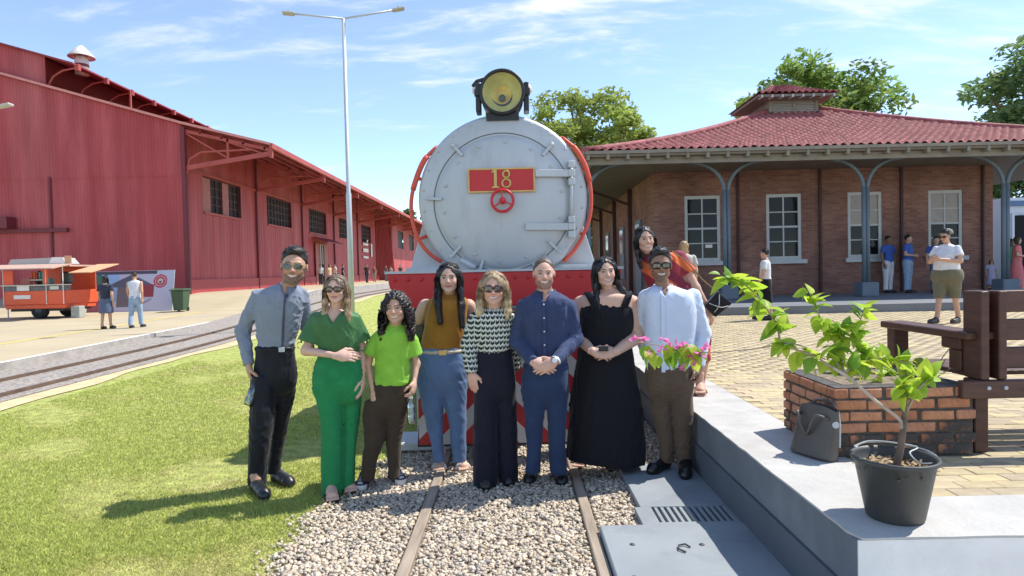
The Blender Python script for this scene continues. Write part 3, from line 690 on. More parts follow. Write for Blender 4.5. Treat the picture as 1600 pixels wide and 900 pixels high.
# louvred lantern
L0, L1, LY, LZ0, LZ1 = 9.28, 11.05, 23.3, 6.7, 7.72
b = MB(); b.box((L0, LY, LZ0), (L1, 25.2, LZ1)); ln = b.build('lantern', m_eave, st)
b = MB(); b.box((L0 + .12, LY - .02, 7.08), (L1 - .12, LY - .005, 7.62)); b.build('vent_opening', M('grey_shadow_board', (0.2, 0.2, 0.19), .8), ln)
for k in range(9):
    z = 7.09 + k * .058
    for a, c in ((L0 + .13, 10.14), (10.19, L1 - .13)):
        q = MB(); q.add([(a, LY - .09, z), (c, LY - .09, z), (c, LY - .03, z + .045), (a, LY - .03, z + .045), (a, LY - .085, z - .012), (c, LY - .085, z - .012)], [(0, 1, 2, 3), (4, 5, 1, 0)]); q.build('louvre', M('pale_louvre', (0.50, 0.47, 0.42), .8), ln)
b = MB(); b.box((L0, LY - .1, 6.98), (L0 + .12, LY - .021, 7.7)); b.box((L1 - .12, LY - .1, 6.98), (L1, LY - .021, 7.7)); b.box((10.14, LY - .1, 7.0), (10.19, LY - .021, 7.7)); b.box((L0 - .1, LY - .13, 6.95), (L1 + .1, LY - .022, 7.05)); b.build('louvre_frame', m_eave, ln)
b = MB(); q = [(8.6, 22.6, 7.62), (11.5, 22.6, 7.62), (11.5, 25.6, 7.62), (8.6, 25.6, 7.62)]
nx = 60; rows = 8
tv = []; tf = []
for r in range(rows):
    for e, up in ((0, .05), (1, 0)):
        t = (r + e) / rows
        for i in range(nx + 1):
            u = i / nx; x = (8.6 + 1.15 * t) * (1 - u) + (11.5 - 1.15 * t) * u; tv.append((x, 22.6 + 1.5 * t, 7.62 + .66 * (.75 * t + .25 * t * t) + up + .04 * math.cos((8.6 + 2.9 * u) / .235 * 6.283)))
for r in range(2 * rows - 1):
    for i in range(nx): tf.append((r*(nx+1)+i, r*(nx+1)+i+1, (r+1)*(nx+1)+i+1, (r+1)*(nx+1)+i))
mesh_obj('lantern_tiles', np.array(tv), tf, m_tile, ln)
b.add([q[0], q[3], q[2], q[1], (9.75, 24.1, 8.28), (10.35, 24.1, 8.28), (9.75, 24.4, 8.28), (10.35, 24.4, 8.28)], [(0, 1, 2, 3), (0, 4, 6, 1), (3, 2, 7, 5), (1, 6, 7, 2), (4, 5, 7, 6)]); b.build('lantern_roof', m_tile, ln)
b = MB(); b.box((8.68, 22.64, 7.52), (11.42, 25.5, 7.6)); b.build('lantern_soffit', m_eave, ln)
for k in range(8):
    x = 8.8 + k * .36; b = MB(); b.box((x - .03, 22.58, 7.48), (x + .03, 22.9, 7.58)); b.build('rafter_tail', m_trim, ln)
# white kiosk beyond the station's right end
kk = thing('white_kiosk', 'white flat roofed kiosk with blue band beside the station', 'kiosk', (26, 31, .68))
mwh = M('white_kiosk_paint', (0.72, 0.74, 0.76), .6, var=.04)
b = MB(); b.box((23.2, 30.5, .68), (34, 34, 4.55)); b.build('wall', mwh, kk)
b = MB(); b.box((23.1, 30.4, 4.15), (34, 30.49, 4.4)); b.build('band', M('kiosk_blue', (0.10, 0.18, 0.32), .5), kk)
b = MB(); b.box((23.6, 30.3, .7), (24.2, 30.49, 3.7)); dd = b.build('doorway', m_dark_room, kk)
b = MB(); b.box((24.25, 30.25, .7), (24.35, 30.49, 3.8)); b.box((23.45, 30.25, .7), (23.55, 30.49, 3.8)); b.build('door_frame', mwh, dd)

# ================================================================== trees
m_leaf = M('tree_leaf', (1, 1, 1), 0.6, vcol=True, trans=0.48, spec=0.3)
m_bark = M('bark', (0.16, 0.12, 0.085), 0.9, var=0.3, vscale=6, bump=0.02, bscale=14)
def tree(name, label, base, crown, col, nleaf=7000, leaf=0.22, seed=1, lobes=None, group=None):
    """crown: (centre, radii); leaves gather in clumps round branch ends"""
    rs = np.random.default_rng(seed); c, rad = np.array(crown[0], float), np.array(crown[1], float); base = np.array(base, float)
    t = thing(name, label, 'tree', base, group=group)
    ncl = lobes or 46; u = rs.normal(0, 1, (ncl, 3)); u /= np.linalg.norm(u, axis=1)[:, None]; rr = rs.random(ncl) ** 0.45
    cl = c + u * rr[:, None] * rad * 0.88; cl[:, 2] = np.maximum(cl[:, 2], c[2] - rad[2] * .75)
    b = MB(); fork = base + (c - base) * 0.45
    b.tube(spline([base, base + (fork - base) * .5 + rs.normal(0, .12, 3), fork], 4), list(np.linspace(rad[0] * .075, rad[0] * .05, 9)), 8)
    for p in cl[:16]:
        mid = fork * .5 + p * .5 + rs.normal(0, .25, 3) + V3(0, 0, .3); pts = spline([fork, mid, p], 4); b.tube(pts, list(np.linspace(rad[0] * .035, rad[0] * .006, len(pts))), 5)
    b.build('trunk', m_bark, t, smooth=True)
    sz = rs.uniform(0.14, 0.27, ncl) * rad.mean(); k = rs.integers(0, ncl, nleaf)
    d = rs.normal(0, 1, (nleaf, 3)); d /= np.linalg.norm(d, axis=1)[:, None]; d *= rs.random((nleaf, 1)) ** 0.4
    p = cl[k] + d * sz[k][:, None] * np.array([1.25, 1.25, 0.75])
    a = rs.normal(0, 1, (nleaf, 3)); a[:, 2] *= .5; a /= np.linalg.norm(a, axis=1)[:, None]; q = np.cross(a, rs.normal(0, 1, (nleaf, 3))); q /= np.linalg.norm(q, axis=1)[:, None]
    L = leaf * rs.uniform(.6, 1.3, (nleaf, 1))
    v = np.stack([p - a * L, p + q * L * .42, p + a * L, p - q * L * .42], 1).reshape(-1, 3); f = np.arange(4 * nleaf).reshape(nleaf, 4)
    tone = rs.uniform(.75, 1.2, ncl); cc = np.array(col)[None] * tone[k][:, None] * rs.uniform(.7, 1.3, (nleaf, 1)); warm = (rs.random(nleaf) < .25)[:, None]
    cc = np.where(warm, cc * np.array([1.3, 1.15, .8]), cc)
    mesh_obj('crown', v, f, m_leaf, t, vcol=np.repeat(cc, 4, 0))
    return t
tree('broadleaf_tree', 'spreading yellow green tree rising behind the left end of the station roof', (6, 47, 0), ((5.3, 46, 11.0), (6.3, 4.0, 3.7)), (0.33, 0.42, 0.11), 12000, .21, 3, 60)
tree('almond_tree', 'large leaved green tree behind the station lantern with layered branches', (20, 41, 0), ((19.2, 41, 11.6), (6.0, 4, 3.2)), (0.21, 0.32, 0.08), 11000, .24, 5, 70)
tree('shade_tree', 'tall airy green tree behind the right end of the station roof', (32, 38, 0), ((30.9, 37, 9.4), (6.8, 5, 5.4)), (0.17, 0.27, 0.11), 15000, .22, 8, 90)
tree('distant_tree', 'far green tree beyond the end of the warehouse canopy', (-20.5, 128, 0), ((-20.5, 128, 10.5), (5, 5, 4.5)), (0.09, 0.15, 0.05), 2500, .5, 9, 30)
tree('garden_tree', 'low dark green tree behind the station side veranda', (5.0, 44, 0), ((4.6, 43, 3.6), (3.0, 2.5, 2.7)), (0.09, 0.16, 0.045), 3500, .2, 10, 36)
tree('garden_tree', 'dark green bushy tree above the white kiosk', (30, 42, 0), ((29, 41, 5.5), (6.0, 3, 3.2)), (0.07, 0.125, 0.045), 4500, .22, 12, 44)
# ================================================================== steam locomotive
m_silver = M('silver_paint', (0.51, 0.53, 0.54), 0.5, var=0.08, vscale=2.2, metal=0.15, bump=0.0012, bscale=14, col2=(0.43, 0.435, 0.43), c2scale=5.5, c2lo=.53, c2hi=.74, stretch=(1, 1, .4))
m_lred = M('engine_red', (0.55, 0.018, 0.02), 0.4, var=0.06, vscale=2)
m_lorange = M('handrail_red', (0.66, 0.085, 0.045), 0.45, var=.08)
m_lblack = M('engine_black', (0.018, 0.018, 0.02), 0.45, var=.2)
m_gold = M('gold_paint', (0.62, 0.42, 0.13), 0.45, metal=.3, var=.1, vscale=20)
LX, LZ, LR, LY = -0.10, 2.315, 0.835, 6.35
lo = thing('locomotive', 'silver fronted steam locomotive with red buffer beam and number eighteen plate', 'locomotive', (LX, LY, 0))
b = MB(); b.lathe([(.58, 0.0), (LR - .03, -.004), (LR, .02), (LR, 2.0), (LR * .95, 2.02), (LR * .95, 7.6)], (LX, LY, LZ), (0, 1, 0), 72, cap0=False); b.build('smokebox', m_silver, lo, smooth=False)
for p in lo.children: p.data.polygons.foreach_set('use_smooth', np.ones(len(p.data.polygons), bool))
b = MB(); b.lathe([(0.02, -.085), (.25, -.08), (.45, -.06), (.60, -.032), (.655, -.012), (.668, .012), (.668, .05)], (LX, LY, LZ - .03), (0, 1, 0), 64); dr = b.build('smokebox_door', m_silver, lo, smooth=True)
b = MB(); b.lathe([(.676, -.0045), (.686, -.0045)], (LX, LY, LZ - .03), (0, 1, 0), 64, False, False); b.build('door_seam', M('seam_shadow_grey', (.12, .125, .13), .7), dr)  # dark ring, the door edge's shadow put into its colour
def zdoor(r): return float(np.interp(r, [0, .25, .45, .6, .66], [-.086, -.081, -.061, -.033, -.012]))
for k in range(14):
    a = 2 * math.pi * (k + .35) / 14; r = .585; q = MB(); q.lathe([(.016, 0), (.016, -.008), (.009, -.015)], (LX + r * math.cos(a), LY + zdoor(r), LZ - .03 + r * math.sin(a)), (0, 1, 0), 8); q.build('rivet', m_silver, dr)
# door clamps round the rim
for k, a in enumerate((math.radians(d) for d in (48, 130, 176, 225, 250, 318))):
    q = MB(); c, s = math.cos(a), math.sin(a); p0 = V3(LX + .60 * c, LY - .045, LZ - .03 + .60 * s); p1 = V3(LX + .74 * c, LY - .03, LZ - .03 + .74 * s)
    q.obox(p0, p1, .026, .022, (0, 1, 0)); q.lathe([(.022, 0), (.022, -.014), (.012, -.022)], (p1[0], p1[1], p1[2]), (0, 1, 0), 8); q.build('door_clamp', m_silver, dr)
for a0, a1 in ((232, 246), (294, 308)):
    q = MB(); q.tube([(LX + .70 * math.cos(math.radians(a)), LY - .016, LZ - .03 + .70 * math.sin(math.radians(a))) for a in np.linspace(a0, a1, 6)], .03, 6); q.build('rim_pad', m_silver, dr, smooth=True)
for k in range(24):
    a = 2 * math.pi * (k + .5) / 24; r = .79; q = MB(); q.lathe([(.011, 0), (.010, -.006), (.004, -.010)], (LX + r * math.cos(a), LY - .004, LZ + r * math.sin(a)), (0, 1, 0), 7); q.build('ring_bolt', m_silver, lo)
# hinges
hz = [P(866, 270.5, LY - .08), P(860, 354, LY - .07)]
for (xa, xb, py) in ((836, 897, 270.5), (821, 899, 354)):
    A = P(xa, py, LY - .095); B = P(xb, py, LY - .045); q = MB(); q.obox(A, B, .022, .072, (0, 0, 1)); q.lathe([(.036, 0), (.036, .072)], tuple(A + V3(0, .011, -.036)), n=10) if False else None
    q.build('hinge_strap', m_silver, dr, bevel=.006)
A = P(893, 252, LY - .04); B = P(893, 366, LY - .04)
q = MB(); q.tube([A, B], .019, 10); q.build('hinge_pin', m_silver, dr, smooth=True)
for py in (257, 270.5, 284, 343, 354, 366):
    c = P(893, py, LY - .042); q = MB(); q.box(c - V3(.032, .03, .034), c + V3(.032, .04, .034), .006); q.build('hinge_knuckle', m_silver, dr)
# number plate with raised gold border and figures
c = P(783.5, 281.5, LY - .10); hw, hh = .325, .117
q = MB(); q.box(c - V3(hw, 0, hh), c + V3(hw, .022, hh), .006); pl = q.build('number_plate', m_lred, lo)
for lo_, hi_ in (((-hw, -.008, hh - .014), (hw, .0, hh)), ((-hw, -.008, -hh), (hw, .0, -hh + .014)), ((-hw, -.008, -hh + .0145), (-hw + .014, 0, hh - .0145)), ((hw - .014, -.008, -hh + .0145), (hw, 0, hh - .0145))):
    q = MB(); q.box(c + V3(*lo_), c + V3(*hi_)); q.build('plate_border', m_gold, pl)
# serif figures built up from strokes
n1 = P(774, 279, LY - .104); n8 = P(791, 279.5, LY - .104)
q = MB(); q.box(n1 + V3(-.014, -.008, -.085), n1 + V3(.014, .002, .088)); q.box(n1 + V3(-.034, -.0085, -.092), n1 + V3(.034, .002, -.076)); q.prism([(n1[0] - .04, n1[2] + .055), (n1[0] - .0145, n1[2] + .062), (n1[0] - .0145, n1[2] + .088), (n1[0] - .03, n1[2] + .072)], n1[1] - .008, n1[1] + .002, 'xz'); q.build('figure_one', m_gold, pl)
q = MB()
for dz, rx, rz in ((.045, .031, .033), (-.042, .040, .040)):
    q.tube([(n8[0] + rx * math.cos(t), n8[1] - .004, n8[2] + dz + rz * math.sin(t)) for t in np.linspace(0, 2 * math.pi, 20)], .011, 6, caps=False)
q.build('figure_eight', m_gold, pl, smooth=True)
# hand wheel
c = P(785, 313.5, LY - .16); q = MB(); q.tube([(c[0] + .105 * math.cos(t), c[1], c[2] + .105 * math.sin(t)) for t in np.linspace(0, 2 * math.pi, 33)], .014, 8, caps=False); hwl = q.build('hand_wheel', M('bright_red', (0.62, 0.02, 0.03), .4), lo, smooth=True)
for a in (90, 210, 330):
    q = MB(); t = math.radians(a + 5); q.obox(c, c + V3(.1 * math.cos(t), 0, .1 * math.sin(t)), .014, .022, (0, 1, 0)); q.build('spoke', MATS['bright_red'], hwl)
q = MB(); q.lathe([(.03, -.025), (.034, 0), (.02, .09)], tuple(c), (0, 1, 0), 12); q.build('hub', MATS['bright_red'], hwl, smooth=True)
# headlamp
c = P(784.5, 143.5, 6.30); HR = .222
q = MB(); q.lathe([(HR - .03, .0), (HR - .012, -.03), (HR, -.02), (HR + .004, .03), (HR - .008, .06), (HR - .012, .32), (.10, .42), (.04, .44)], tuple(c), (0, 1, 0), 40, cap0=False); hl = q.build('headlamp', m_lblack, lo, smooth=True)
q = MB(); q.lathe([(HR - .028, .01), (.17, .08), (.13, .13), (.1, .16)], tuple(c), (0, 1, 0), 36, False, False); q.build('reflector', M('aged_reflector', (0.66, 0.62, 0.20), .35, metal=.15, var=.25, vscale=6), hl, smooth=True)
q = MB(); q.lathe([(.1, .158), (.05, .172), (.004, .178)], tuple(c + V3(-.005, 0, .02)), (0, 1, 0), 24, False); q.build('lens', M('amber_lens', (0.72, 0.50, 0.03), .25, var=.25, vscale=16), hl, smooth=True)
q = MB(); q.lathe([(.033, 0.1), (.033, .155)], tuple(c + V3(.0, 0, -.03)), (0, 1, 0), 16); q.build('bulb_socket', M('olive_metal', (0.07, 0.075, 0.03), .5), hl, smooth=True)
q = MB(); q.lathe([(HR - .03, .004), (.1, -.006), (.004, -.01)], tuple(c), (0, 1, 0), 36, False); q.build('glass', glass('lamp_glass', (1, 1, .92), .03, .02), hl, smooth=True)
for s in (-1, 1):
    q = MB(); q.lathe([(.055, 0), (.07, s * .02), (.06, s * .05), (.02, s * .085)], tuple(c + V3(s * (HR - .01), .12, .05)), (1, 0, 0), 16); q.build('side_lens', M('pale_lens', (0.66, 0.55, 0.45) if True else 0, .3), hl, smooth=True)
    q = MB(); q.box(c + V3(s * (HR + .015) - .025, .02, -.18), c + V3(s * (HR + .015) + .025, .2, .1), .008); q.box(c + V3(s * (HR + .02) - .03, -.01, -.03), c + V3(s * (HR + .02) + .03, .05, .03)); q.build('lamp_bracket', m_lblack, hl)
    q = MB(); q.tube([c + V3(s * .13, .1, -.19), c + V3(s * .16, .09, -.235), c + V3(s * .30, .1, -.265)], .015, 6); q.build('lamp_foot', m_lblack, hl, smooth=True)
q = MB(); q.tube([c + V3(-.29, .1, .09), c + V3(-.25, .06, .125), c + V3(-.12, .05, .155)], .018, 6); q.build('lamp_latch', m_lblack, hl)
q = MB(); q.box(c + V3(-.16, .03, -.27), c + V3(.16, .35, -.19)); q.build('lamp_seat', m_lblack, hl)
# curved handrails either side
for pts in ([(683, 229), (664, 249), (651, 278), (643, 310), (644, 343), (654, 374), (671, 396), (690, 409)], [(878, 215), (899, 233), (915, 262), (923, 298), (922, 335), (912, 366), (897, 391), (881, 408)]):
    w = [P(x, y, LY + (.05 if i in (0, 7) else .02)) for i, (x, y) in enumerate(pts)]; q = MB(); q.tube(spline(w, 5), .019, 8); hr = q.build('handrail', m_lorange, lo, smooth=True)
    for i in (0, 2, 5):
        d = V3(LX, 0, LZ) - V3(w[i][0], 0, w[i][2]); d /= np.linalg.norm(d); q = MB(); q.tube([w[i], w[i] + d * .10 + V3(0, .06, 0)], .018, 6); q.build('rail_stay', m_lorange, hr)
    q = MB(); q.tube(spline(w, 5)[4:14], .027, 8); q.build('rail_sleeve', m_lorange, hr, smooth=True)
# flared smokebox skirts standing on the beam deck
for poly in ([(640, 426), (664, 336), (690, 330), (730, 426)], [(934, 424), (906, 336), (880, 330), (846, 424)]):
    pp = [P(x, y, LY + .14) for x, y in poly]; q = MB(); q.prism([(p[0], p[2]) for p in pp], LY + .14, LY + 1.7, 'xz'); sk = q.build('skirt_plate', m_silver, lo, bevel=.01)
    q = MB(); a, e = sorted((pp[0][0], pp[3][0])); q.box((a - .02, LY + .06, 1.612), (e + .02, LY + .139, 1.66)); q.build('foot_flange', m_silver, sk)
# buffer beam and deck
by = 6.12
q = MB(); q.prism([(-1.225, 1.60), (-1.20, 1.47), (-1.05, 1.27), (.85, 1.27), (1.0, 1.47), (1.025, 1.60)], by, by + .10, 'xz'); bm_ = q.build('buffer_beam', m_lred, lo, bevel=.008)
q = MB(); q.box((-1.24, by - .02, 1.601), (1.04, by + .9, 1.625)); q.build('deck_plate', m_silver, bm_)
for k in range(17):
    x = -1.15 + k * .128
    q = MB(); q.lathe([(.022, 0), (.02, -.012), (.008, -.02)], (x, by, 1.545), (0, 1, 0), 8); q.build('rivet', m_lred, bm_)
q = MB(); q.prism([(-.62, 1.28), (-.55, 1.75), (.35, 1.75), (.42, 1.28)], LY + .3, LY + 1.3, 'xz'); q.build('saddle', M('grimy_silver', (0.26, 0.27, 0.26), .65, var=.3, vscale=7, bump=.004, bscale=30), lo)
q = MB(); q.lathe([(.30, .02), (.30, .9)], (LX, by - .02, 1.50), (0, 1, 0), 24) if False else None
for s in (-1, 1):
    q = MB(); q.lathe([(.26, 0), (.28, .02), (.28, 1.0)], (LX + s * .82, LY + .55, 1.05), (0, 1, 0), 24); q.build('cylinder', m_lblack, lo, smooth=True)
# striped pilot
py0, py1 = 5.42, 6.1
pil = MB(); pil.prism([(-.86, .12), (-.80, .98), (.60, .98), (.66, .12)], py0, py0 + .05, 'xz'); pilot = pil.build('pilot', m_lblack, lo)
w, n = .17, 12
for side in (-1, 1):
    for k in range(-2, 9):
        # slanted band rising toward the middle
        u0, u1 = k * w, (k + 1) * w
        poly = []
        steps = [(u0, 0), (u1, 0), (u1, 1), (u0, 1)]
        def pt(u, t):
            z = .14 + .80 * t; d = .78 - u + 0.0
            return u, z
        A = []
        for (u, t) in ((u0 - .55, .14), (u1 - .55, .14), (u1 + .25, .94), (u0 + .25, .94)):
            A.append((u, t))
        # clip to [0,.76] in u
        lo_u, hi_u = .005, .745
        def clip(poly, f):
            out = []
            for i in range(len(poly)):
                p, r = poly[i], poly[(i + 1) % len(poly)]
                a, c_ = f(p), f(r)
                if a >= 0: out.append(p)
                if a * c_ < 0:
                    t = a / (a - c_); out.append((p[0] + (r[0] - p[0]) * t, p[1] + (r[1] - p[1]) * t))
            return out
        A = clip(A, lambda p: p[0] - lo_u)
        A = clip(A, lambda p: hi_u - p[0]) if A else A
        if len(A) < 3: continue
        xx = [(LX + side * (.75 - p[0]) * 1.0, p[1]) for p in A]
        q = MB(); q.prism(xx, py0 - .006, py0 - .001, 'xz'); q.build('stripe', M('stripe_red', (0.50, 0.03, 0.035), .5, var=.1) if k % 2 else M('stripe_white', (0.62, 0.61, 0.6), .6, var=.08), pilot)
q = MB(); q.box((-.5, py0 + .05, .5), (.3, py1, .9)); q.box((-.25, 5.5, .985), (.05, 6.11, 1.25)); q.build('coupler_pocket', m_lblack, lo)
q = MB(); q.box((LX - .09, 5.3, .82), (LX + .09, 5.5, 1.1), .03); q.build('coupler', m_lblack, lo)
# pale step at the left corner
q = MB(); q.box((-1.13, 5.62, .03), (-.60, 6.05, .10), .01); sp = q.build('step', M('pale_step', (0.55, 0.56, 0.55), .7, var=.08), lo)
q = MB(); q.box((-.96, 6.06, .03), (-.66, 6.10, .9)); q.build('step_hanger', MATS['pale_step'], sp)
# frames, wheels and the body behind
q = MB(); q.box((-.62, 6.5, .45), (-.56, 15.5, 1.25)); q.build('frame', m_lblack, lo); q = MB(); q.box((.36, 6.5, .45), (.42, 15.5, 1.25)); q.build('frame', m_lblack, lo)
for yy, r in ((7.0, .36), (8.3, .36), (9.6, .55), (10.8, .55), (12.0, .55), (13.2, .55)):
    for x in (-.69, .43):
        q = MB(); q.lathe([(r * .2, 0), (r - .06, .0), (r, .01), (r + .0, .06), (r + .02, .07), (r + .02, .09)], (x, yy, r + .03), (1, 0, 0), 24); q.build('wheel', m_lblack, lo, smooth=False)
q = MB(); q.lathe([(.19, 0), (.19, .55), (.25, .6), (.25, .66)], (LX, 7.35, LZ + .75), n=20); q.build('chimney', m_lblack, lo, smooth=True)
q = MB(); q.lathe([(.32, 0), (.32, .3), (.22, .48), (.04, .55)], (LX, 9.6, LZ + .7), n=20); q.build('steam_dome', m_silver, lo, smooth=True)
q = MB(); q.box((LX - 1.0, 13.3, 1.35), (LX + 1.0, 15.4, 3.3)); q.build('cab', m_lblack, lo)
q = MB(); q.lathe([(1.15, 0), (1.15, 2.3)], (LX, 13.2, 2.55), (0, 1, 0), 32); 
for x0 in (LX - 1.08, LX + .78):
    q = MB(); q.box((x0, 7.5, 1.5), (x0 + .3, 13.3, 1.55)); q.build('running_board', m_lred, lo)
# ================================================================== street lamp
lp = P(549.5, 470, 19.0); lx = lp[0]
lt = P(537, 29, 19.0)
m_galv = M('galvanised_steel', (0.50, 0.53, 0.56), 0.5, metal=.2, var=.05)
sl_ = thing('street_lamp', 'tall galvanised street lamp with two outstretched arms on the lawn', 'street lamp', (lx, 19.0, gz(19)))
top = V3(lx, 19.0, lt[2])
b = MB(); b.tube([(lx, 19, gz(19)), (lx, 19, 4.0), (lx, 19, 4.05), tuple(top)], [.085, .078, .06, .05], 10); b.build('pole', m_galv, sl_, smooth=True)
b = MB(); b.lathe([(.16, 0), (.16, .04), (.1, .06)], (lx, 19, gz(19)), n=12); b.build('base_plate', m_galv, sl_)
for (px, py, Y) in ((441, 20, 18.6), (632, 13, 19.4)):
    e = P(px, py, Y); d = (e - top); u = d / np.linalg.norm(d); a = top + d * .80
    b = MB(); b.tube([top, a], .028, 7); b.build('arm', m_galv, sl_, smooth=True)
    b = MB(); b.obox(a, e, .24, .07); h = b.build('lamp_head', M('lamp_head_grey', (0.45, 0.44, 0.40), .5), sl_, bevel=.03)
    b = MB(); m_ = a + (e - a) * .5; b.lathe([(.03, .03), (.03, .09)], tuple(m_), n=8); b.build('photocell', MATS['lamp_head_grey'], h)

# a second lamp whose head just enters the picture from outside, and a pale post by the station
s2l = thing('street_lamp', 'street lamp beside the warehouse gable with only its head in view', 'street lamp', (-15.0, 16, .15))
b = MB(); b.tube([(-15.0, 16, .15), (-15.0, 16, 5.6)], .07, 8); b.build('pole', m_galv, s2l, smooth=True)
e = P(18, 163, 16.0); a = V3(-15.0, 16, 5.6); b = MB(); b.tube([a, a + (e - a) * .8], .03, 6); b.build('arm', m_galv, s2l)
b = MB(); b.obox(a + (e - a) * .78, e, .2, .07); b.build('lamp_head', MATS['lamp_head_grey'], s2l, bevel=.03)
gp = P(938, 400, 33.0); b = MB(); b.tube([(gp[0], 33, .4), (gp[0], 33, P(938, 342, 33.0)[2])], .06, 8); b.tube([(gp[0], 33, P(938, 342, 33.0)[2]), (gp[0] + .5, 33, P(938, 341, 33.0)[2])], .05, 6)
tag(b.build('lamp_post', M('pale_green_post', (.42, .52, .46), .6), smooth=True), 'pale green post standing beyond the station side veranda', 'post')

# ================================================================== food trailer
m_or = M('trailer_orange', (0.72, 0.10, 0.03), .45, var=.06)
m_aw = M('awning_cloth', (0.50, 0.33, 0.26), .9, var=.08)
TY = 25.0
class TMB(MB):
    def build(s, *a, **k):
        for q in s.v: q[:, 0] = -20.05 + (q[:, 0] + 20.05) * .686
        return MB.build(s, *a, **k)
ft = thing('food_trailer', 'orange food trailer with serving hatch and tan awning parked by warehouse', 'food trailer', (-18.2, TY, .15))
b = TMB(); b.box((-20.05, TY, .72), (-16.55, TY + .06, 1.26)); b.box((-16.61, TY + .061, .72), (-16.55, TY + 2.0, 1.26)); b.box((-20.05, TY + 1.94, .72), (-16.611, TY + 2.0, 2.2)); b.box((-20.05, TY + .061, .55), (-16.62, TY + 1.93, .72)); b.build('body', m_or, ft, bevel=.02)
b = TMB(); b.box((-20.05, TY + .02, 1.261), (-16.55, TY + .35, 1.46)); b.build('counter', M('dark_counter_front', (0.13, 0.14, 0.15), .6, var=.3, vscale=6), ft)
b = TMB(); b.box((-20.1, TY - .1, 1.462), (-16.5, TY + .37, 1.50)); b.build('worktop', M('pale_worktop', (0.6, 0.58, 0.54), .5), ft)
for x0, x1, z0, z1, n_, m_ in ((-19.25, -18.55, 1.27, 1.46, 'menu_board', m_white_line), (-20.0, -19.45, 1.51, 2.06, 'side_panel', m_or), (-17.72, -17.46, 1.51, 2.15, 'post', m_or), (-19.45, -18.5, .95, 1.1, 'nameplate', m_white_line), (-17.35, -16.85, 1.3, 1.43, 'shelf_sign', M('pale_worktop', (0, 0, 0)))):
    b = TMB(); b.box((x0, TY - .03, z0), (x1, TY - .005, z1)); b.build(n_, m_, ft)
for x in (-20.03, -17.58, -16.6):
    b = TMB(); b.tube([(x, TY - .02, .72), (x, TY - .02, 2.2)], .02, 6); b.build('upright', m_white_line, ft)
b = TMB(); b.box((-20.05, TY + .3, 2.2), (-16.5, TY + 2.0, 2.27)); b.build('roof_sheet', m_aw, ft)
b = TMB(); b.prism([(TY - .85, 2.13), (TY + .25, 2.31), (TY + .25, 2.28), (TY - .85, 2.09)], -20.5, -16.3, 'yz'); b.build('awning', m_aw, ft)
b = TMB(); b.prism([(TY + .0, 1.95), (TY + 1.8, 2.30), (TY + 1.8, 2.27), (TY, 1.92)], -16.29, -15.0, 'yz'); b.build('side_awning', M('awning_tan', (0.62, 0.36, 0.2), .9), ft)
b = TMB(); b.lathe([(.02, 0), (.14, .01), (.2, .08), (.2, .2), (.14, .27), (.02, .28)], (-20.1, TY + .4, 2.42), (1, 0, 0), 16)
b = TMB(); b.prism([(-20.1, 2.29), (-19.9, 2.52), (-17.2, 2.56), (-16.9, 2.31)], TY + .3, TY + 1.3, 'xz'); b.build('roof_lid', M('lid_grey', (0.42, 0.40, 0.38), .5), ft)
b = TMB(); b.prism([(-17.7, 2.32), (-17.5, 2.57), (-16.85, 2.57), (-16.75, 2.32)], TY + .28, TY + .299, 'xz'); b.build('roof_fairing', m_white_line, ft)
b = TMB(); b.box((-16.75, TY + .26, 2.275), (-16.35, TY + .275, 2.62)); b.build('roof_panel', M('awning_tan', (0, 0, 0)), ft)
m_ty = M('tyre_rubber', (0.015, 0.015, 0.016), .8)
for x, wy in ((-18.8, TY + .12), (-18.75, TY + 1.6)):
    b = MB(); b.lathe([(.18, 0), (.28, 0), (.32, .04), (.32, .18), (.28, .22), (.18, .22)], (x, wy, .15 + .32), (0, 1, 0), 24); w_ = b.build('wheel', m_ty, ft, smooth=True)
    b = MB(); b.lathe([(.02, .0), (.12, .02), (.17, .05)], (x, wy - .02, .47), (0, 1, 0), 16); b.build('rim', M('dark_rim', (.06, .06, .065), .4, metal=.5), w_)
b = TMB(); b.box((-19.9, TY + .2, .45), (-16.8, TY + 1.8, .54)); b.build('chassis', m_lblack, ft)
b = TMB(); b.tube([(-19.95, TY + .1, .15), (-19.95, TY + .1, .6)], .03, 6); b.build('jack', m_galv, ft)
for k, (x, c, w_, h_) in enumerate(((-18.95, (.6, .08, .03), .1, .3), (-18.82, (.6, .2, .05), .1, .3), (-18.68, (.55, .05, .05), .09, .26), (-18.5, (.08, .35, .36), .1, .3), (-18.33, (.08, .33, .36), .1, .3))):
    b = TMB(); b.box((x - w_ / 2, TY + .5, 1.72), (x + w_ / 2, TY + .6, 1.72 + h_), .02); tag(b.build('drinks_bottle', M('bottle_%s' % 'abcde'[k], c, .4)), ('orange drinks bottle on the trailer shelf', 'amber drinks bottle on the trailer shelf', 'red drinks bottle on the trailer shelf beside the teal ones', 'teal drinks bottle on the trailer shelf next to the red one', 'teal drinks bottle at the end of the trailer shelf')[k], 'bottle', 'bottles on the trailer shelf')
b = TMB(); b.box((-19.1, TY + .42, 1.66), (-18.2, TY + .66, 1.718)); b.build('shelf', M('pale_worktop', (0, 0, 0)), ft)
b = TMB(); b.box((-19.5, TY + .4, 1.5), (-19.0, TY + .65, 1.76), .03); tag(b.build('counter_box', M('pink_box', (.55, .25, .2), .7)), 'pinkish box on the trailer counter', 'box')
b = TMB(); b.box((-18.25, TY + .4, 1.502), (-17.8, TY + .65, 1.75), .02); tag(b.build('cool_box', M('teal_box', (.1, .33, .33), .5)), 'teal cool box on the trailer counter', 'box')
b = TMB(); b.box((-17.3, TY + .5, 1.502), (-16.8, TY + .8, 2.0), .06); tag(b.build('grill', m_lblack), 'dark grill at the end of the trailer counter', 'grill')
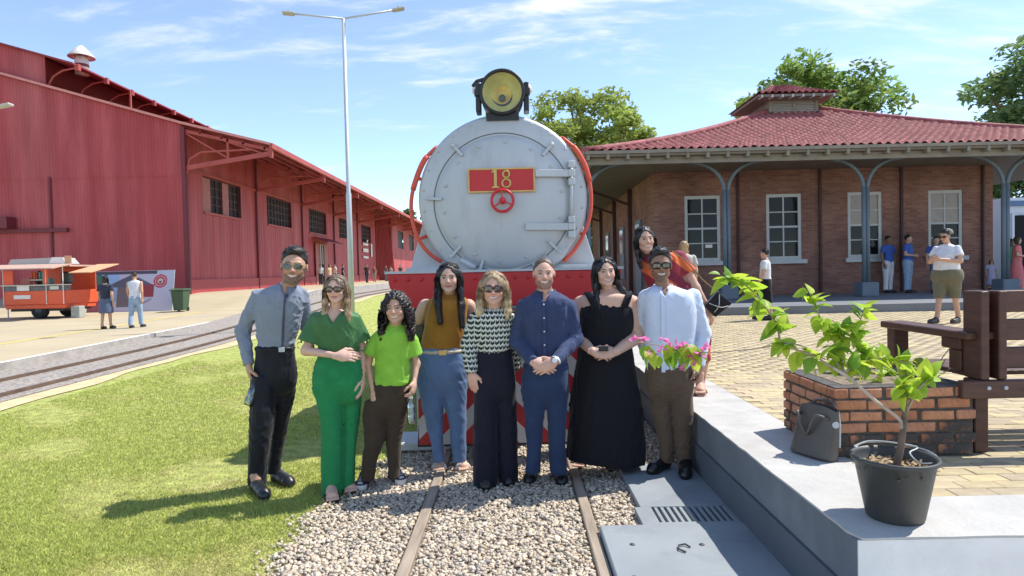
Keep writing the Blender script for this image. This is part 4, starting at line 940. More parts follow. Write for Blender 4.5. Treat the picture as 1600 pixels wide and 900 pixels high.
b = TMB(); b.box((-16.5, TY + .25, .15), (-16.0, TY + .6, .62), .02); tag(b.build('crate', M('grey_crate', (.36, .37, .33), .8, var=.1)), 'grey crate on the ground under the trailer', 'crate')

# ================================================================== banner and bin
BY = 29.0
bn0 = P(143, 484, BY); bn1 = P(275, 482, BY); bw = bn1[0] - bn0[0]
ban = thing('banner', 'printed event banner with picture and red round emblem leaning by warehouse', 'banner', (bn0[0] + bw / 2, BY, .15))
def banner_col(u, v):
    c = np.array((0.52, 0.53, 0.66))
    if u < .36 and v > .25: c = np.array((0.25, 0.42, 0.66)) * (0.8 + .5 * v)
    if u < .30 and v < .42 - .3 * u: c = np.array((0.34, 0.10, 0.13))
    if (u - .12) ** 2 * 3 + (v - .78) ** 2 < .03 * (1 + .5 * math.sin(u * 70) * math.sin(v * 50)): c = np.array((0.05, 0.18, 0.13))
    if .22 < u < .76 and v > .60 and v < .92 - abs(u - .5) * 1.0: c = np.array((0.10, 0.12, 0.17))
    if .34 < u < .60 and .12 < v < .60: c = np.array((0.16, 0.15, 0.17))
    if .62 < u < .78 and .35 < v < .66: c = np.array((0.30, 0.05, 0.07))
    if v > .93 and u < .8: c = np.array((0.08, 0.07, 0.09))
    if .5 < u < .76 and v < .33 and v > (u - .5) * 1.1 and v < (u - .5) * 1.1 + .06: c = np.array((0.3, 0.3, 0.4))
    r = math.hypot((u - .845) * bw / 1.9, v - .74)
    if r < .165: c = np.array((0.48, 0.03, 0.07))
    if .115 < r < .128: c = np.array((0.7, 0.62, 0.62))
    if r < .07: c = np.array((0.55, 0.5, 0.48))
    if math.hypot((u - .845) * bw / 1.9 , v - .72) < .03: c = np.array((0.10, 0.03, 0.04))
    return c
nu, nv_ = 150, 72; vv = []; cc = []
for j in range(nv_ + 1):
    for i in range(nu + 1):
        u, v = i / nu, j / nv_; vv.append((bn0[0] + bw * u - .06 * (1 - v) * u, BY - .35 * (1 - v), .17 + 1.83 * v)); cc.append(banner_col(u, v))
ff = [(j*(nu+1)+i, j*(nu+1)+i+1, (j+1)*(nu+1)+i+1, (j+1)*(nu+1)+i) for j in range(nv_) for i in range(nu)]
mesh_obj('print', np.array(vv), np.array(ff), M('banner_print', (1, 1, 1), .6, vcol=True), ban, vcol=np.array(cc))
b = MB(); b.obox((bn0[0], BY - .32, .15), (bn0[0], BY + .03, 2.0), .05, .04); b.obox((bn1[0] - .03, BY - .32, .15), (bn1[0] - .03, BY + .03, 2.0), .05, .04); b.obox((bn0[0], BY + .04, 2.0), (bn1[0], BY + .04, 2.0), .05, .04); b.build('frame', m_galv, ban)
bc = P(283, 484, 28.2)
bi = thing('wheelie_bin', 'dark green wheeled bin standing at the warehouse corner', 'bin', (bc[0], 28.2, .16))
m_bin = M('bin_green', (0.045, 0.09, 0.045), .55, var=.1)
x, y, z = bc[0], 28.2, .16
b = MB(); v = [(x + sx * (.21 + .07 * t), y + sy * (.24 + .08 * t), z + .06 + .86 * t) for t in (0, 1) for sx, sy in ((-1,-1),(1,-1),(1,1),(-1,1))]
b.add(v, [(3,2,1,0),(4,5,6,7),(0,1,5,4),(1,2,6,5),(2,3,7,6),(3,0,4,7)]); b.build('body', m_bin, bi, bevel=.02)
b = MB(); b.prism([(y - .36, z + .93), (y + .34, z + .93), (y + .36, z + 1.0), (y, z + 1.03), (y - .38, z + .97)], x - .31, x + .31, 'yz'); b.build('lid', m_bin, bi, bevel=.01)
for s in (-1, 1):
    b = MB(); b.lathe([(.1, 0), (.1, .05)], (x + s * .2 - .025, y + .2, z + .1), (1, 0, 0), 14); b.build('wheel', m_ty, bi)

# ================================================================== brick planter
PX0, PX1, PY0, PY1 = 1.80, 2.60, 3.62, 4.32
pt_ = thing('brick_planter', 'square weathered orange brick planter at the plaza corner', 'planter', (2.2, 3.97, PL))
m_mort = M('planter_mortar', (0.085, 0.075, 0.065), .95, var=.4, vscale=20)
b = MB(); b.box((PX0 + .012, PY0 + .012, PL), (PX1 - .012, PY1 - .012, PL + .395)); b.build('core', m_mort, pt_)
bm_mesh = {}
def brick(L, k, dark_brick):
    key = (round(L, 3), k, dark_brick)
    if key not in bm_mesh:
        base = [(0.44, 0.185, 0.09), (0.50, 0.225, 0.115), (0.38, 0.15, 0.075), (0.46, 0.21, 0.12)][k]
        mt = M('planter_brick_%s%s' % ('abcd'[k], '_darkened' if dark_brick else ''), base, .9, var=.22, vscale=18, bump=.004, bscale=50, col2=(.06, .05, .045), c2scale=(9 if dark_brick else 14), c2lo=(.38 if dark_brick else .60), c2hi=(.55 if dark_brick else .72))
        q = MB(); q.box((-L / 2, -.045, -.026), (L / 2, .045, .026), .005); rr = np.random.default_rng(k)
        o = q.build('brick', mt); 
        for v_ in o.data.vertices: v_.co += Vector(rr.normal(0, .0012, 3))
        bm_mesh[key] = o.data; bpy.data.objects.remove(o)
    return bm_mesh[key]
def put_brick(x, y, z, L, rot, dark_brick):
    o = bpy.data.objects.new('brick', brick(L, R_.randrange(4), dark_brick)); COL.objects.link(o); o.parent = pt_
    o.location = (x - 2.2 + R_.gauss(0, .0015), y - 3.97 + R_.gauss(0, .0015), z - PL); o.rotation_euler = (R_.gauss(0, .01), R_.gauss(0, .01), rot + R_.gauss(0, .006))
NC = 6; CH = .0655
for c in range(NC):
    z = PL + .034 + c * CH; odd = c % 2; dark_brick = c == 0 or (c == 1 and R_.random() < .5)  # bottom course and some bricks above get heavier dark mottling
    def run(length, lead):
        s = lead; out = []
        if lead > .02: out.append((0, lead - .01))
        while s < length - .03:
            e = min(s + .19, length); out.append((s, e - .01 if e < length else e)); s += .20
        return [(a, bb) for a, bb in out if bb - a > .025]
    for (a, e) in run(PX1 - PX0, .09 if odd else .19):
        ch = dark_brick or (c <= 2 and a > .55 and R_.random() < .6)
        put_brick(PX0 + (a + e) / 2, PY0 + .045, z, e - a, 0, ch); put_brick(PX0 + (a + e) / 2, PY1 - .045, z, e - a, 0, dark_brick)
    for (a, e) in run(PY1 - PY0 - .196, .09 if not odd else .17):
        put_brick(PX0 + .045, PY0 + .098 + (a + e) / 2, z, e - a, math.pi / 2, dark_brick); put_brick(PX1 - .045, PY0 + .098 + (a + e) / 2, z, e - a, math.pi / 2, dark_brick)
b = MB(); b.box((PX0 + .095, PY0 + .095, PL + .39), (PX1 - .095, PY1 - .095, PL + .398)); b.build('soil', M('garden_soil', (.22, .17, .11), .95, var=.4, vscale=25, bump=.01, bscale=60), pt_)

# ================================================================== timber bench behind the planter
m_wood = M('dark_stained_timber', (0.085, 0.035, 0.022), .5, var=.25, vscale=5, bump=.0015, bscale=30, stretch=(1, 1, 6), spec=.4)
m_wood_h = M('dark_stained_plank', (0.095, 0.042, 0.028), .5, var=.25, vscale=5, bump=.0015, bscale=30, stretch=(1, 8, 8), spec=.4)
be = thing('bench', 'dark stained timber bench with slatted back joined to brick planter', 'bench', (3.2, 3.9, PL))
def pb(name, lo_, hi_, mt=m_wood_h, ch=.006, parent=None):
    q = MB(); q.box(lo_, hi_, ch); return q.build(name, mt, parent or be)
bmr = pb('seat_beam', (2.50, 3.585, .825), (4.6, 3.64, .925))
for x in (2.615, 2.71): 
    q = MB(); q.lathe([(.012, 0), (.011, -.006), (.004, -.01)], (x + .03, 3.585, .885), (0, 1, 0), 10); q.build('bolt', m_galv, bmr)
pb('end_post', (2.615, 3.60, .927), (2.664, 3.75, 1.43), m_wood); pb('back_post', (2.716, 3.60, .927), (2.762, 3.72, 1.43), m_wood); pb('back_post', (2.665, 3.71, .927), (2.715, 3.76, 1.43), M('timber_shadow', (0.03, .012, .01), .7))  # last strip fills the gap between the posts, shade painted in dark
for z0, z1 in ((1.305, 1.43), (1.145, 1.265), (.985, 1.105)): pb('back_slat', (2.763, 3.635, z0), (4.6, 3.68, z1))
for k in range(4): pb('seat_slat', (2.63, 3.77 + k * .125, .925), (4.6, 3.88 + k * .125, .955))
pb('armrest', (2.56, 3.64, 1.15), (2.72, 4.50, 1.195), m_wood); pb('front_leg', (2.60, 4.40, PL), (2.70, 4.49, 1.149), m_wood); pb('arm_bracket', (2.60, 3.752, 1.08), (2.68, 3.92, 1.148), m_wood)
pb('lower_post', (2.62, 3.66, PL), (2.70, 3.76, .92), m_wood); pb('far_leg', (4.4, 3.66, PL), (4.48, 4.4, .82), m_wood)
pb('arm_side', (2.606, 3.756, .956), (2.65, 3.86, 1.079), m_wood)

# ================================================================== handbag leaning on the planter
hb = thing('handbag', 'taupe leather handbag with looped handles leaning against brick planter', 'handbag', (1.72, 3.60, PL))
m_bag = M('taupe_leather', (0.085, 0.072, 0.066), .42, var=.12, vscale=9, bump=.0012, bscale=160)
# body: slanted tapered case, long side along the planter's left face
A = G(1302, 716, PL); B = G(1243, 690, PL)
c0 = V3(1.70, 3.56, PL); 
def bagring(t):
    w = .145 - .018 * t; d = .060 - .035 * t; z = PL + .012 + .275 * t; lean = .035 * t; r = []
    for k in range(28):
        a = 2 * math.pi * k / 28; ca, sa = math.cos(a), math.sin(a); n_ = 3.2
        ex = math.copysign(abs(ca) ** (2 / n_), ca) * d; ey = math.copysign(abs(sa) ** (2 / n_), sa) * w
        al = math.radians(24); x = ex * math.cos(al) - ey * math.sin(al); y = ex * math.sin(al) + ey * math.cos(al)
        r.append((1.695 + lean + x, 3.66 + y, z + .012 * math.cos(2 * a) * t))
    return r
v = []; f = []; n = 28
ts = [0, .03, .12, .3, .5, .7, .9, 1.0]
for t in ts: v += bagring(t)
for i in range(len(ts) - 1):
    for k in range(n): f.append((i*n+k, i*n+(k+1) % n, (i+1)*n+(k+1) % n, (i+1)*n+k))
f.append(tuple(range(n - 1, -1, -1)))
mesh_obj('body', np.array(v), f, m_bag, hb, smooth=True)
r0, r1 = bagring(.93), bagring(.62)
mesh_obj('lining', np.array(r0), [tuple(range(28))], M('dark_lining', (.02, .02, .03), .9), hb)
for s, k0, k1 in ((-1, 17, 11), (1, 25, 3)):
    a_, e_ = np.array(bagring(.8)[k0]), np.array(bagring(.8)[k1]); m_ = (a_ + e_) / 2 + V3(-.05 if s < 0 else .05, 0, -.10 if s < 0 else .07)
    b = MB(); b.tube(spline([a_, a_ * .6 + m_ * .4 + V3(-.03 * (s < 0), 0, .05), m_, e_ * .6 + m_ * .4 + V3(-.03 * (s < 0), 0, .05), e_], 6), .009, 6); b.build('handle', m_bag, hb, smooth=True)
b = MB(); q_ = np.array(bagring(.74)[20]); b.lathe([(.018, 0), (.018, .006)], tuple(q_), (-.4, -1, 0), 12); b.build('clasp', m_galv, hb)
b = MB(); q_ = np.array(bagring(.97)[24]); b.tube([q_ + V3(0, -.004, 0), q_ + V3(.004, -.012, -.08), q_ + V3(.0, -.014, -.2)], .006, 5); b.build('zip', m_galv, hb)

# ================================================================== bucket with young bougainvillea
m_pot = M('dark_plastic_bucket', (0.055, 0.055, 0.052), .5, var=.15, vscale=5, bump=.0008, bscale=40, col2=(.09, .08, .07), c2scale=3, c2lo=.5, c2hi=.8)
pc = G(1411, 812, PL); pc[0] += .0; PCX, PCY = 1.625, 2.755
bk = thing('plant_bucket', 'black plastic bucket used as a plant pot on the wall corner', 'bucket', (PCX, PCY, PL))
b = MB(); b.lathe([(.04, .004), (.107, .0), (.114, .01), (.158, .248), (.170, .250), (.172, .266), (.161, .268), (.154, .252), (.146, .205), (.02, .20)], (PCX, PCY, PL), n=40, cap0=True, cap1=False); b.build('bucket_wall', m_pot, bk, smooth=True)
b = MB(); b.tube(spline([(PCX - .10, PCY + .13, PL + .268), (PCX - .04, PCY + .17, PL + .278), (PCX + .07, PCY + .15, PL + .282), (PCX + .17, PCY + .05, PL + .272), (PCX + .178, PCY - .02, PL + .245), (PCX + .10, PCY - .02, PL + .238), (PCX + .09, PCY + .04, PL + .265), (PCX + .15, PCY + .09, PL + .278), (PCX, PCY + .165, PL + .287), (PCX - .10, PCY + .14, PL + .272)], 5), .0035, 5); b.build('wire_handle', M('pale_wire', (.5, .5, .48), .5, metal=.3), bk)
sv = []; sf = []
for k in range(420):
    a = RN.uniform(0, 6.28); r = .142 * math.sqrt(RN.random()); p = V3(PCX + r * math.cos(a), PCY + r * math.sin(a), PL + .205 + RN.uniform(0, .02)); q = RN.uniform(0, 6.28); L = RN.uniform(.008, .028); w = RN.uniform(.002, .006); d = V3(math.cos(q), math.sin(q), RN.normal(0, .35)) * L; s = V3(-math.sin(q), math.cos(q), RN.normal(0, .4)) * w
    n = len(sv); sv += [p - d - s, p + d - s, p + d + s, p - d + s]; sf.append((n, n+1, n+2, n+3))
mesh_obj('dry_mulch', np.array(sv), sf, M('dry_mulch', (.40, .29, .17), .9, var=.4, vscale=40), bk, kind='stuff')

m_lf = [M('bougainvillea_leaf_%s' % 'abc'[k], c, .45, var=.18, vscale=25, trans=.55, spec=.4) for k, c in enumerate(((0.40, 0.56, 0.05), (0.55, 0.66, 0.07), (0.24, 0.42, 0.05)))]
m_petal = M('pink_bract', (0.85, 0.24, 0.52), .6, var=.15, vscale=30, trans=.45)
def leaf_mesh(name, mat, fold=.25, bend=.35, wide=.36):
    n = 6; v = []; f = []
    for i in range(n + 1):
        t = i / n; w = wide * (math.sin(math.pi * min(t ** .75, 1)) ** .9) * (1 - .12 * t) if 0 < i < n else 0.004; z = -bend * t * t
        v += [(t, -w, z + fold * w), (t, 0, z), (t, w, z + fold * w)]
    for i in range(n): a = 3 * i; f += [(a, a+3, a+4, a+1), (a+1, a+4, a+5, a+2)]
    o = mesh_obj(name, np.array(v), f, mat, smooth=True); m = o.data; bpy.data.objects.remove(o); return m
LEAF = [leaf_mesh('leaf', m_lf[k], f_, b_) for k, f_, b_ in ((0, .3, .3), (1, .2, .5), (2, .35, .2), (1, .3, .25), (0, .15, .6))]
PETAL = [leaf_mesh('bract', m_petal, .5, -.15, .45)]
def put_leaf(parent, p, d, size, meshes=LEAF, name='leaf', droop=.5):
    loc = XF[parent.name][0]; d = V3(*d); d /= np.linalg.norm(d) + 1e-9
    z = V3(0, 0, 1) + RN.normal(0, .35, 3); y = np.cross(z, d); y /= np.linalg.norm(y) + 1e-9; z = np.cross(d, y)
    o = bpy.data.objects.new(name, meshes[RN.integers(0, len(meshes))]); COL.objects.link(o); o.parent = parent
    m = Matrix(((d[0], y[0], z[0], 0), (d[1], y[1], z[1], 0), (d[2], y[2], z[2], 0), (0, 0, 0, 1))); o.matrix_local = Matrix.Translation(p - loc) @ m @ Matrix.Scale(size, 4)
bo = thing('bougainvillea', 'young bougainvillea in the bucket with long bare stem and bright leaves', 'plant', (PCX, PCY, PL + .2))
m_stem = M('woody_stem', (0.17, 0.12, 0.085), .85, var=.35, vscale=20, bump=.003, bscale=60)
m_twig = M('pale_stem', (0.36, 0.28, 0.20), .8, var=.2, vscale=20)
def branch(parent, pts, r0, r1, nleaf, lsize, start=.3, mat=m_twig, spread=1.0, name='branch', up=.15):
    w = spline(pts, 7); b = MB(); b.tube(w, list(np.linspace(r0, r1, len(w))), 6); b.build(name, mat, parent, smooth=True)
    nleaf = int(nleaf * 1.5)
    for k in range(nleaf):
        t = start + (1 - start) * (k + RN.random() * .6) / max(nleaf, 1); i = min(int(t * (len(w) - 1)), len(w) - 2); p = w[i]; ax = w[i+1] - w[i]; ax /= np.linalg.norm(ax) + 1e-9
        d = ax * .4 + RN.normal(0, .75 * spread, 3) + V3(0, 0, up - .25); put_leaf(parent, p + RN.normal(0, .004, 3), d, lsize * 1.34 * RN.uniform(.6, 1.2))
q = lambda px, py, Y: P(px, py, Y)
Yp = 2.755
branch(bo, [V3(PCX, PCY, PL + .19), q(1407, 700, Yp), q(1413, 655, Yp), q(1415, 615, Yp)], .017, .009, 0, 0, mat=m_stem, name='trunk')
branch(bo, [q(1415, 640, Yp), q(1413, 620, Yp), q(1408, 603, Yp - .02)], .006, .003, 12, .055, .5, up=.5)
branch(bo, [q(1413, 650, Yp), q(1432, 612, Yp), q(1445, 598, Yp), q(1452, 590, Yp)], .006, .003, 11, .06, .6, up=.4)
branch(bo, [q(1409, 670, Yp), q(1405, 655, Yp), q(1370, 628, Yp), q(1326, 590, Yp + .02), q(1300, 574, Yp + .05)], .0085, .007, 0, 0, name='long_stem', mat=M('tan_stem', (.45, .36, .28), .8, var=.3, vscale=20))  # long stem in a paler brown than the trunk
branch(bo, [q(1300, 574, Yp + .05), q(1270, 555, Yp + .08), q(1240, 545, Yp + .1), q(1218, 530, Yp + .1)], .006, .003, 16, .062, .15)
branch(bo, [q(1318, 584, Yp + .03), q(1345, 566, Yp + .05), q(1385, 560, Yp + .1), q(1420, 568, Yp + .1)], .005, .003, 20, .06, .1)
branch(bo, [q(1218, 530, Yp + .1), q(1214, 508, Yp + .1), q(1195, 478, Yp + .1), q(1168, 448, Yp + .1), q(1140, 432, Yp + .1)], .005, .003, 24, .066, .12, spread=1.1)
for k in range(9): put_leaf(bo, q(1136 + RN.normal(0, 8), 434 + RN.normal(0, 6), Yp + .1), (RN.normal(0, 1), RN.normal(0, 1), RN.normal(-.1, .5)), .055)
branch(bo, [q(1318, 580, Yp + .05), q(1310, 545, Yp + .12), q(1290, 515, Yp + .15), q(1275, 480, Yp + .15), q(1262, 452, Yp + .15)], .005, .002, 20, .055, .35)
branch(bo, [q(1330, 585, Yp + .05), q(1340, 545, Yp + .1), q(1342, 510, Yp + .1), q(1352, 478, Yp + .1)], .005, .002, 24, .055, .25)
branch(bo, [q(1312, 575, Yp + .05), q(1300, 550, Yp + .1), q(1320, 520, Yp + .12), q(1300, 500, Yp + .12)], .004, .002, 26, .055, .1, spread=1.3)
branch(bo, [q(1340, 575, Yp + .06), q(1365, 555, Yp + .14), q(1385, 575, Yp + .16)], .004, .002, 20, .052, .1, spread=1.3)
# thin trailing shoot that reaches across to the pink flowers
branch(bo, [q(1290, 562, Yp + .08), q(1240, 537, Yp + .1), q(1180, 545, Yp + .15), q(1105, 551, Yp + .2), q(1060, 547, Yp + .22), q(1020, 538, Yp + .22), q(996, 535, Yp + .22)], .0035, .0022, 0, 0)
for k in range(24):
    x = RN.uniform(996, 1100); put_leaf(bo, q(x, 546 + RN.normal(0, 5), Yp + .22), (RN.normal(0, .5), RN.normal(-.2, .5), -1 + RN.normal(0, .4)), RN.uniform(.055, .095))
for (x, y) in ((992, 530), (1010, 530), (1039, 530), (1048, 538), (1056, 540), (1070, 540), (1103, 543), (1018, 554), (1077, 560), (1083, 568), (1092, 556), (1063, 577), (1100, 547), (1033, 548)):
    p = q(x, y, Yp + .2)
    for k in range(4): put_leaf(bo, p + RN.normal(0, .006, 3), (RN.normal(0, .8), RN.normal(-.5, .5), RN.normal(.1, .7)), RN.uniform(.024, .034), PETAL, 'bract')
# low weeds inside the brick planter
wd = thing('planter_weeds', 'low leafy weeds and dry twigs growing in the brick planter', 'plant', (2.2, 3.9, PL + .39))
for k in range(12):
    x, y = RN.uniform(1.95, 2.45), RN.uniform(3.75, 4.15); b0 = V3(x, y, PL + .39); e = b0 + V3(RN.normal(0, .05), RN.normal(0, .05), RN.uniform(.04, .11))
    branch(wd, [b0, (b0 + e) / 2 + RN.normal(0, .01, 3), e], .003, .0015, 6, .05, .3, name='stem')
for px, py in ((1487, 540), (1510, 556), (1478, 560)):
    b = MB(); e = P(px, py, 3.85); b.tube(spline([V3(2.5, 3.85, PL + .39), (V3(2.5, 3.85, PL + .39) + e) / 2 + RN.normal(0, .01, 3), e], 5), [.003] * 10 + [.0015], 5); b.build('dry_twig', m_twig, wd)
# ================================================================== people: implicit surfaces turned into meshes
f32 = np.float32
def surface(F, xs, ys, zs):
    """naive surface nets on a box grid; inside is negative"""
    S = F < 0
    c = S[:-1, :-1, :-1].astype(np.int8)
    acc = np.zeros(c.shape, np.int8)
    for i in (0, 1):
        for j in (0, 1):
            for k in (0, 1):
                acc += S[i:i + c.shape[0], j:j + c.shape[1], k:k + c.shape[2]]
    I, J, K = np.nonzero((acc > 0) & (acc < 8))
    if len(I) == 0: return np.zeros((0, 3)), np.zeros((0, 4), int)
    idx = -np.ones(c.shape, np.int32); idx[I, J, K] = np.arange(len(I))
    pos = np.zeros((len(I), 3)); cnt = np.zeros(len(I))
    cor = [(0,0,0),(1,0,0),(0,1,0),(1,1,0),(0,0,1),(1,0,1),(0,1,1),(1,1,1)]
    val = [F[I + a, J + b, K + d] for a, b, d in cor]
    for e0, e1 in ((0,1),(2,3),(4,5),(6,7),(0,2),(1,3),(4,6),(5,7),(0,4),(1,5),(2,6),(3,7)):
        a, b = val[e0], val[e1]; m = (a < 0) != (b < 0); t = np.where(m, a / np.where(m, a - b, 1), 0)
        p0, p1 = np.array(cor[e0], float), np.array(cor[e1], float)
        pos += m[:, None] * (p0[None] + t[:, None] * (p1 - p0)[None]); cnt += m
    pos /= cnt[:, None]
    hx, hy, hz = xs[1] - xs[0], ys[1] - ys[0], zs[1] - zs[0]
    V = np.stack([xs[I] + pos[:, 0] * hx, ys[J] + pos[:, 1] * hy, zs[K] + pos[:, 2] * hz], 1)
    quads = []
    for ax in range(3):
        sl0 = [slice(None)] * 3; sl1 = [slice(None)] * 3; sl0[ax] = slice(0, -1); sl1[ax] = slice(1, None)
        ch = S[tuple(sl0)] != S[tuple(sl1)]; a, b, d = np.nonzero(ch); q = [a, b, d]; o1, o2 = [(1, 2), (2, 0), (0, 1)][ax]
        ok = (q[o1] > 0) & (q[o2] > 0) & (q[o1] < F.shape[o1] - 1) & (q[o2] < F.shape[o2] - 1) & (q[ax] < c.shape[ax]); q = [t[ok] for t in q]
        flip = S[tuple(q)]
        def cell(u, v):
            r = [t.copy() for t in q]; r[o1] -= u; r[o2] -= v; return idx[tuple(r)]
        Q = np.stack([cell(1, 1), cell(0, 1), cell(0, 0), cell(1, 0)], 1); Q[~flip] = Q[~flip][:, ::-1]; quads.append(Q)
    Q = np.concatenate(quads); Q = Q[(Q >= 0).all(1)]
    return V, Q
class Field:
    def __init__(s, lo, hi, h):
        s.h = h; lo = np.array(lo, float) - 2 * h; hi = np.array(hi, float) + 2 * h
        s.xs, s.ys, s.zs = (np.arange(lo[i], hi[i] + h, h) for i in range(3))
        s.F = np.full((len(s.xs), len(s.ys), len(s.zs)), 0.3, f32)
    def blk(s, lo, hi):
        sl = []
        for a, l, u in zip((s.xs, s.ys, s.zs), lo, hi):
            i0 = max(int((l - a[0]) / s.h) - 1, 0); i1 = min(int((u - a[0]) / s.h) + 2, len(a)); sl.append(slice(i0, max(i1, i0)))
        X = s.xs[sl[0]].astype(f32)[:, None, None]; Y = s.ys[sl[1]].astype(f32)[None, :, None]; Z = s.zs[sl[2]].astype(f32)[None, None, :]
        return tuple(sl), X, Y, Z
    def put(s, fn, lo, hi, k=0.0, sub=False):
        m = 0.03 + k
        sl, X, Y, Z = s.blk(np.array(lo) - m, np.array(hi) + m)
        A = s.F[sl]
        if A.size == 0: return
        d = fn(X, Y, Z)
        if sub: d = -d; 
        if k > 0:
            if sub: h = np.maximum(k - np.abs(A - d), 0) / k; r = np.maximum(A, d) + h * h * k / 4
            else: h = np.maximum(k - np.abs(A - d), 0) / k; r = np.minimum(A, d) - h * h * k / 4
        else: r = np.maximum(A, d) if sub else np.minimum(A, d)
        s.F[sl] = r
    def cone(s, a, b, r1, r2, k=0.0, sub=False, sq=(1, 1, 1)):
        a = np.array(a, float); b = np.array(b, float); ba = b - a; L = max(float(ba @ ba), 1e-9); R = max(r1, r2)
        def fn(X, Y, Z):
            t = np.clip(((X - a[0]) * ba[0] + (Y - a[1]) * ba[1] + (Z - a[2]) * ba[2]) / L, 0, 1).astype(f32)
            return (np.sqrt(((X - a[0] - t * ba[0]) / sq[0]) ** 2 + ((Y - a[1] - t * ba[1]) / sq[1]) ** 2 + ((Z - a[2] - t * ba[2]) / sq[2]) ** 2) - (r1 + t * (r2 - r1))) * min(sq)
        s.put(fn, np.minimum(a, b) - R * max(sq), np.maximum(a, b) + R * max(sq), k, sub)
    def ell(s, c, r, k=0.0, sub=False, rot=None):
        c = np.array(c, float); r = np.array(r, float)
        def fn(X, Y, Z):
            x, y, z = X - c[0], Y - c[1], Z - c[2]
            if rot is not None:
                ca, sa = math.cos(rot), math.sin(rot); x, z = x * ca + z * sa, -x * sa + z * ca
            k0 = np.sqrt((x / r[0]) ** 2 + (y / r[1]) ** 2 + (z / r[2]) ** 2); k1 = np.sqrt((x / r[0] ** 2) ** 2 + (y / r[1] ** 2) ** 2 + (z / r[2] ** 2) ** 2)
            return k0 * (k0 - 1) / (k1 + 1e-6)
        R = r if rot is None else np.array([r.max()] * 3)
        s.put(fn, c - R, c + R, k, sub)
    def chain(s, pts, rad, k=0.0, **kw):
        for i in range(len(pts) - 1): s.cone(pts[i], pts[i + 1], rad[i], rad[i + 1], k, **kw)
    def loft(s, secs, k=0.0, grow=0.0, p=2.2, yaw=0.0, capr=0.02, zcut=None):
        """secs: (z, cx, cy, rx, ry) from any end"""
        sc = sorted(secs, key=lambda q: q[0]); A = np.array(sc, float)
        w = np.array(spline(A, 6)) if len(A) > 2 else A
        w[:, 0] = np.maximum.accumulate(w[:, 0] + 1e-6 * np.arange(len(w)))
        z0, z1 = w[0, 0], w[-1, 0]; rx = np.maximum(w[:, 3], .004) + grow; ry = np.maximum(w[:, 4], .004) + grow
        lo = (w[:, 1] - np.maximum(rx, ry)).min(), (w[:, 2] - np.maximum(ry, rx)).min(), z0; hi = (w[:, 1] + np.maximum(rx, ry)).max(), (w[:, 2] + np.maximum(rx, ry)).max(), z1
        cy_, sy_ = math.cos(yaw), math.sin(yaw)
        def fn(X, Y, Z):
            zf = Z.ravel(); g = lambda i: np.interp(zf, w[:, 0], i).astype(f32)[None, None, :]
            cx, cy, a, b = g(w[:, 1]), g(w[:, 2]), g(rx), g(ry); x, y = X - cx, Y - cy
            if yaw: x, y = x * cy_ + y * sy_, -x * sy_ + y * cy_
            u = np.abs(x) / a; v = np.abs(y) / b
            q = (u ** p + v ** p) ** (1 / p); d = (q - 1) * np.minimum(a, b)
            e = np.maximum(z0 - Z, Z - z1) + 0 * d
            kk = capr; h = np.maximum(kk - np.abs(d - e), 0) / kk
            return np.maximum(d, e) + h * h * kk / 4
        s.put(fn, lo, hi, k)
    def cut_above(s, fn): # keep where fn<0
        sl, X, Y, Z = s.blk((s.xs[0], s.ys[0], s.zs[0]), (s.xs[-1], s.ys[-1], s.zs[-1])); s.F[sl] = np.maximum(s.F[sl], fn(X, Y, Z))
    def wrinkle(s, amp, seed, freq=38, aniso=(1, 1, .55)):
        """broad drape plus sharper ridged creases"""
        rs = np.random.default_rng(seed); X = s.xs.astype(f32)[:, None, None]; Y = s.ys.astype(f32)[None, :, None]; Z = s.zs.astype(f32)[None, None, :]
        w = 0; r = 0
        for i in range(3):
            d = rs.normal(0, 1, 3) * np.array(aniso); d /= np.linalg.norm(d); fr = freq * rs.uniform(.6, 1.5); e = rs.normal(0, 1, 3); e /= np.linalg.norm(e)
            w = w + np.sin(fr * (d[0] * X + d[1] * Y + d[2] * Z) + 2.2 * np.sin(fr * .45 * (e[0] * X + e[1] * Y + e[2] * Z) + rs.uniform(0, 6)) + rs.uniform(0, 6))
        for i in range(3):
            d = rs.normal(0, 1, 3) * np.array(aniso); d /= np.linalg.norm(d); fr = freq * rs.uniform(1.4, 2.6); e = rs.normal(0, 1, 3); e /= np.linalg.norm(e)
            ph = fr * (d[0] * X + d[1] * Y + d[2] * Z) + 2.6 * np.sin(fr * .3 * (e[0] * X + e[1] * Y + e[2] * Z) + rs.uniform(0, 6)) + rs.uniform(0, 6)
            mk = np.clip(.5 + .8 * np.sin(fr * .22 * (e[1] * X + e[2] * Y + e[0] * Z) + rs.uniform(0, 6)), 0, 1)
            r = r + (1 - np.abs(np.sin(ph))) ** 2.2 * mk
        s.F += (amp * .22 * w - amp * 1.15 * (r - .5)).astype(f32)
    def mesh(s): return surface(s.F, s.xs, s.ys, s.zs)

def rotm(yaw=0, tilt=0, pitch=0):
    return np.array(Matrix.Rotation(yaw, 3, 'Z') @ Matrix.Rotation(tilt, 3, 'Y') @ Matrix.Rotation(pitch, 3, 'X'))
def mixc(c, col, m): m = np.clip(m, 0, 1)[:, None]; return c * (1 - m) + np.array(col)[None] * m
def blob(v, c, r, soft=.35):
    d = np.sqrt((((v - np.array(c)) / np.array(r)) ** 2).sum(1)); return np.clip((1 + soft - d) / (2 * soft), 0, 1)
m_skin = M('skin', (1, 1, 1), .5, vcol=True, var=.05, vscale=30, bump=.0006, bscale=220, spec=.35, sss=.08)
m_hair = M('hair', (1, 1, 1), .42, vcol=True, bump=.004, bscale=42, stretch=(3, 3, .35), spec=.45, var=.35, vscale=30)
m_strand = M('hair_strand', (1, 1, 1), .45, vcol=True, spec=.4)
m_eye = M('eye', (1, 1, 1), .15, vcol=True)

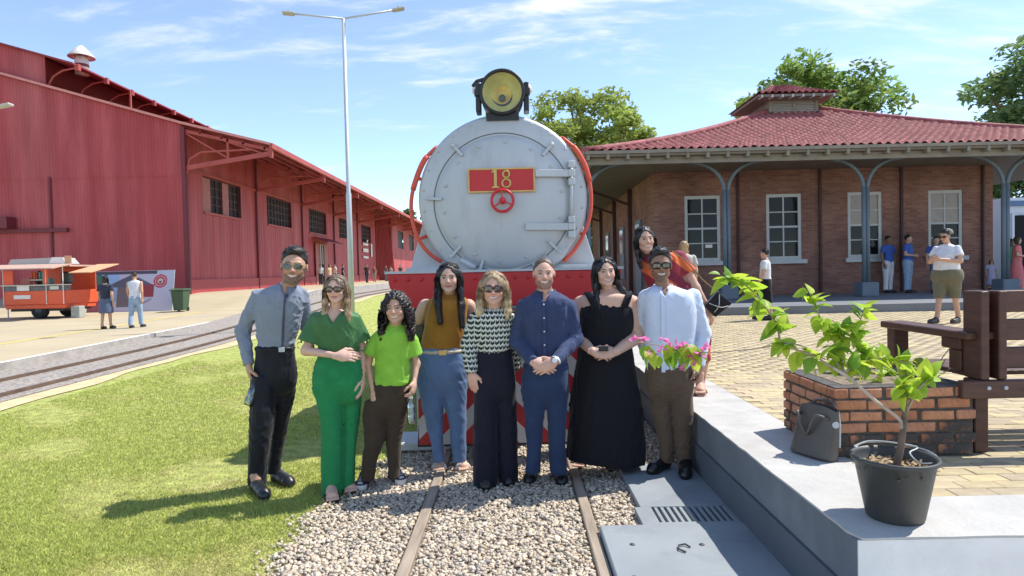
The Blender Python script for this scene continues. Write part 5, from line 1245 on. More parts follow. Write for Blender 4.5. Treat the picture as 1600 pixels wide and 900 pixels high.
def head_mesh(o, H, skin, neck, h=.0042):
    """head in its own frame (chin at 0, crown at z=H, face toward -y); neck = point the neck runs to"""
    F = Field((-.43 * H, -.56 * H, min(-.15 * H, neck[2] - .03)), (.43 * H, .56 * H, 1.04 * H), h); e = lambda c, r, k=.0, **kw: F.ell(np.array(c) * H, np.array(r) * H, k * H, **kw)
    fw = o.get('face_w', 1.05)
    e((0, .06, .63), (.335 * fw ** .5, .42, .365)); e((0, -.10, .42), (.272 * fw, .275, .36), .12)
    F.cone(V3(-.2 * fw, -.02, .22) * H, V3(-.05, -.25, .075) * H, .085 * H, .07 * H, .12 * H); F.cone(V3(.2 * fw, -.02, .22) * H, V3(.05, -.25, .075) * H, .085 * H, .07 * H, .12 * H)
    e((0, -.275, .07), (.085, .06, .065), .07)
    for s in (-1, 1):
        e((s * .145, -.395, .495), (.085, .045, .055), .06, sub=True)                 # eye hollows
        e((s * .14, -.295, .5), (.068, .062, .05), .012)                                # eyeballs under lids
        F.cone(V3(s * .05, -.365, .585) * H, V3(s * .2, -.325, .60) * H, .028 * H, .02 * H, .05 * H)
        e((s * .165 * fw, -.285, .35), (.085, .065, .085), .09)                         # cheek
        e((s * .345 * fw ** .5, .03, .47), (.03, .075, .125), .03)                      # ear
        e((s * .048, -.395, .352), (.034, .045, .032), .03)
    F.cone(V3(0, -.355, .55) * H, V3(0, -.435, .37) * H, .028 * H, .048 * H, .05 * H)
    sm_ = o.get('smile', 1.0); my = .215; mw_ = .105 + .035 * sm_
    for s in (-1, 1):
        F.cone(V3(0, -.372, my + .022) * H, V3(s * mw_, -.305, my + .012 + .036 * sm_) * H, .020 * H, .010 * H, .02 * H)
        F.cone(V3(0, -.362, my - .036) * H, V3(s * mw_, -.305, my + .006 + .036 * sm_) * H, .024 * H, .010 * H, .02 * H)
    F.cone(V3(0, .07, .18) * H, np.array(neck), .205 * H * o.get('neck', 1.0), .235 * H * o.get('neck', 1.0), .10 * H)
    v, q = F.mesh(); u = v / H
    c = np.tile(np.array(skin, float), (len(v), 1)); lum = np.array(skin)
    c = mixc(c, lum * np.array((1.08, .82, .80)), .55 * (blob(u, (-.17, -.3, .33), (.1, .12, .09), .6) + blob(u, (.17, -.3, .33), (.1, .12, .09), .6)) + .4 * blob(u, (0, -.45, .36), (.07, .08, .07), .6))
    if o.get('beard'):
        bz = u[:, 2] < (.285 + .02 * np.sin(u[:, 0] * 20)); side = (np.abs(u[:, 0]) > .215) & (u[:, 2] < .44) & (u[:, 1] < .06)
        m = np.clip((.31 - u[:, 2]) * 14, 0, 1) * (u[:, 1] < .10) * (u[:, 2] > -.06); m = np.maximum(m, np.clip((np.abs(u[:, 0]) - .20) * 20, 0, 1) * np.clip((.50 - u[:, 2]) * 8, 0, 1) * (u[:, 1] < .06) * (u[:, 2] > -.05) * .8)
        m = m * (1 - blob(u, (0, -.39, my), (.10, .12, .035), .3)) * np.clip((u[:, 2] + .1) * 8, 0, 1)
        m = np.maximum(m, blob(u, (0, -.40, .285), (.13, .08, .022), .5))
        c = mixc(c, o.get('beard_c', (.03, .022, .018)), m * o['beard'])
    arc = my + .040 * sm_ * (u[:, 0] / mw_) ** 2
    lip = np.clip(1.3 - np.abs(u[:, 2] - arc + .004) / (.050 * np.sqrt(np.clip(1 - (u[:, 0] / (mw_ * 1.05)) ** 2, 0, 1)) + .008), 0, 1) * (np.abs(u[:, 0]) < mw_ * 1.05) * (u[:, 1] < -.24)
    c = mixc(c, o.get('lip', lum * np.array((.95, .52, .52))), lip * .8)
    if o.get('teeth', True):
        t = np.clip(1.4 - np.abs(u[:, 2] - arc + .002) / (.024 * np.sqrt(np.clip(1 - (u[:, 0] / (mw_ * .92)) ** 2, 0, 1)) + .004), 0, 1) * (np.abs(u[:, 0]) < mw_ * .9) * (u[:, 1] < -.24); c = mixc(c, (.72, .68, .63), t)
    else:
        t = np.clip(1.3 - np.abs(u[:, 2] - arc) / .010, 0, 1) * (np.abs(u[:, 0]) < mw_ * .95) * (u[:, 1] < -.3); c = mixc(c, lum * .35, t)
    for s in (-1, 1):
        c = mixc(c, lum * .66, blob(u, (s * .14, -.34, .51), (.09, .1, .042), .45) * .6)  # eye sockets darkened, shade put into the skin colour
        c = mixc(c, (.46, .42, .39), blob(u, (s * .14, -.34, .497), (.060, .1, .018), .35)); c = mixc(c, (.02, .012, .01), blob(u, (s * .14, -.35, .499), (.032, .1, .026), .3))
        c = mixc(c, (.02, .015, .012), blob(u, (s * .145, -.34, .527), (.078, .1, .010), .5) * .9)
        bx = u[:, 0] * s; arcb = .588 + .012 * np.sin((bx - .05) * 16); m = np.clip(1.4 - np.abs(u[:, 2] - arcb) / .02, 0, 1) * np.clip((bx - .035) * 40, 0, 1) * np.clip((.225 - bx) * 30, 0, 1) * (u[:, 1] < -.25); c = mixc(c, o.get('brow', (.025, .018, .014)), m * .9)
        c = mixc(c, lum * .35, blob(u, (s * .03, -.43, .33), (.018, .05, .012), .5))
    return v, q, c

def hair_mesh(o, H, h=.0055):
    """styles built round the same skull"""
    st_ = o['hair']; long_ = o.get('hair_len', 0.0); F = Field((-.62 * H, -.5 * H, -(long_) * H - .02), (.62 * H, .62 * H, 1.2 * H), h); e = lambda c, r, k=.0, **kw: F.ell(np.array(c) * H, np.array(r) * H, k * H, **kw)
    fw = o.get('face_w', 1.05)
    if st_ in ('short', 'fade', 'bald'):
        t = o.get('hair_t', .035); e((0, .075, .66), (.335 * fw ** .5 + t * .6, .42 + t * .5, .355 + t))
        if st_ == 'fade' or o.get('quiff'): e((0, -.12, .93), (.24, .24, .10 + o.get('quiff', .02)), .08)
        # open the face and the nape
        e((0, -.47, .36), (.38, .40, .52 if st_ != 'bald' else .62), .03, sub=True)
        def nape(X, Y, Z): return (.36 * H + np.maximum(0.16 * H - (Y + .08 * H), 0) * 1.25) - Z
        F.cut_above(nape)
    else:
        t = o.get('hair_t', .05); e((0, .07, .64), (.335 * fw ** .5 + t, .42 + t, .365 + t * .9))
        wd = o.get('hair_w', .0)
        for s in (-1, 1):
            k_ = o.get('lockL' if s < 0 else 'lockR')
            if k_ is None: k_ = [(.30, .0, .62), (.36, .02, .35), (.37, -.02, .05), (.36, -.06, -long_ * .55), (.33, -.08, -long_)]
            pts = [V3(s * (x + wd * (1 - z) * .5), y, z) * H for x, y, z in k_]; n = len(pts); rad = [(.10 if i else .13) * H * o.get('lock_r', 1) * (1.0 if i < n - 1 else o.get('lock_tip', .7)) for i in range(n)]
            F.chain(pts, rad, .08 * H, sq=(1, 1.2, 1))
        # back curtain
        F.chain([V3(0, .22, .6) * H, V3(0, .24, .1) * H, V3(0, .2, -long_ * .8) * H], [.30 * H, .26 * H, .18 * H], .1 * H, sq=(1.15, .6, 1))
        px = o.get('part', 0.0)
        e((px * .3, -.50, .40), (.255 * fw, .42, .49), .035, sub=True)
    X = F.xs.astype(f32)[:, None, None]; Y = F.ys.astype(f32)[None, :, None]; Z = F.zs.astype(f32)[None, None, :]
    if st_ == 'curly':
        w = 0
        for i in range(7):
            d = RN.normal(0, 1, 3); d /= np.linalg.norm(d); w = w + np.sin(RN.uniform(150, 330) * (d[0] * X + d[1] * Y + d[2] * Z) + 1.5 * np.sin(RN.uniform(60, 120) * (d[1] * X - d[0] * Y + d[2] * Z)) + RN.uniform(0, 6))
        F.F += (.0065 * w / 2).astype(f32)
    elif st_ in ('short', 'fade', 'bald'):
        w = np.sin(X * 420 + 3 * np.sin(Z * 90)) + np.sin(Y * 380 + 2 * np.sin(X * 140)) + np.sin(Z * 300 + X * 150); F.F += (.0014 * w).astype(f32)
    else:
        an = np.arctan2(X, -Y + .02 * H); w = np.sin(an * 34 + 3 * np.sin(Z * 16 + an * 3)) + .7 * np.sin(an * 61 + 2 * np.sin(Z * 23) + 1) + .8 * np.sin(an * 13 + 2.5 * np.sin(Z * 11 + 2)); F.F += (.0014 * w).astype(f32)
    v, q = F.mesh(); u = v / H; base = np.array(o.get('hair_c', (.018, .013, .011))); tip = np.array(o.get('hair_tip', base))
    an = np.arctan2(u[:, 0], -u[:, 1]); stv = .5 + .5 * np.sin(an * 47 + 3 * np.sin(u[:, 2] * 5)) * np.sin(an * 21 + 1)
    g = np.clip((.75 - u[:, 2]) * 1.1, 0, 1); c = base[None] * (1 - g[:, None]) + tip[None] * g[:, None]; c = c * (.75 + .5 * stv[:, None])
    if o.get('streak'): c = mixc(c, o['streak'], (stv > .62) * .8 * np.clip(g + .25, 0, 1))
    return v, q, c

def hair_strands(o, H, seed=1):
    """fine ribbons lying over the hair volume so that its outline and sheen break up into locks"""
    rs = np.random.default_rng(seed); st_ = o['hair']; fw = o.get('face_w', 1.05); V = []; Fc = []; Cc = []; n0 = 0
    base = np.array(o.get('hair_c', (.018, .013, .011))); tip = np.array(o.get('hair_tip', base)); streak = o.get('streak')
    def ribbon(pts, w0, c0, c1):
        nonlocal n0
        p = np.array(pts); d = np.gradient(p, axis=0); d /= np.linalg.norm(d, axis=1)[:, None] + 1e-9; c_ = p - np.array((0, .06, .55)); s_ = np.cross(d, c_); s_ /= np.linalg.norm(s_, axis=1)[:, None] + 1e-9
        n = len(p); t = np.linspace(0, 1, n)[:, None]; w = w0 * (1 - .75 * t ** 2); V.append(np.stack([p - s_ * w, p + s_ * w], 1).reshape(-1, 3)); Cc.append(np.repeat(c0[None] * (1 - t) + c1[None] * t, 2, 0))
        a = np.arange(n - 1) * 2 + n0; Fc.append(np.stack([a, a + 1, a + 3, a + 2], 1)); n0 += 2 * n
    t_ = o.get('hair_t', .045); C0 = np.array((0, .07, .64)); R0 = np.array((.335 * fw ** .5 + t_ + .022, .42 + t_ + .022, .365 + t_ * .9 + .018))
    if st_ in ('long', 'curly'):
        long_ = o.get('hair_len', .5); wd = o.get('hair_w', 0.0); px = o.get('part', 0) * .5
        for s_ in (-1, 1):
            k_ = o.get('lockL' if s_ < 0 else 'lockR') or [(.30, .0, .62), (.36, .02, .35), (.37, -.02, .05), (.36, -.06, -long_ * .55), (.33, -.08, -long_)]
            L = np.array([(s_ * (x + wd * (1 - z) * .5), y, z) for x, y, z in k_]); sp = np.array(spline(L, 6)); rad = .10 * o.get('lock_r', 1)
            for i in range(330):
                y0 = rs.uniform(-.30, .34); a = rs.uniform(0, 6.28); rr = rad * rs.uniform(.95, 1.42); off = np.array((math.cos(a) * rr, math.sin(a) * rr * 1.2, 0))
                u = (y0) / R0[1]; zt = C0[2] + R0[2] * math.sqrt(max(1 - u * u * .95, .05))
                q0 = np.array((px + rs.normal(0, .015), C0[1] + y0 * .95, zt - .01)); th = .85; q1 = C0 + R0 * np.array((s_ * math.sin(th) * math.sqrt(1 - u * u * .8), u * .9, math.cos(th) * math.sqrt(1 - u * u * .8)))
                m = sp[4:]; fr = rs.uniform(.7, 1.06); m = m[:max(int(len(m) * min(fr, 1)), 5)]
                taper = np.linspace(1, .55, len(m))[:, None]; m2 = m + off[None] * taper
                if fr > 1: m2 = np.concatenate([m2, m2[-1:] + (m2[-1:] - m2[-2:-1]) * rs.uniform(.5, 2)])
                if st_ == 'curly':
                    ph = rs.uniform(0, 6.28); tt = np.linspace(0, 1, 34); pp = np.array([np.interp(tt, np.linspace(0, 1, len(m2)), m2[:, j]) for j in range(3)]).T; am = .035 * np.clip(tt * 4, 0, 1)
                    pts = pp + np.stack([am * np.cos(ph + tt * 42), am * np.sin(ph + tt * 42), am * .3 * np.sin(ph * 2 + tt * 30)], 1) * rs.uniform(.6, 1.3)
                else:
                    wv = rs.normal(0, .012); pts = np.array(spline([q0, q1] + [q for q in m2[::3]], 4)); pts[:, 0] += wv * np.sin(np.linspace(0, rs.uniform(4, 9), len(pts)))
                sh_ = rs.uniform(.6, 1.5); c0, c1 = base * sh_, tip * sh_
                if streak is not None and rs.random() < .35: c1 = np.array(streak) * rs.uniform(.7, 1.2); c0 = c0 * .6 + c1 * .4
                ribbon(pts, .008 if st_ == 'long' else .012, c0, c1)
    elif st_ in ('short', 'fade'):
        for i in range(700):
            th = rs.uniform(0, 1.25); ph = rs.uniform(0, 6.28); n_ = np.array((math.sin(th) * math.cos(ph), math.sin(th) * math.sin(ph), math.cos(th))); p = np.array((0, .075, .66)) + np.array((.335 * fw ** .5 + t_ * .6, .42 + t_ * .5, .355 + t_)) * n_
            if p[1] < -.30 and p[2] < .84: continue
            q = o.get('quiff', 0) * 1.2 * max(0, .15 - p[1]) * 2.5; d = n_ * .5 + np.array((rs.normal(0, .35), .35 + rs.normal(0, .35), .3 + q * 3)); d /= np.linalg.norm(d); L = (.05 + q * .8) * rs.uniform(.6, 1.3); c_ = base * rs.uniform(.6, 1.8)
            ribbon([p - n_ * .01 + np.array((0, 0, q * .6)), p + d * L * .5 + np.array((0, 0, q * .6)), p + d * L + np.array((0, .02, -.01 + q * .6))], .010, c_, c_)
    if not V: return None
    return np.concatenate(V) * H, np.concatenate(Fc), np.concatenate(Cc)
HANDC = {}
def hand_mesh(curl, spread=.0):
    key = (curl, spread)
    if key in HANDC: return HANDC[key]
    F = Field((-.03, -.06, -.10), (.19, .09, .03), .0036)
    F.cone((-.02, 0, 0), (.03, 0, 0), .027, .03, 0, sq=(1, 1, .72)); F.ell((.052, 0, 0), (.056, .043, .017), .02)
    for i, (y, L, r) in enumerate(((.030, .074, .0088), (.010, .084, .0092), (-.0105, .078, .0088), (-.030, .060, .0078))):
        a = V3(.088 - abs(i - 1) * .004, y, 0); t = curl * .55 * (1 + .12 * i); d = V3(math.cos(t), spread * y * 6, -math.sin(t)); b = a + d * L * .45; t2 = t + curl * .75; c = b + V3(math.cos(t2), spread * y * 6, -math.sin(t2)) * L * .32; t3 = t2 + curl * .4; e = c + V3(math.cos(t3), spread * y * 5, -math.sin(t3)) * L * .22
        F.chain([a, b, c, e], [r * 1.08, r, r * .95, r * .8], .004)
    F.chain([V3(.018, .030, -.004), V3(.05, .056, -.012), V3(.078, .062, -.02 - .02 * curl), V3(.098, .06, -.026 - .03 * curl)], [.014, .0115, .010, .0085], .008)
    HANDC[key] = F.mesh(); return HANDC[key]
def place_hand(wrist, d, n, t, curl=.5, size=1.0, spread=0.0):
    """d = finger direction, n = back of the hand, t = thumb side"""
    v, q = hand_mesh(curl, spread); d = np.array(d, float); d /= np.linalg.norm(d); n = np.array(n, float); n = n - d * (n @ d); n /= np.linalg.norm(n)
    y = np.cross(n, d); 
    if y @ np.array(t, float) < 0: y = -y
    Rm = np.stack([d, y, n], 1); w = (v * size) @ Rm.T + np.array(wrist)
    if np.linalg.det(Rm) < 0: q = q[:, ::-1]
    return w, q
def shoe_mesh(heel, toe, w=1.0, high=.07, kind='dress'):
    """heel and toe on the ground (plan points, metres)"""
    heel = np.array(heel, float); toe = np.array(toe, float); d = toe - heel; L = np.linalg.norm(d[:2]); d = d / np.linalg.norm(d)
    F = Field((-.03, -.07, -.01), (L + .03, .07, high + .06), .005)
    F.chain([V3(.045, 0, .042), V3(L * .55, 0, .04), V3(L * .78, 0, .034), V3(L - .035, 0, .026)], [.040, .038, .043 * w, .034 * w], .03)
    F.chain([V3(.05, 0, .05), V3(.062, 0, high)], [.040, .043], .03); F.cone((.07, 0, .07), (L * .55, 0, .05), .036, .035, .03)
    F.cut_above(lambda X, Y, Z: .0 - Z)
    v, q = F.mesh(); s = V3(-d[1], d[0], 0)
    return v, q, (v[:, 0:1] * d[None] + v[:, 1:2] * s[None] + v[:, 2:3] * V3(0, 0, 1)[None] + heel[None]), L
def foot_mesh(heel, toe, z0=.02):
    heel = np.array(heel, float); toe = np.array(toe, float); d = toe - heel; L = np.linalg.norm(d); d /= L
    F = Field((-.03, -.07, -.01), (L + .03, .07, .16), .0045)
    F.chain([V3(.035, 0, .035), V3(L * .45, 0, .036), V3(L * .72, 0, .024)], [.032, .03, .024], .03); F.cone((L * .6, 0, .02), (L * .76, 0, .018), .03, .03, .03, sq=(1, 1.35, 1)); F.chain([V3(.055, 0, .06), V3(.06, 0, .15)], [.034, .033], .03)
    for i, (y, l) in enumerate(((-.034, .24), (-.016, .25), (.0, .245), (.016, .235), (.032, .21))): F.cone((L * .72, y, .015), (L * (.72 + l), y * 1.05, .011), .0115, .0095 if abs(y) < .03 else .011, .004)
    F.cut_above(lambda X, Y, Z: .001 - Z)
    v, q = F.mesh(); s = V3(-d[1], d[0], 0); return v, q, v[:, 0:1] * d[None] + v[:, 1:2] * s[None] + v[:, 2:3] * V3(0, 0, 1)[None] + heel[None] + V3(0, 0, z0), L

def merge(parts):
    v = []; q = []; c = []; n = 0
    for a, b, d in parts:
        if len(a) == 0: continue
        v.append(a); q.append(b + n); c.append(d if d.ndim == 2 else np.tile(d, (len(a), 1))); n += len(a)
    return np.concatenate(v), np.concatenate(q), np.concatenate(c)
def cl(name, rgb, **kw):
    a = dict(rough=.85, bump=.0032, bscale=17, var=.10, vscale=14, spec=.2, sheen=.1); a.update(kw); return M(name, rgb, a.pop('rough'), **a)

def person(label, base, o, rotz=0.0, group=None, res=1.0):
    """o: everything in metres relative to base.  torso/pelvis: sections (z,cx,cy,rx,ry); arms: [(pts, radii, hand)], legs: [sections]"""
    t = thing('person', label, 'person', base, rotz, group)
    skin = np.minimum(np.array(o['skin'], float) * np.array((1.16, 1.17, 1.18)), .8); h = .009 * res; parts = []
    torso, arms, legs = o['torso'], o.get('arms', []), o.get('legs', [])
    allz = [s[0] for s in torso]
    # ---- head
    hd = o['head']; H = hd['H']; Rm = rotm(hd.get('yaw', 0), hd.get('tilt', 0), hd.get('pitch', 0)); org = np.array(hd['chin'], float) 
    off = V3(0, -.255 * H, 0.0)                       # chin sits ahead of the neck axis
    org = org - Rm @ off
    org0 = org
    nb = np.array(o['neck_base'], float); nl = Rm.T @ (nb - org0)
    v, q, c = head_mesh(o, H, skin, nl, .0042 * res); parts.append((v @ Rm.T + org0, q, c))
    # ---- skin body
    pts = [p for a in arms for p in a[0]] + [s[1:3] + (s[0],) for s in torso] + [(s[1], s[2], s[0]) for l in legs for s in l]
    A = np.array(pts, float); lo, hi = A.min(0) - .16, A.max(0) + .16; lo[2] = max(lo[2], .0)
    F = Field(lo, hi, .011 * res)
    shr = o.get('shrink', -.018)
    F.loft([(q_[0], q_[1], q_[2], q_[3] * o.get('core', .84), q_[4] * o.get('core', .84) ** .6) for q_ in torso], 0, shr); F.cone(nb + V3(0, .01, -.05), nb, .06, .05, .05)
    for a in arms:
        rr = a[1]; g = a[3] if len(a) > 3 else -.010
        ap = [np.array(p, float) for p in a[0]]; r2 = [r + g for r in rr]
        if g < -.005: r2[0] *= .72; ap[0] = ap[0] * .85 + nb * .15
        F.chain(ap, r2, .02)
    for l in legs: F.loft(l, .02, o.get('leg_shrink', -.012))
    for ft_ in o.get('feet', []):
        he, to = np.array(ft_['heel'], float), np.array(ft_['toe'], float); d = (to - he) / np.linalg.norm(to - he); up = np.array(ft_.get('knee', he + V3(0, 0, .25)), float)
        F.cone(he + d * .06 + V3(0, 0, .06), (he + d * .055) * .6 + up * .4 + V3(0, 0, .03), .034, .042, .02)
    v, q = F.mesh(); parts.append((v, q, skin))
    for a in arms:
        if a[2]:
            hd_ = a[2]; w = np.array(a[0][-1], float); d = np.array(hd_.get('d', np.array(a[0][-1], float) - np.array(a[0][-2], float)), float)
            v, q = place_hand(w, d, hd_['n'], hd_['t'], hd_.get('curl', .5), hd_.get('size', 1.0)); parts.append((v, q, skin * hd_.get('tone', 1.0)))
    for ft_ in o.get('feet', []):
        if ft_['kind'] == 'bare':
            v0, q, v, L = foot_mesh(ft_['heel'], ft_['toe']); parts.append((v, q, skin * .95))
    v, q, c = merge(parts)
    if o.get('tattoo') is not None:
        p = np.array(o['tattoo']); d = v - p; m = (np.abs(np.sin(d[:, 2] * 120 + 3 * np.sin(d[:, 0] * 90))) > .55) * np.clip(1.3 - np.sqrt((d[:, 0] / .035) ** 2 + (d[:, 2] / .055) ** 2), 0, 1) * (d[:, 1] < .01); c = mixc(c, skin * .25, m)
    body = mesh_obj('body', v, q, m_skin, t, smooth=True, vcol=c, world=False)
    # ---- hair
    if o.get('hair'):
        v, q, c = hair_mesh(o, H, .0055 * res); hr_ = mesh_obj('hair', v @ Rm.T + org0, q, m_hair, t, smooth=True, vcol=c, world=False)
        if res < 2.1:
            hs = hair_strands(o, H, int(abs(base[0]) * 1000) % 997)
            if hs: mesh_obj('strands', hs[0] @ Rm.T + org0, hs[1], m_strand, hr_, smooth=True, vcol=hs[2], world=False, kind='stuff')
    # ---- garments
    for g in o.get('garments', []):
        secs = g.get('secs', []); arm_ids = g.get('arms', []); leg_ids = g.get('legs', [])
        P_ = [(s[1] - s[3], s[2] - s[4], s[0]) for s in secs] + [(s[1] + s[3], s[2] + s[4], s[0]) for s in secs]
        for i in arm_ids: P_ += [tuple(p) for p in arms[i][0]]
        for l in leg_ids: P_ += [(s[1] - s[3], s[2] - s[4], s[0]) for s in legs[l]] + [(s[1] + s[3], s[2] + s[4], s[0]) for s in legs[l]]
        A = np.array(P_, float); F = Field(A.min(0) - .08, A.max(0) + .08, g.get('h', .0085) * res); gr = g.get('grow', 0)
        if arm_ids: secs = [(q_[0], q_[1], q_[2], q_[3] * .91, q_[4]) for q_ in secs]
        if leg_ids:
            lw = min(secs, key=lambda q_: q_[0]); secs = [q_ if q_ is not lw else (q_[0], q_[1], q_[2], q_[3] * .93, q_[4] * .72) for q_ in secs] + [(lw[0] - .07, lw[1], lw[2], lw[3] * .5, lw[4] * .3)]
        if secs: F.loft(secs, 0, gr, p=g.get('p', 2.3), capr=.03)
        for i in arm_ids:
            pts = [np.array(p, float) for p in arms[i][0]]; rad = [r + g.get('sleeve', .004) for r in arms[i][1]]; n_ = g.get('sleeve_n', len(pts))
            if n_ < len(pts):
                fr = n_ - int(n_); k_ = int(n_); pp = pts[:k_] + ([pts[k_ - 1] + (pts[k_] - pts[k_ - 1]) * fr] if fr > 0 else []); rr = rad[:k_] + ([rad[k_ - 1] * (1 + g.get('flare', .12))] if fr > 0 else [])
            else: pp, rr = pts, rad
            rr[0] *= .88; F.chain(pp, rr, .022)
            # open the sleeve end flat
            e, d = pp[-1], pp[-1] - pp[-2]; d = d / np.linalg.norm(d)
            def endcut(X, Y, Z, e=e, d=d, R=rad[-1] * 1.9):
                s_ = (X - e[0]) * d[0] + (Y - e[1]) * d[1] + (Z - e[2]) * d[2]; far = np.sqrt((X - e[0]) ** 2 + (Y - e[1]) ** 2 + (Z - e[2]) ** 2) - R; return np.minimum(s_, -far) * 1.0
            F.cut_above(endcut)
        for l in leg_ids: F.loft(legs[l], .016, gr, p=2.1, capr=.012)
        for fn in g.get('cuts', []): F.cut_above(fn)
        if g.get('wr', .004): F.wrinkle(g.get('wr', .004), g.get('seed', 1), g.get('wf', 36), g.get('wa', (1, 1, .6)))
        v, q = F.mesh(); cc = None
        if g.get('paint'): cc = g['paint'](v)
        mesh_obj(g['name'], v, q, g['mat'], t, smooth=True, world=False, vcol=cc)
    # ---- shoes
    for ft_ in o.get('feet', []):
        if ft_['kind'] in ('dress', 'sneaker', 'loafer', 'pump'):
            v0, q, v, L = shoe_mesh(ft_['heel'], ft_['toe'], ft_.get('w', 1), ft_.get('high', .075))
            c = np.tile(np.array(ft_['col'], float), (len(v), 1)); sole = v0[:, 2] < (.020 if ft_['kind'] == 'sneaker' else .010); c[sole] = ft_.get('sole', (.01, .01, .01))
            if ft_['kind'] == 'sneaker':
                c[(v0[:, 0] > L - .042) & (v0[:, 2] < .05)] = (.62, .6, .57); lace = (np.abs(v0[:, 1]) < .018) & (v0[:, 2] > .06) & (np.sin(v0[:, 0] * 260) > -.2) & (v0[:, 0] > .09); c[lace] = (.55, .54, .52)
            mesh_obj('shoe', v, q, M('shoe', (1, 1, 1), .35, vcol=True, spec=.5) if ft_['kind'] != 'sneaker' else M('canvas_shoe', (1, 1, 1), .8, vcol=True), t, smooth=True, vcol=c, world=False)
        elif ft_['kind'] == 'bare':
            he, to = np.array(ft_['heel'], float), np.array(ft_['toe'], float); d = to - he; L = np.linalg.norm(d); d /= L; s = V3(-d[1], d[0], 0); ms = cl('sandal_%s' % ft_.get('mk', 'x'), ft_['col'], rough=.5)
            b = MB(); out = [(x * L, y) for x, y in ((-.04, -.02), (.1, -.034), (.5, -.036), (.78, -.048), (.98, -.03), (1.02, 0), (.98, .03), (.78, .048), (.5, .036), (.1, .034), (-.04, .02))]
            b.prism(out, 0, .018, 'xy'); vv = np.concatenate(b.v); vv = vv[:, 0:1] * d[None] + vv[:, 1:2] * s[None] + vv[:, 2:3] * V3(0, 0, 1)[None] + he; sd_ = mesh_obj('sandal', vv, b.f, ms, t, world=False)
            for x in ft_.get('straps', (.70,)):
                b = MB(); b.tube([he + d * L * x + s * (.05 * math.cos(a)) + V3(0, 0, .018 + ft_.get('strap_h', .045) * math.sin(a)) for a in np.linspace(0, math.pi, 9)], ft_.get('strap_r', .012), 6); b.build('strap', ms, sd_, smooth=True, world=False)
    # ---- glasses
    gs = o.get('glasses')
    if gs:
        mf = cl('frame_%s' % gs.get('name', 'dark'), gs.get('col', (.02, .015, .015)), rough=.3, bump=0, sheen=0); ml = M('lens_%s' % gs.get('name', 'dark'), gs.get('lens', (.015, .013, .012)), .06, spec=.8)
        root = None; sz = gs.get('size', 1.0)
        for s in (-1, 1):
            c0 = V3(s * .148, -.405, .50) * H; ring = []
            for k in range(20):
                a = 2 * math.pi * k / 20; ca, sa = math.cos(a), math.sin(a); n_ = gs.get('n', 2.6); x = math.copysign(abs(ca) ** (2 / n_), ca) * .125 * sz; z = math.copysign(abs(sa) ** (2 / n_), sa) * .088 * sz; ring.append(c0 + V3(x, abs(x + s * .148) ** 2 * .9 - .02, z - .012) * H)
            ring = np.array(ring); vv = np.concatenate([ring, [ring.mean(0) - V3(0, .004, 0)]]); ff_ = [(k, (k + 1) % 20, 20) for k in range(20)]
            b = MB(); b.tube(list(ring) + [ring[0]], gs.get('rim', .0032), 5, caps=False)
            if root is None: b.tube([V3(-.04, -.425, .52) * H, V3(0, -.435, .53) * H, V3(.04, -.425, .52) * H], .0032, 5)
            b.tube([V3(s * .272 * sz, -.37, .52) * H, V3(s * .35, -.15, .53) * H, V3(s * .365, .03, .52) * H], .0032, 5)
            bv = np.concatenate(b.v) @ Rm.T + org0
            if root is None: root = mesh_obj('glasses', bv, b.f, mf, t, smooth=True, world=False)
            else: mesh_obj('rim', bv, b.f, mf, root, smooth=True, world=False)
            mesh_obj('lens', vv @ Rm.T + org0, ff_, ml, root, smooth=True, world=False)
    return t

# ------------------------------------------------------------------ turning measured photo outlines into body sections
class Px:
    """a standing place: pixel outline at depth Y -> metres relative to the feet"""
    def __init__(s, px, Y, z0=0.0): s.Y = Y; b = P(px, 600, Y); s.base = V3(b[0], Y, z0)
    def p(s, px, py, dy=0.0): return P(px, py, s.Y + dy) - s.base
    def sec(s, py, xl, xr, dy=0.0, ry=None, k=.62):
        a, b = s.p(xl, py, dy), s.p(xr, py, dy); rx = (b[0] - a[0]) / 2; return ((a[2] + b[2]) / 2, (a[0] + b[0]) / 2, dy, rx, ry if ry else max(rx * k, .05))
    def secs(s, rows, **kw): return [s.sec(*r, **kw) if len(r) < 4 else s.sec(r[0], r[1], r[2], r[3], *(r[4:]), **({} if len(r) > 4 else kw)) for r in rows]
    def g(s, px, py): return G(px, py, s.base[2]) - s.base
def headspec(a, px, top, chin, dy=-.02, hairpad=.06, **kw):
    """px: x of chin"""
    c = a.p(px, chin, dy - .07); t = a.p(px, top, dy); return dict(chin=c, H=(t[2] - c[2]) * (1 - hairpad), **kw)
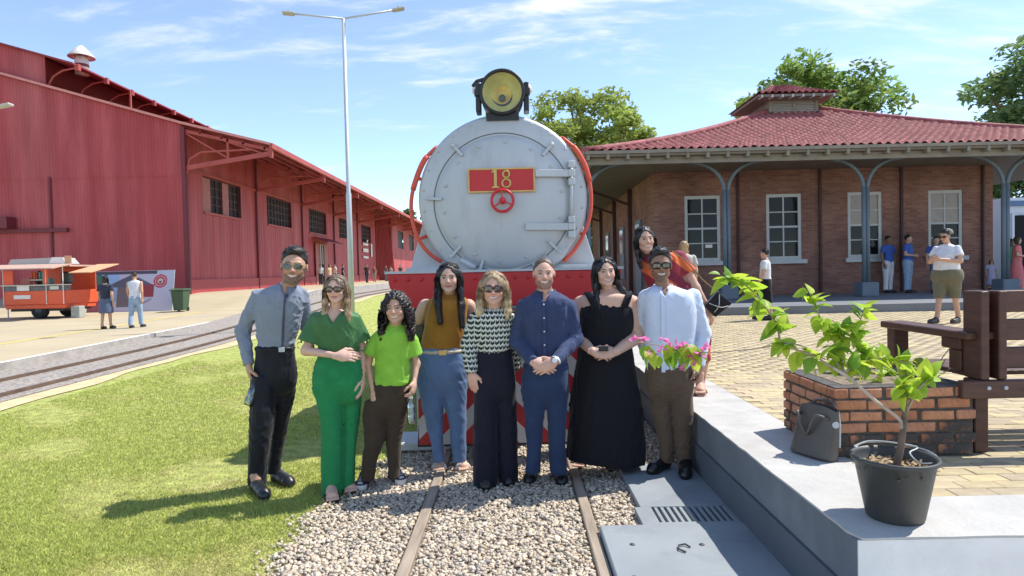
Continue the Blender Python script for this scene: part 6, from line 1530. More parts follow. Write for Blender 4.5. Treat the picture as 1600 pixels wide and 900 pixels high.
# ================================================================== the group posing in front of the engine
def foot(a, hx, hy, tx, ty, kind, col, L=.27, **kw):
    h_, t_ = a.g(hx, hy), a.g(tx, ty); d = t_ - h_; d /= np.linalg.norm(d); return dict(heel=h_, toe=h_ + d * L, kind=kind, col=col, **kw)
def frontpt(secs, z, x, pad=.004):
    A = np.array(sorted(secs), float); w = np.array(spline(A, 6)); cx, cy, rx, ry = (np.interp(z, w[:, 0], w[:, i]) for i in (1, 2, 3, 4)); u = min(abs(x - cx) / rx, .99); return V3(x, cy - ry * (1 - u ** 2.3) ** (1 / 2.3) - pad, z)
def add_collar(t, nb, r, mat, open_=.55, zt=.035, name='collar'):
    b = MB(); n = 22; a0, a1 = -math.pi / 2 + open_ * .5, 1.5 * math.pi - open_ * .5; v = []; f = []
    for i in range(n + 1):
        a = a0 + (a1 - a0) * i / n; ca, sa = math.cos(a), math.sin(a); fr = max(-sa, 0)
        v += [(nb[0] + ca * r, nb[1] + sa * r * .92, nb[2] + zt * (1 - .5 * fr)), (nb[0] + ca * r * 1.30, nb[1] + sa * r * 1.25 - .012 * fr, nb[2] - .012 - .045 * fr), (nb[0] + ca * r * 1.22, nb[1] + sa * r * 1.15, nb[2] - .02 - .045 * fr), (nb[0] + ca * r * .95, nb[1] + sa * r * .87, nb[2] + zt * .8 * (1 - .5 * fr))]
    for i in range(n):
        for k in range(4): f.append((4*i+k, 4*i+(k+1) % 4, 4*i+4+(k+1) % 4, 4*i+4+k))
    f += [(0, 1, 2, 3), (4*n+3, 4*n+2, 4*n+1, 4*n)]
    return mesh_obj(name, np.array(v), f, mat, t, smooth=True, world=False)
def add_placket(t, secs, cx, z0, z1, mat, bmat=None, nb_=6, dx=0.0, wid=.014):
    v = []; f = []; zs = np.linspace(z0, z1, 18)
    for z in zs:
        x = cx(z) if callable(cx) else cx; p = frontpt(secs, z, x, .009); v += [p + V3(-wid, .002, 0), p + V3(wid, .002, 0), p + V3(wid, .012, 0), p + V3(-wid, .012, 0)]
    for i in range(17):
        for k in range(4): f.append((4*i+k, 4*i+(k+1) % 4, 4*i+4+(k+1) % 4, 4*i+4+k))
    pk = mesh_obj('placket', np.array(v), f, mat, t, world=False)
    if bmat:
        for z in np.linspace(z0 + .03, z1 - .02, nb_):
            x = cx(z) if callable(cx) else cx; p = frontpt(secs, z, x, .010); b = MB(); b.lathe([(.0065, 0), (.005, -.003)], tuple(p), (0, 1, 0), 8); b.build('button', bmat, pk, world=False)
    return pk
def beltg(secs, z0, z1, mat, grow=.008, name='belt'):
    A = np.array(sorted(secs), float); w = np.array(spline(A, 6)); rows = [tuple([z] + [float(np.interp(z, w[:, 0], w[:, i])) for i in (1, 2, 3, 4)]) for z in np.linspace(z0, z1, 4)]
    return dict(name=name, secs=rows, mat=mat, grow=grow, wr=0, h=.006)
def buckle(t, secs, z, x, mat, w=.022, h_=.018):
    p = frontpt(secs, z, x, .012); b = MB(); b.box(p - V3(w, .004, h_), p + V3(w, .006, h_), .003); b.build('buckle', mat, t, world=False)
def vneck(z, cx, k=1.7): return lambda X, Y, Z: np.minimum(Z - (z + np.abs(X - cx) * k), -Y - .01)
LIGHT, TAN, OLIVE, BROWN = (.56, .335, .235), (.46, .27, .18), (.50, .30, .205), (.20, .105, .065)
GRP = 'people posing in front of the locomotive'

# ---- tall man in the blue grey shirt
a = Px(418, 4.8)
tor = a.secs([(443, 434, 462), (449, 414, 471), (458, 400, 478), (478, 396, 479), (505, 398, 473), (530, 400, 464), (546, 400, 460)], k=.60)
pel = a.secs([(538, 400, 459), (560, 399, 461), (585, 397, 463), (605, 397, 463)], k=.66)
legs = [a.secs([(585, 394, 432, -.03), (615, 392, 431, -.05), (660, 391, 427, -.07), (700, 389, 421, -.07), (735, 388, 417, -.06), (757, 388, 416, -.06)], k=1.0), a.secs([(585, 428, 463, .03), (615, 430, 461, .06), (660, 426, 451, .09), (700, 421, 443, .11), (739, 416, 437, .12)], k=1.0)]
arms = [([a.p(403, 463, 0), a.p(379, 517, .03), a.p(389, 570, -.05)], [.060, .050, .036], dict(n=(-1, -.35, 0), t=(.2, -1, 0), curl=.95, d=(.12, -.12, -1))), ([a.p(472, 463, .04), a.p(478, 508, .13), a.p(503, 512, .16)], [.058, .048, .036], dict(n=(0, .6, .5), t=(0, 0, 1), curl=.4))]
sh = cl('blue_grey_shirt', (.235, .265, .33), var=.06); bk_ = cl('black_trousers', (.010, .011, .017), rough=.55)
o = dict(skin=TAN, head=headspec(a, 456, 384.5, 443, dy=-.05, hairpad=.08, tilt=.10, yaw=.22), neck_base=a.p(449, 449, .0), torso=tor, arms=arms, legs=legs, hair='fade', hair_t=.045, quiff=.05, beard=.62, smile=1.2,
         glasses=dict(name='gold', col=(.35, .25, .12), lens=(.03, .035, .03), rim=.0024, size=1.0), feet=[foot(a, 398, 768, 424, 788, 'loafer', (.018, .018, .02), high=.06), foot(a, 427, 752, 460, 763, 'loafer', (.018, .018, .02), high=.06)],
         garments=[dict(name='trousers', secs=pel, legs=[0, 1], mat=bk_, wr=.005, seed=3), dict(name='shirt', secs=tor, arms=[0, 1], mat=sh, wr=.0055, seed=4, wf=46, cuts=[vneck(a.p(455, 464)[2], a.p(455, 460)[0])]), beltg(pel, a.p(430, 548)[2], a.p(430, 540)[2], cl('black_belt', (.012, .012, .013), rough=.4))])
A_ = person('tall man in blue grey shirt and black trousers with sunglasses, holding water bottle', a.base, o, group=GRP)
add_collar(A_, a.p(449, 449, -.005), .068, sh); add_placket(A_, tor, lambda z: float(np.interp(z, [a.p(450, 541)[2], a.p(456, 455)[2]], [a.p(447, 541)[0], a.p(455, 455)[0]])), a.p(450, 541)[2], a.p(455, 458)[2], cl('dark_placket', (.07, .08, .115)), wid=.006)
buckle(A_, pel, a.p(447, 544)[2], a.p(447, 544)[0], m_galv)
m_pet = glass('clear_plastic', (.80, .90, .93), .05, .10)
w0 = a.p(399, 598, -.10) + a.base
bt = thing('water_bottle', 'clear plastic water bottle with blue cap in the hand of the tall man', 'bottle', w0 + V3(0, 0, -.14))
ax = V3(-.28, -.25, -1)
b = MB(); b.lathe([(.012, -.03), (.014, .0), (.031, .05), (.032, .10), (.029, .11), (.032, .12), (.032, .16), (.026, .17)], tuple(w0), tuple(ax), 16); b.build('body', m_pet, bt, smooth=True)
b = MB(); b.lathe([(.030, .055), (.030, .155)], tuple(w0), tuple(ax), 16); b.build('water', M('bottle_water', (.55, .68, .74), .1, alpha=.35), bt, smooth=True)
b = MB(); b.lathe([(.016, -.05), (.016, -.028)], tuple(w0), tuple(ax), 12); b.build('cap', M('blue_cap', (.03, .15, .55), .4), bt)

# ---- woman in green
a = Px(525, 4.62)
tor = a.secs([(482, 511, 536), (487, 497, 549), (494, 487, 557), (510, 487, 561), (530, 492, 561), (552, 501, 560)], k=.62)
pel = a.secs([(545, 502, 559), (560, 496, 563), (580, 490, 566), (600, 489, 567), (618, 490, 567)], k=.52)
legs = [a.secs([(605, 489, 532), (647, 499, 535), (680, 502, 535), (723, 501, 535), (774, 503, 534)], k=.9), a.secs([(605, 531, 567), (650, 535, 562), (690, 535, 557), (725, 534, 555), (764, 533, 554)], dy=.06, k=.9)]
arms = [([a.p(494, 500, 0), a.p(478, 548, -.02), a.p(527, 556, -.19)], [.053, .045, .030], dict(d=(1, -.05, -.02), n=(0, -1, .5), t=(.1, 0, 1), curl=.45, size=.95)), ([a.p(553, 500, .02), a.p(566, 545, .07), a.p(566, 590, .02)], [.053, .043, .030], dict(n=(1, 0, 0), t=(0, -1, 0), curl=.5, size=.95))]
gr1, gr2 = cl('green_satin', (.055, .155, .055), rough=.5), cl('emerald_trousers', (.018, .22, .075), rough=.7)
zn = a.p(525, 505)[2]; cxn = a.p(526, 500)[0]
o = dict(skin=(.60, .37, .28), head=headspec(a, 523, 427.5, 473, dy=-.03, tilt=.0), neck_base=a.p(524, 486, .0), torso=tor, arms=arms, legs=legs, shrink=-.010, hair='long', hair_len=.8, hair_t=.05, hair_w=.10, lock_r=1.1, hair_c=(.12, .08, .05), hair_tip=(.42, .29, .16), streak=(.45, .34, .22), part=-.1, teeth=False, smile=.3, lip=(.42, .12, .12),
         glasses=dict(name='brown', col=(.05, .025, .015), lens=(.06, .03, .015), size=1.12, n=2.2), feet=[foot(a, 517, 771, 520, 786, 'bare', (.015, .015, .015), L=.24, mk='b', straps=(.45, .72), strap_r=.007), foot(a, 545, 758, 548, 772, 'bare', (.015, .015, .015), L=.24, mk='b', straps=(.45, .72), strap_r=.007)],
         garments=[dict(name='trousers', secs=pel, legs=[0, 1], mat=gr2, wr=.004, seed=7), dict(name='blouse', secs=tor, arms=[0, 1], mat=gr1, sleeve_n=1.72, sleeve=.012, flare=.32, wr=.005, seed=8, grow=.006, cuts=[lambda X, Y, Z: np.minimum(Z - (zn + np.abs(X - cxn) * 1.6), -Y - .0)])])
B_ = person('woman in green blouse and emerald trousers with brown sunglasses', a.base, o, group=GRP)

# ---- curly haired girl in lime
a = Px(610, 4.67)
tor = a.secs([(506, 602, 631), (512, 592, 640), (522, 582, 649), (545, 583, 647), (570, 585, 643), (603, 584, 642)], k=.62)
pel = a.secs([(590, 586, 640), (605, 584, 642), (622, 580, 641), (640, 574, 638)], k=.66)
legs = [a.secs([(625, 572, 609), (650, 567, 605), (685, 569, 602), (720, 566, 590), (750, 565, 585)], k=1.0), a.secs([(625, 604, 641, .0), (655, 604, 634, .02), (690, 603, 627, .03), (720, 605, 626, .03), (747, 609, 624, .03)], k=1.0)]
arms = [([a.p(587, 532, 0), a.p(575, 566, .02), a.p(584, 618, -.05)], [.043, .037, .026], dict(n=(-.4, -1, 0), t=(1, -.2, 0), curl=.35, size=.85, d=(.25, -.1, -1))), ([a.p(644, 532, 0), a.p(651, 568, .04), a.p(647, 598, -.04)], [.043, .036, .026], dict(n=(1, -.2, 0), t=(-.2, -1, 0), curl=.9, size=.82))]
lime = cl('lime_knit', (.25, .52, .055), rough=.8); br_ = cl('brown_denim', (.052, .036, .024))
o = dict(skin=OLIVE, head=headspec(a, 617, 455, 505, dy=-.04, tilt=-.03, yaw=-.05), neck_base=a.p(616, 513, .0), torso=tor, arms=arms, legs=legs, hair='curly', hair_len=.55, hair_t=.08, hair_w=.20, lock_r=1.35, hair_c=(.016, .012, .012), hair_tip=(.03, .018, .014), part=.1, smile=1.0, face_w=1.05,
         feet=[foot(a, 575, 753, 557, 776, 'sneaker', (.02, .025, .05), L=.24, sole=(.6, .58, .55)), foot(a, 612, 747, 637, 766, 'sneaker', (.02, .025, .05), L=.24, sole=(.6, .58, .55))],
         garments=[dict(name='trousers', secs=pel, legs=[0, 1], mat=br_, wr=.005, seed=11), dict(name='shirt', secs=tor + [a.sec(500, 607, 629, 0.0, .055)], arms=[0, 1], mat=lime, sleeve_n=1.62, sleeve=.012, wr=.0035, seed=12, grow=.006)])
C_ = person('girl with long dark curly hair in lime green top and canvas shoes', a.base, o, group=GRP)
w0 = a.p(642, 632, -.06) + a.base
bt = thing('water_bottle', 'small clear water bottle hanging from the hand of the curly haired girl', 'bottle', w0 + V3(0, 0, -.12))
b = MB(); b.lathe([(.012, .05), (.014, .03), (.029, -.0), (.030, -.06), (.026, -.07), (.030, -.08), (.030, -.125), (.024, -.135)], tuple(w0), (0, 0, 1), 16); b.build('body', m_pet, bt, smooth=True)
b = MB(); b.lathe([(.027, -.005), (.028, -.12)], tuple(w0), (0, 0, 1), 16); b.build('water', M('bottle_water', (0, 0, 0)), bt, smooth=True)
b = MB(); b.lathe([(.015, .045), (.015, .065)], tuple(w0), (0, 0, 1), 12); b.build('cap', M('white_cap', (.7, .7, .7), .4), bt)

# ---- woman in mustard turtleneck and jeans
a = Px(696, 5.02)
tor = a.secs([(456, 688, 714), (463, 678, 723), (471, 668, 731), (487, 664, 730), (508, 664, 728), (528, 662, 726), (548, 660, 723)], k=.64)
pel = a.secs([(540, 660, 723), (560, 656, 727), (582, 653, 729), (605, 653, 729)], k=.68)
legs = [a.secs([(595, 652, 693), (634, 659, 693), (666, 667, 692), (697, 674, 693), (721, 676, 696)], k=1.0), a.secs([(595, 690, 730), (634, 695, 729), (666, 702, 729), (697, 705, 729), (721, 709, 729)], k=1.0)]
arms = [([a.p(665, 478, .02), a.p(648, 512, .10), a.p(640, 545, .08)], [.056, .048, .034], None, .0), ([a.p(732, 478, .04), a.p(742, 515, .16), a.p(748, 548, .16)], [.056, .048, .034], None, .0)]
mus, jn = cl('mustard_knit', (.34, .155, .028), rough=.85), cl('mid_blue_denim', (.105, .175, .315), var=.18, vscale=6)
o = dict(skin=(.54, .34, .25), head=headspec(a, 701, 408.5, 457, dy=-.04), neck_base=a.p(701, 463, .0), torso=tor, arms=arms, legs=legs, hair='long', hair_len=1.15, hair_t=.04, hair_c=(.014, .011, .011), hair_tip=(.016, .012, .012), part=-.05, teeth=False, smile=.6, lip=(.42, .13, .13), lockL=[(.28, .0, .66), (.36, .0, .38), (.38, -.06, .05), (.37, -.24, -.40), (.31, -.36, -1.0)], lockR=[(.28, .0, .66), (.36, .0, .38), (.38, -.05, .05), (.42, -.22, -.45), (.44, -.34, -1.15)], lock_r=1.25, lock_tip=.8,
         feet=[foot(a, 690, 727, 683, 747, 'bare', (.62, .60, .56), L=.23, mk='white', strap_r=.016), foot(a, 719, 727, 729, 747, 'bare', (.62, .60, .56), L=.23, mk='white', strap_r=.016)],
         garments=[dict(name='jeans', secs=pel, legs=[0, 1], mat=jn, wr=.0045, seed=15), dict(name='turtleneck', secs=tor + [a.sec(449, 690, 713, -.02, .055)], mat=mus, wr=.0025, seed=16, grow=.004), beltg(pel, a.p(690, 552)[2], a.p(690, 544)[2], cl('cream_belt', (.48, .42, .33), rough=.5))])
D_ = person('woman with long black hair in mustard turtleneck and blue jeans', a.base, o, group=GRP)
buckle(D_, pel, a.p(694, 548)[2], a.p(694, 548)[0], m_gold, .028, .02)
b = MB(); b.tube(spline([a.p(676, 466, -.08), a.p(668, 492, -.16), a.p(661, 525, -.17), a.p(652, 565, -.12)], 5), .006, 6); b.build('bag_strap', cl('tan_strap', (.30, .19, .09)), D_, world=False)
hbg = thing('shoulder_bag', 'small dark shoulder bag behind the elbow of the woman in mustard', 'handbag', a.base + a.p(652, 530, .0))
c = a.base + a.p(654, 517, .06); b = MB(); b.box(c - V3(.05, .03, .06), c + V3(.05, .03, .06), .015); b.build('pouch', m_bag, hbg)

# ---- blonde woman in patterned blouse
a = Px(772, 4.74)
tor = a.secs([(480, 758, 787), (486, 744, 797), (495, 736, 801), (515, 736, 802), (535, 742, 802), (551, 746, 800)], k=.64)
pel = a.secs([(540, 746, 799), (560, 744, 803), (590, 741, 806), (615, 740, 807)], k=.62)
legs = [a.secs([(600, 740, 777), (650, 740, 777), (700, 739, 778), (740, 739, 778), (765, 740, 777)], k=1.05), a.secs([(600, 771, 807), (650, 773, 808), (700, 775, 809), (740, 778, 810), (754, 780, 810)], dy=.05, k=1.0)]
arms = [([a.p(744, 500, 0), a.p(733, 538, .01), a.p(737, 583, -.06)], [.054, .048, .030], dict(n=(-.5, -1, 0), t=(1, -.3, 0), curl=.3, d=(.12, -.05, -1), size=.95)), ([a.p(796, 502, .02), a.p(805, 540, .10), a.p(803, 578, .10)], [.054, .048, .030], None)]
def zigzag():
    m = bpy.data.materials.new('zigzag_print'); m.use_nodes = True; t = m.node_tree; N = t.nodes; Lk = t.links; bs = N['Principled BSDF']; bs.inputs['Roughness'].default_value = .7
    tc = N.new('ShaderNodeTexCoord'); se = N.new('ShaderNodeSeparateXYZ'); Lk.new(tc.outputs['Object'], se.inputs[0])
    def mth(op, a_, b_=None):
        n = N.new('ShaderNodeMath'); n.operation = op
        for i, q_ in enumerate((a_, b_)):
            if q_ is None: continue
            if isinstance(q_, (int, float)): n.inputs[i].default_value = q_
            else: Lk.new(q_, n.inputs[i])
        return n.outputs[0]
    nz = N.new('ShaderNodeTexNoise'); nz.inputs['Scale'].default_value = 9; Lk.new(tc.outputs['Object'], nz.inputs[0])
    x = mth('ADD', se.outputs[0], mth('MULTIPLY', se.outputs[1], .6)); x = mth('ADD', x, mth('MULTIPLY', nz.outputs[0], .03)); zg = mth('PINGPONG', x, .016)
    w = mth('FRACT', mth('MULTIPLY', mth('ADD', mth('ADD', se.outputs[2], mth('MULTIPLY', nz.outputs[0], .02)), mth('MULTIPLY', zg, .9)), 27.0)); on = mth('GREATER_THAN', w, .42)
    on2 = mth('MULTIPLY', on, mth('GREATER_THAN', mth('FRACT', mth('MULTIPLY', x, 31.0)), .12))
    mx_ = N.new('ShaderNodeMixRGB'); Lk.new(on2, mx_.inputs[0]); mx_.inputs[1].default_value = (.60, .62, .54, 1); mx_.inputs[2].default_value = (.012, .022, .022, 1); Lk.new(mx_.outputs[0], bs.inputs['Base Color']); return m
zm_ = zigzag(); navy = cl('navy_crepe', (.010, .011, .022), rough=.7)
o = dict(skin=(.58, .34, .25), head=headspec(a, 771, 422.5, 476, dy=-.04, tilt=.02, yaw=.0), neck_base=a.p(772, 485, .0), torso=tor, arms=arms, legs=legs, hair='long', hair_len=.42, hair_t=.055, hair_w=.14, lock_r=1.15, hair_c=(.34, .24, .14), hair_tip=(.58, .45, .26), streak=(.30, .20, .11), part=-.15, smile=1.2, lip=(.5, .14, .14),
         glasses=dict(name='plum', col=(.05, .015, .03), lens=(.035, .018, .022), size=1.1, n=2.3), feet=[foot(a, 760, 752, 760, 769, 'pump', (.012, .012, .013), L=.24, high=.05), foot(a, 792, 746, 796, 762, 'pump', (.012, .012, .013), L=.24, high=.05)],
         garments=[dict(name='trousers', secs=pel, legs=[0, 1], mat=navy, wr=.004, seed=21, wa=(1, 1, .15)), dict(name='blouse', secs=tor, arms=[0, 1], mat=zm_, wr=.006, seed=22, sleeve=.016, grow=.008)])
E_ = person('blonde woman in black and white zigzag blouse with sunglasses and wide navy trousers', a.base, o, group=GRP)

# ---- man in navy shirt
a = Px(852, 4.68)
tor = a.secs([(453, 838, 866), (460, 826, 880), (467, 815, 892), (480, 811, 896), (505, 813, 894), (535, 816, 890), (560, 816, 890), (586, 818, 889)], k=.60)
pel = a.secs([(565, 818, 888), (585, 816, 889), (605, 815, 889), (622, 815, 889)], k=.66)
legs = [a.secs([(605, 815, 853), (640, 819, 852), (666, 821, 849), (700, 823, 846), (738, 821, 845)], k=1.0), a.secs([(605, 851, 889), (640, 854, 887), (666, 856, 885), (700, 857, 884), (740, 860, 887)], k=1.0)]
arms = [([a.p(818, 480, 0), a.p(807, 533, .02), a.p(834, 566, -.19)], [.060, .053, .036], dict(d=(1, -.12, -.42), n=(-.1, -1, .35), t=(.4, 0, 1), curl=.35)), ([a.p(890, 480, 0), a.p(899, 530, .02), a.p(867, 565, -.21)], [.060, .053, .036], dict(d=(-1, -.05, -.50), n=(.1, -1, .3), t=(-.4, 0, 1), curl=.35))]
ns, dj = cl('navy_shirt', (.040, .056, .125), rough=.75), cl('dark_denim', (.024, .042, .095), var=.2, vscale=6)
o = dict(skin=(.56, .335, .25), head=headspec(a, 851, 403, 451, dy=-.04, hairpad=.03), neck_base=a.p(852, 459, .0), torso=tor, arms=arms, legs=legs, hair='bald', hair_t=.02, hair_c=(.10, .065, .04), beard=.6, beard_c=(.06, .04, .03), brow=(.08, .05, .035), smile=1.1, neck=1.12, face_w=1.06,
         feet=[foot(a, 838, 741, 818, 768, 'dress', (.014, .014, .016), L=.28), foot(a, 868, 743, 886, 769, 'dress', (.014, .014, .016), L=.28)],
         garments=[dict(name='jeans', secs=pel, legs=[0, 1], mat=dj, wr=.004, seed=25), dict(name='shirt', secs=tor, arms=[0, 1], mat=ns, wr=.0055, seed=26, wf=46, cuts=[vneck(a.p(850, 472)[2], a.p(850, 470)[0])])])
F_ = person('bearded man in navy shirt and dark jeans with clasped hands', a.base, o, group=GRP)
add_collar(F_, a.p(852, 459, -.005), .072, ns); add_placket(F_, tor, a.p(849, 500)[0], a.p(849, 584)[2], a.p(849, 470)[2], ns, M('white_button', (.65, .65, .65), .4), 6)
w_ = arms[1][0][2]; dd_ = (w_ - arms[1][0][1]); dd_ /= np.linalg.norm(dd_)
b = MB(); b.lathe([(.040, -.010), (.041, .010)], tuple(w_ - dd_ * .005), tuple(dd_), 18, False, False); wt = b.build('watch', m_galv, F_, world=False, smooth=True)
b = MB(); b.lathe([(.019, 0), (.019, .008), (.015, .010)], tuple(w_ + V3(-.004, -.036, .012)), (0, -1, .3), 16); b.build('dial', M('watch_dial', (.7, .7, .68), .3), wt, world=False)

# ---- woman in long black dress
a = Px(952, 4.9)
tor = a.secs([(450, 936, 968), (456, 922, 980), (463, 906, 990), (478, 904, 990), (500, 905, 988), (522, 907, 984), (545, 905, 986), (575, 900, 992)], k=.64)
drs = a.secs([(452, 932, 972), (457, 920, 982), (464, 912, 986), (474, 908, 986), (486, 905, 989), (505, 905, 989), (525, 907, 985), (545, 905, 987), (580, 899, 993), (625, 893, 1000), (670, 889, 1005), (712, 886, 1008), (725, 886, 1008)], k=.62)
legs = [a.secs([(600, 905, 945), (680, 905, 938), (725, 900, 922)], k=1.0), a.secs([(600, 950, 990), (680, 948, 975), (725, 948, 966)], k=1.0)]
arms = [([a.p(908, 474, .03), a.p(903, 527, .03), a.p(926, 549, -.20)], [.062, .052, .034], dict(d=(1, -.05, -.25), n=(0, -1, .6), t=(.3, 0, 1), curl=.55), -.002), ([a.p(988, 474, .02), a.p(997, 526, .0), a.p(961, 550, -.20)], [.064, .056, .035], dict(d=(-1, -.05, -.12), n=(0, -1, .5), t=(-.2, 0, 1), curl=.5), -.002)]
blk = cl('black_dress', (.008, .008, .012), rough=.75)
cxn = a.p(949, 470)[0]; zn = a.p(949, 474)[2]
def hem(X, Y, Z): return (a.p(886, 714)[2] + (X - a.p(886, 714)[0]) / (a.p(1008, 727)[0] - a.p(886, 714)[0]) * (a.p(1008, 727)[2] - a.p(886, 714)[2])) - Z
o = dict(skin=(.55, .34, .25), head=headspec(a, 950, 399.5, 447, dy=-.04, tilt=-.08, yaw=.10), neck_base=a.p(952, 456, .0), torso=tor, arms=arms, legs=legs, shrink=-.006, core=.97, hair='long', hair_len=.95, hair_t=.045, hair_c=(.014, .011, .012), hair_tip=(.018, .014, .014), part=.12, smile=1.1, face_w=1.1, lip=(.42, .13, .13), lockL=[(.28, .0, .66), (.36, .0, .38), (.38, -.02, .05), (.40, -.12, -.42), (.36, -.2, -.75)], lockR=[(.28, .0, .66), (.38, .0, .38), (.42, .0, .1), (.55, -.05, -.25), (.66, -.08, -.6)], lock_r=1.2, lock_tip=.8,
         tattoo=a.p(996, 503, -.06), feet=[foot(a, 918, 722, 896, 740, 'bare', (.012, .012, .012), L=.24, mk='blk', straps=(.4, .72), strap_r=.007), foot(a, 955, 724, 962, 754, 'bare', (.012, .012, .012), L=.24, mk='blk', straps=(.72,), strap_r=.006)],
         garments=[dict(name='dress', secs=drs, mat=blk, wr=.005, seed=31, wa=(1, 1, .06), wf=34, grow=.004, cuts=[lambda X, Y, Z: Z - (zn + .004 - .25 * np.maximum(np.abs(X - cxn) - .11, 0)), hem])])
G_ = person('woman in long black sleeveless dress with long dark hair and arm tattoo', a.base, o, group=GRP)
for sd in (-1, 1):
    x = cxn + sd * .105; pts = [frontpt(tor, z_, x + sd * .012 * i, .006) for i, z_ in enumerate(np.linspace(zn - .03, a.p(950, 459)[2], 5))]; pts += [pts[-1] + V3(0, .05, .012), pts[-1] + V3(0, .12, -.01), pts[-1] + V3(0, .17, -.10)]
    b = MB(); w_ = spline(pts, 4)
    for i in range(len(w_) - 1): b.obox(w_[i], w_[i + 1] + (w_[i + 1] - w_[i]) * .1, .05, .012, (0, -1, .6))
    b.build('dress_strap', blk, G_, world=False, smooth=True)
c = a.base + a.p(943, 545, -.245); b = MB(); b.box(c - V3(.035, .006, .018), c + V3(.035, .006, .018), .003); tag(b.build('phone', m_lblack), 'dark phone between the hands of the woman in black', 'phone')

# ---- man in white shirt
a = Px(1045, 4.82, .06)
tor = a.secs([(445, 1020, 1050), (451, 1009, 1066), (458, 1000, 1083), (474, 999, 1091), (505, 1002, 1092), (545, 1005, 1088), (580, 1006, 1085)], k=.60)
pel = a.secs([(560, 1010, 1080), (580, 1008, 1081), (600, 1008, 1083), (618, 1011, 1083)], k=.66)
legs = [a.secs([(595, 1008, 1047), (643, 1019, 1050), (682, 1027, 1053), (705, 1030, 1053), (722, 1031, 1054)], dy=.03, k=1.0), a.secs([(595, 1043, 1083), (620, 1046, 1083), (650, 1050, 1083), (685, 1054, 1081), (728, 1057, 1081)], k=1.0)]
arms = [([a.p(1008, 465, .02), a.p(1001, 520, .11), a.p(1012, 560, .16)], [.058, .050, .036], None), ([a.p(1083, 463, 0), a.p(1099, 520, .03), a.p(1092, 572, -.04)], [.062, .052, .040], dict(d=(-.05, -.12, -1), n=(1, -.3, 0), t=(-.2, -1, 0), curl=1.0))]
ws, kh = cl('white_shirt', (.60, .67, .80), rough=.8, var=.03), cl('brown_chinos', (.115, .078, .052))
o = dict(skin=(.27, .15, .098), head=headspec(a, 1034, 387, 439, dy=-.05, hairpad=.07, yaw=-.12, tilt=-.03), neck_base=a.p(1036, 451, .0), torso=tor, arms=arms, legs=legs, hair='fade', hair_t=.05, quiff=.055, hair_c=(.012, .011, .011), beard=.35, beard_c=(.02, .014, .012), smile=.9, lip=(.22, .08, .07), face_w=1.0,
         glasses=dict(name='thick', col=(.012, .011, .011), lens=(.06, .04, .03), rim=.0045, size=1.0, n=3.4), feet=[foot(a, 1046, 729, 1012, 743, 'dress', (.012, .012, .013), L=.28), foot(a, 1072, 733, 1070, 757, 'dress', (.012, .012, .013), L=.27)],
         garments=[dict(name='trousers', secs=pel, legs=[0, 1], mat=kh, wr=.005, seed=35), dict(name='shirt', secs=tor, arms=[0, 1], mat=ws, wr=.0035, seed=37, wf=32, cuts=[vneck(a.p(1034, 463)[2], a.p(1034, 460)[0])])])
H_ = person('man in white shirt and brown chinos with dark framed glasses', a.base, o, group=GRP)
add_collar(H_, a.p(1036, 451, -.005), .070, ws); add_placket(H_, tor, a.p(1030, 500)[0], a.p(1030, 578)[2], a.p(1032, 462)[2], ws)

# ---- woman leaning in from the plaza
a = Px(1085, 5.84, PL)
tor = a.secs([(391, 1010, 1036), (396, 1004, 1052), (403, 999, 1064), (412, 999, 1070), (430, 1002, 1078), (460, 1018, 1090), (490, 1040, 1104), (525, 1055, 1112)], k=.62)
drs = tor + a.secs([(548, 1058, 1112), (566, 1060, 1112)], k=.6)
legs = [a.secs([(560, 1064, 1086), (590, 1068, 1086), (612, 1073, 1083)], k=1.0), a.secs([(560, 1086, 1110), (590, 1085, 1105), (612, 1088, 1099)], k=1.0)]
arms = [([a.p(1060, 402, -.02), a.p(1086, 450, -.06), a.p(1106, 484, -.04)], [.056, .046, .032], dict(d=(.5, -.1, -1), n=(.6, -1, .3), t=(-.6, -.4, 0), curl=.7, size=.95), .0)]
def patches(v):
    k = np.floor((v[:, 0] * .8 + v[:, 2]) / .10).astype(int) % 3; return np.array([(.27, .018, .03), (.66, .13, .03), (.20, .015, .035)])[k]
o = dict(skin=(.52, .31, .22), head=headspec(a, 1013, 352, 393, dy=-.05, tilt=-.12, yaw=.12), neck_base=a.p(1020, 398, .0), torso=tor, arms=arms, legs=legs, hair='long', hair_len=.6, hair_t=.04, hair_c=(.016, .012, .012), smile=1.0, part=-.1, lip=(.4, .12, .12),
         feet=[foot(a, 1077, 612, 1076, 624, 'bare', (.4, .25, .18), L=.23, mk='tan'), foot(a, 1094, 612, 1095, 623, 'bare', (.4, .25, .18), L=.23, mk='tan')],
         garments=[dict(name='dress', secs=drs, arms=[0], mat=M('red_orange_print', (1, 1, 1), .8, vcol=True), paint=patches, sleeve_n=1.55, sleeve=.02, flare=.2, wr=.004, seed=41, grow=.004)])
I_ = person('woman in red and orange dress leaning in from the plaza behind the others', a.base, o, group=GRP)
sb = thing('shoulder_bag', 'black quilted shoulder bag with chain strap hanging beside the leaning woman', 'handbag', P(1122, 490, 5.7))
cs = [P(x, y, 5.70) for x, y in ((1102, 478), (1122, 455), (1145, 474), (1119, 496))]
b = MB(); n_ = V3(0, .07, 0); v = [p for p in cs] + [p + n_ for p in cs]; b.add(v, [(3, 2, 1, 0), (4, 5, 6, 7), (0, 1, 5, 4), (1, 2, 6, 5), (2, 3, 7, 6), (3, 0, 4, 7)]); b.build('pouch', cl('quilted_black', (.012, .012, .014), rough=.35, bump=.006, bscale=60), sb, bevel=.012)
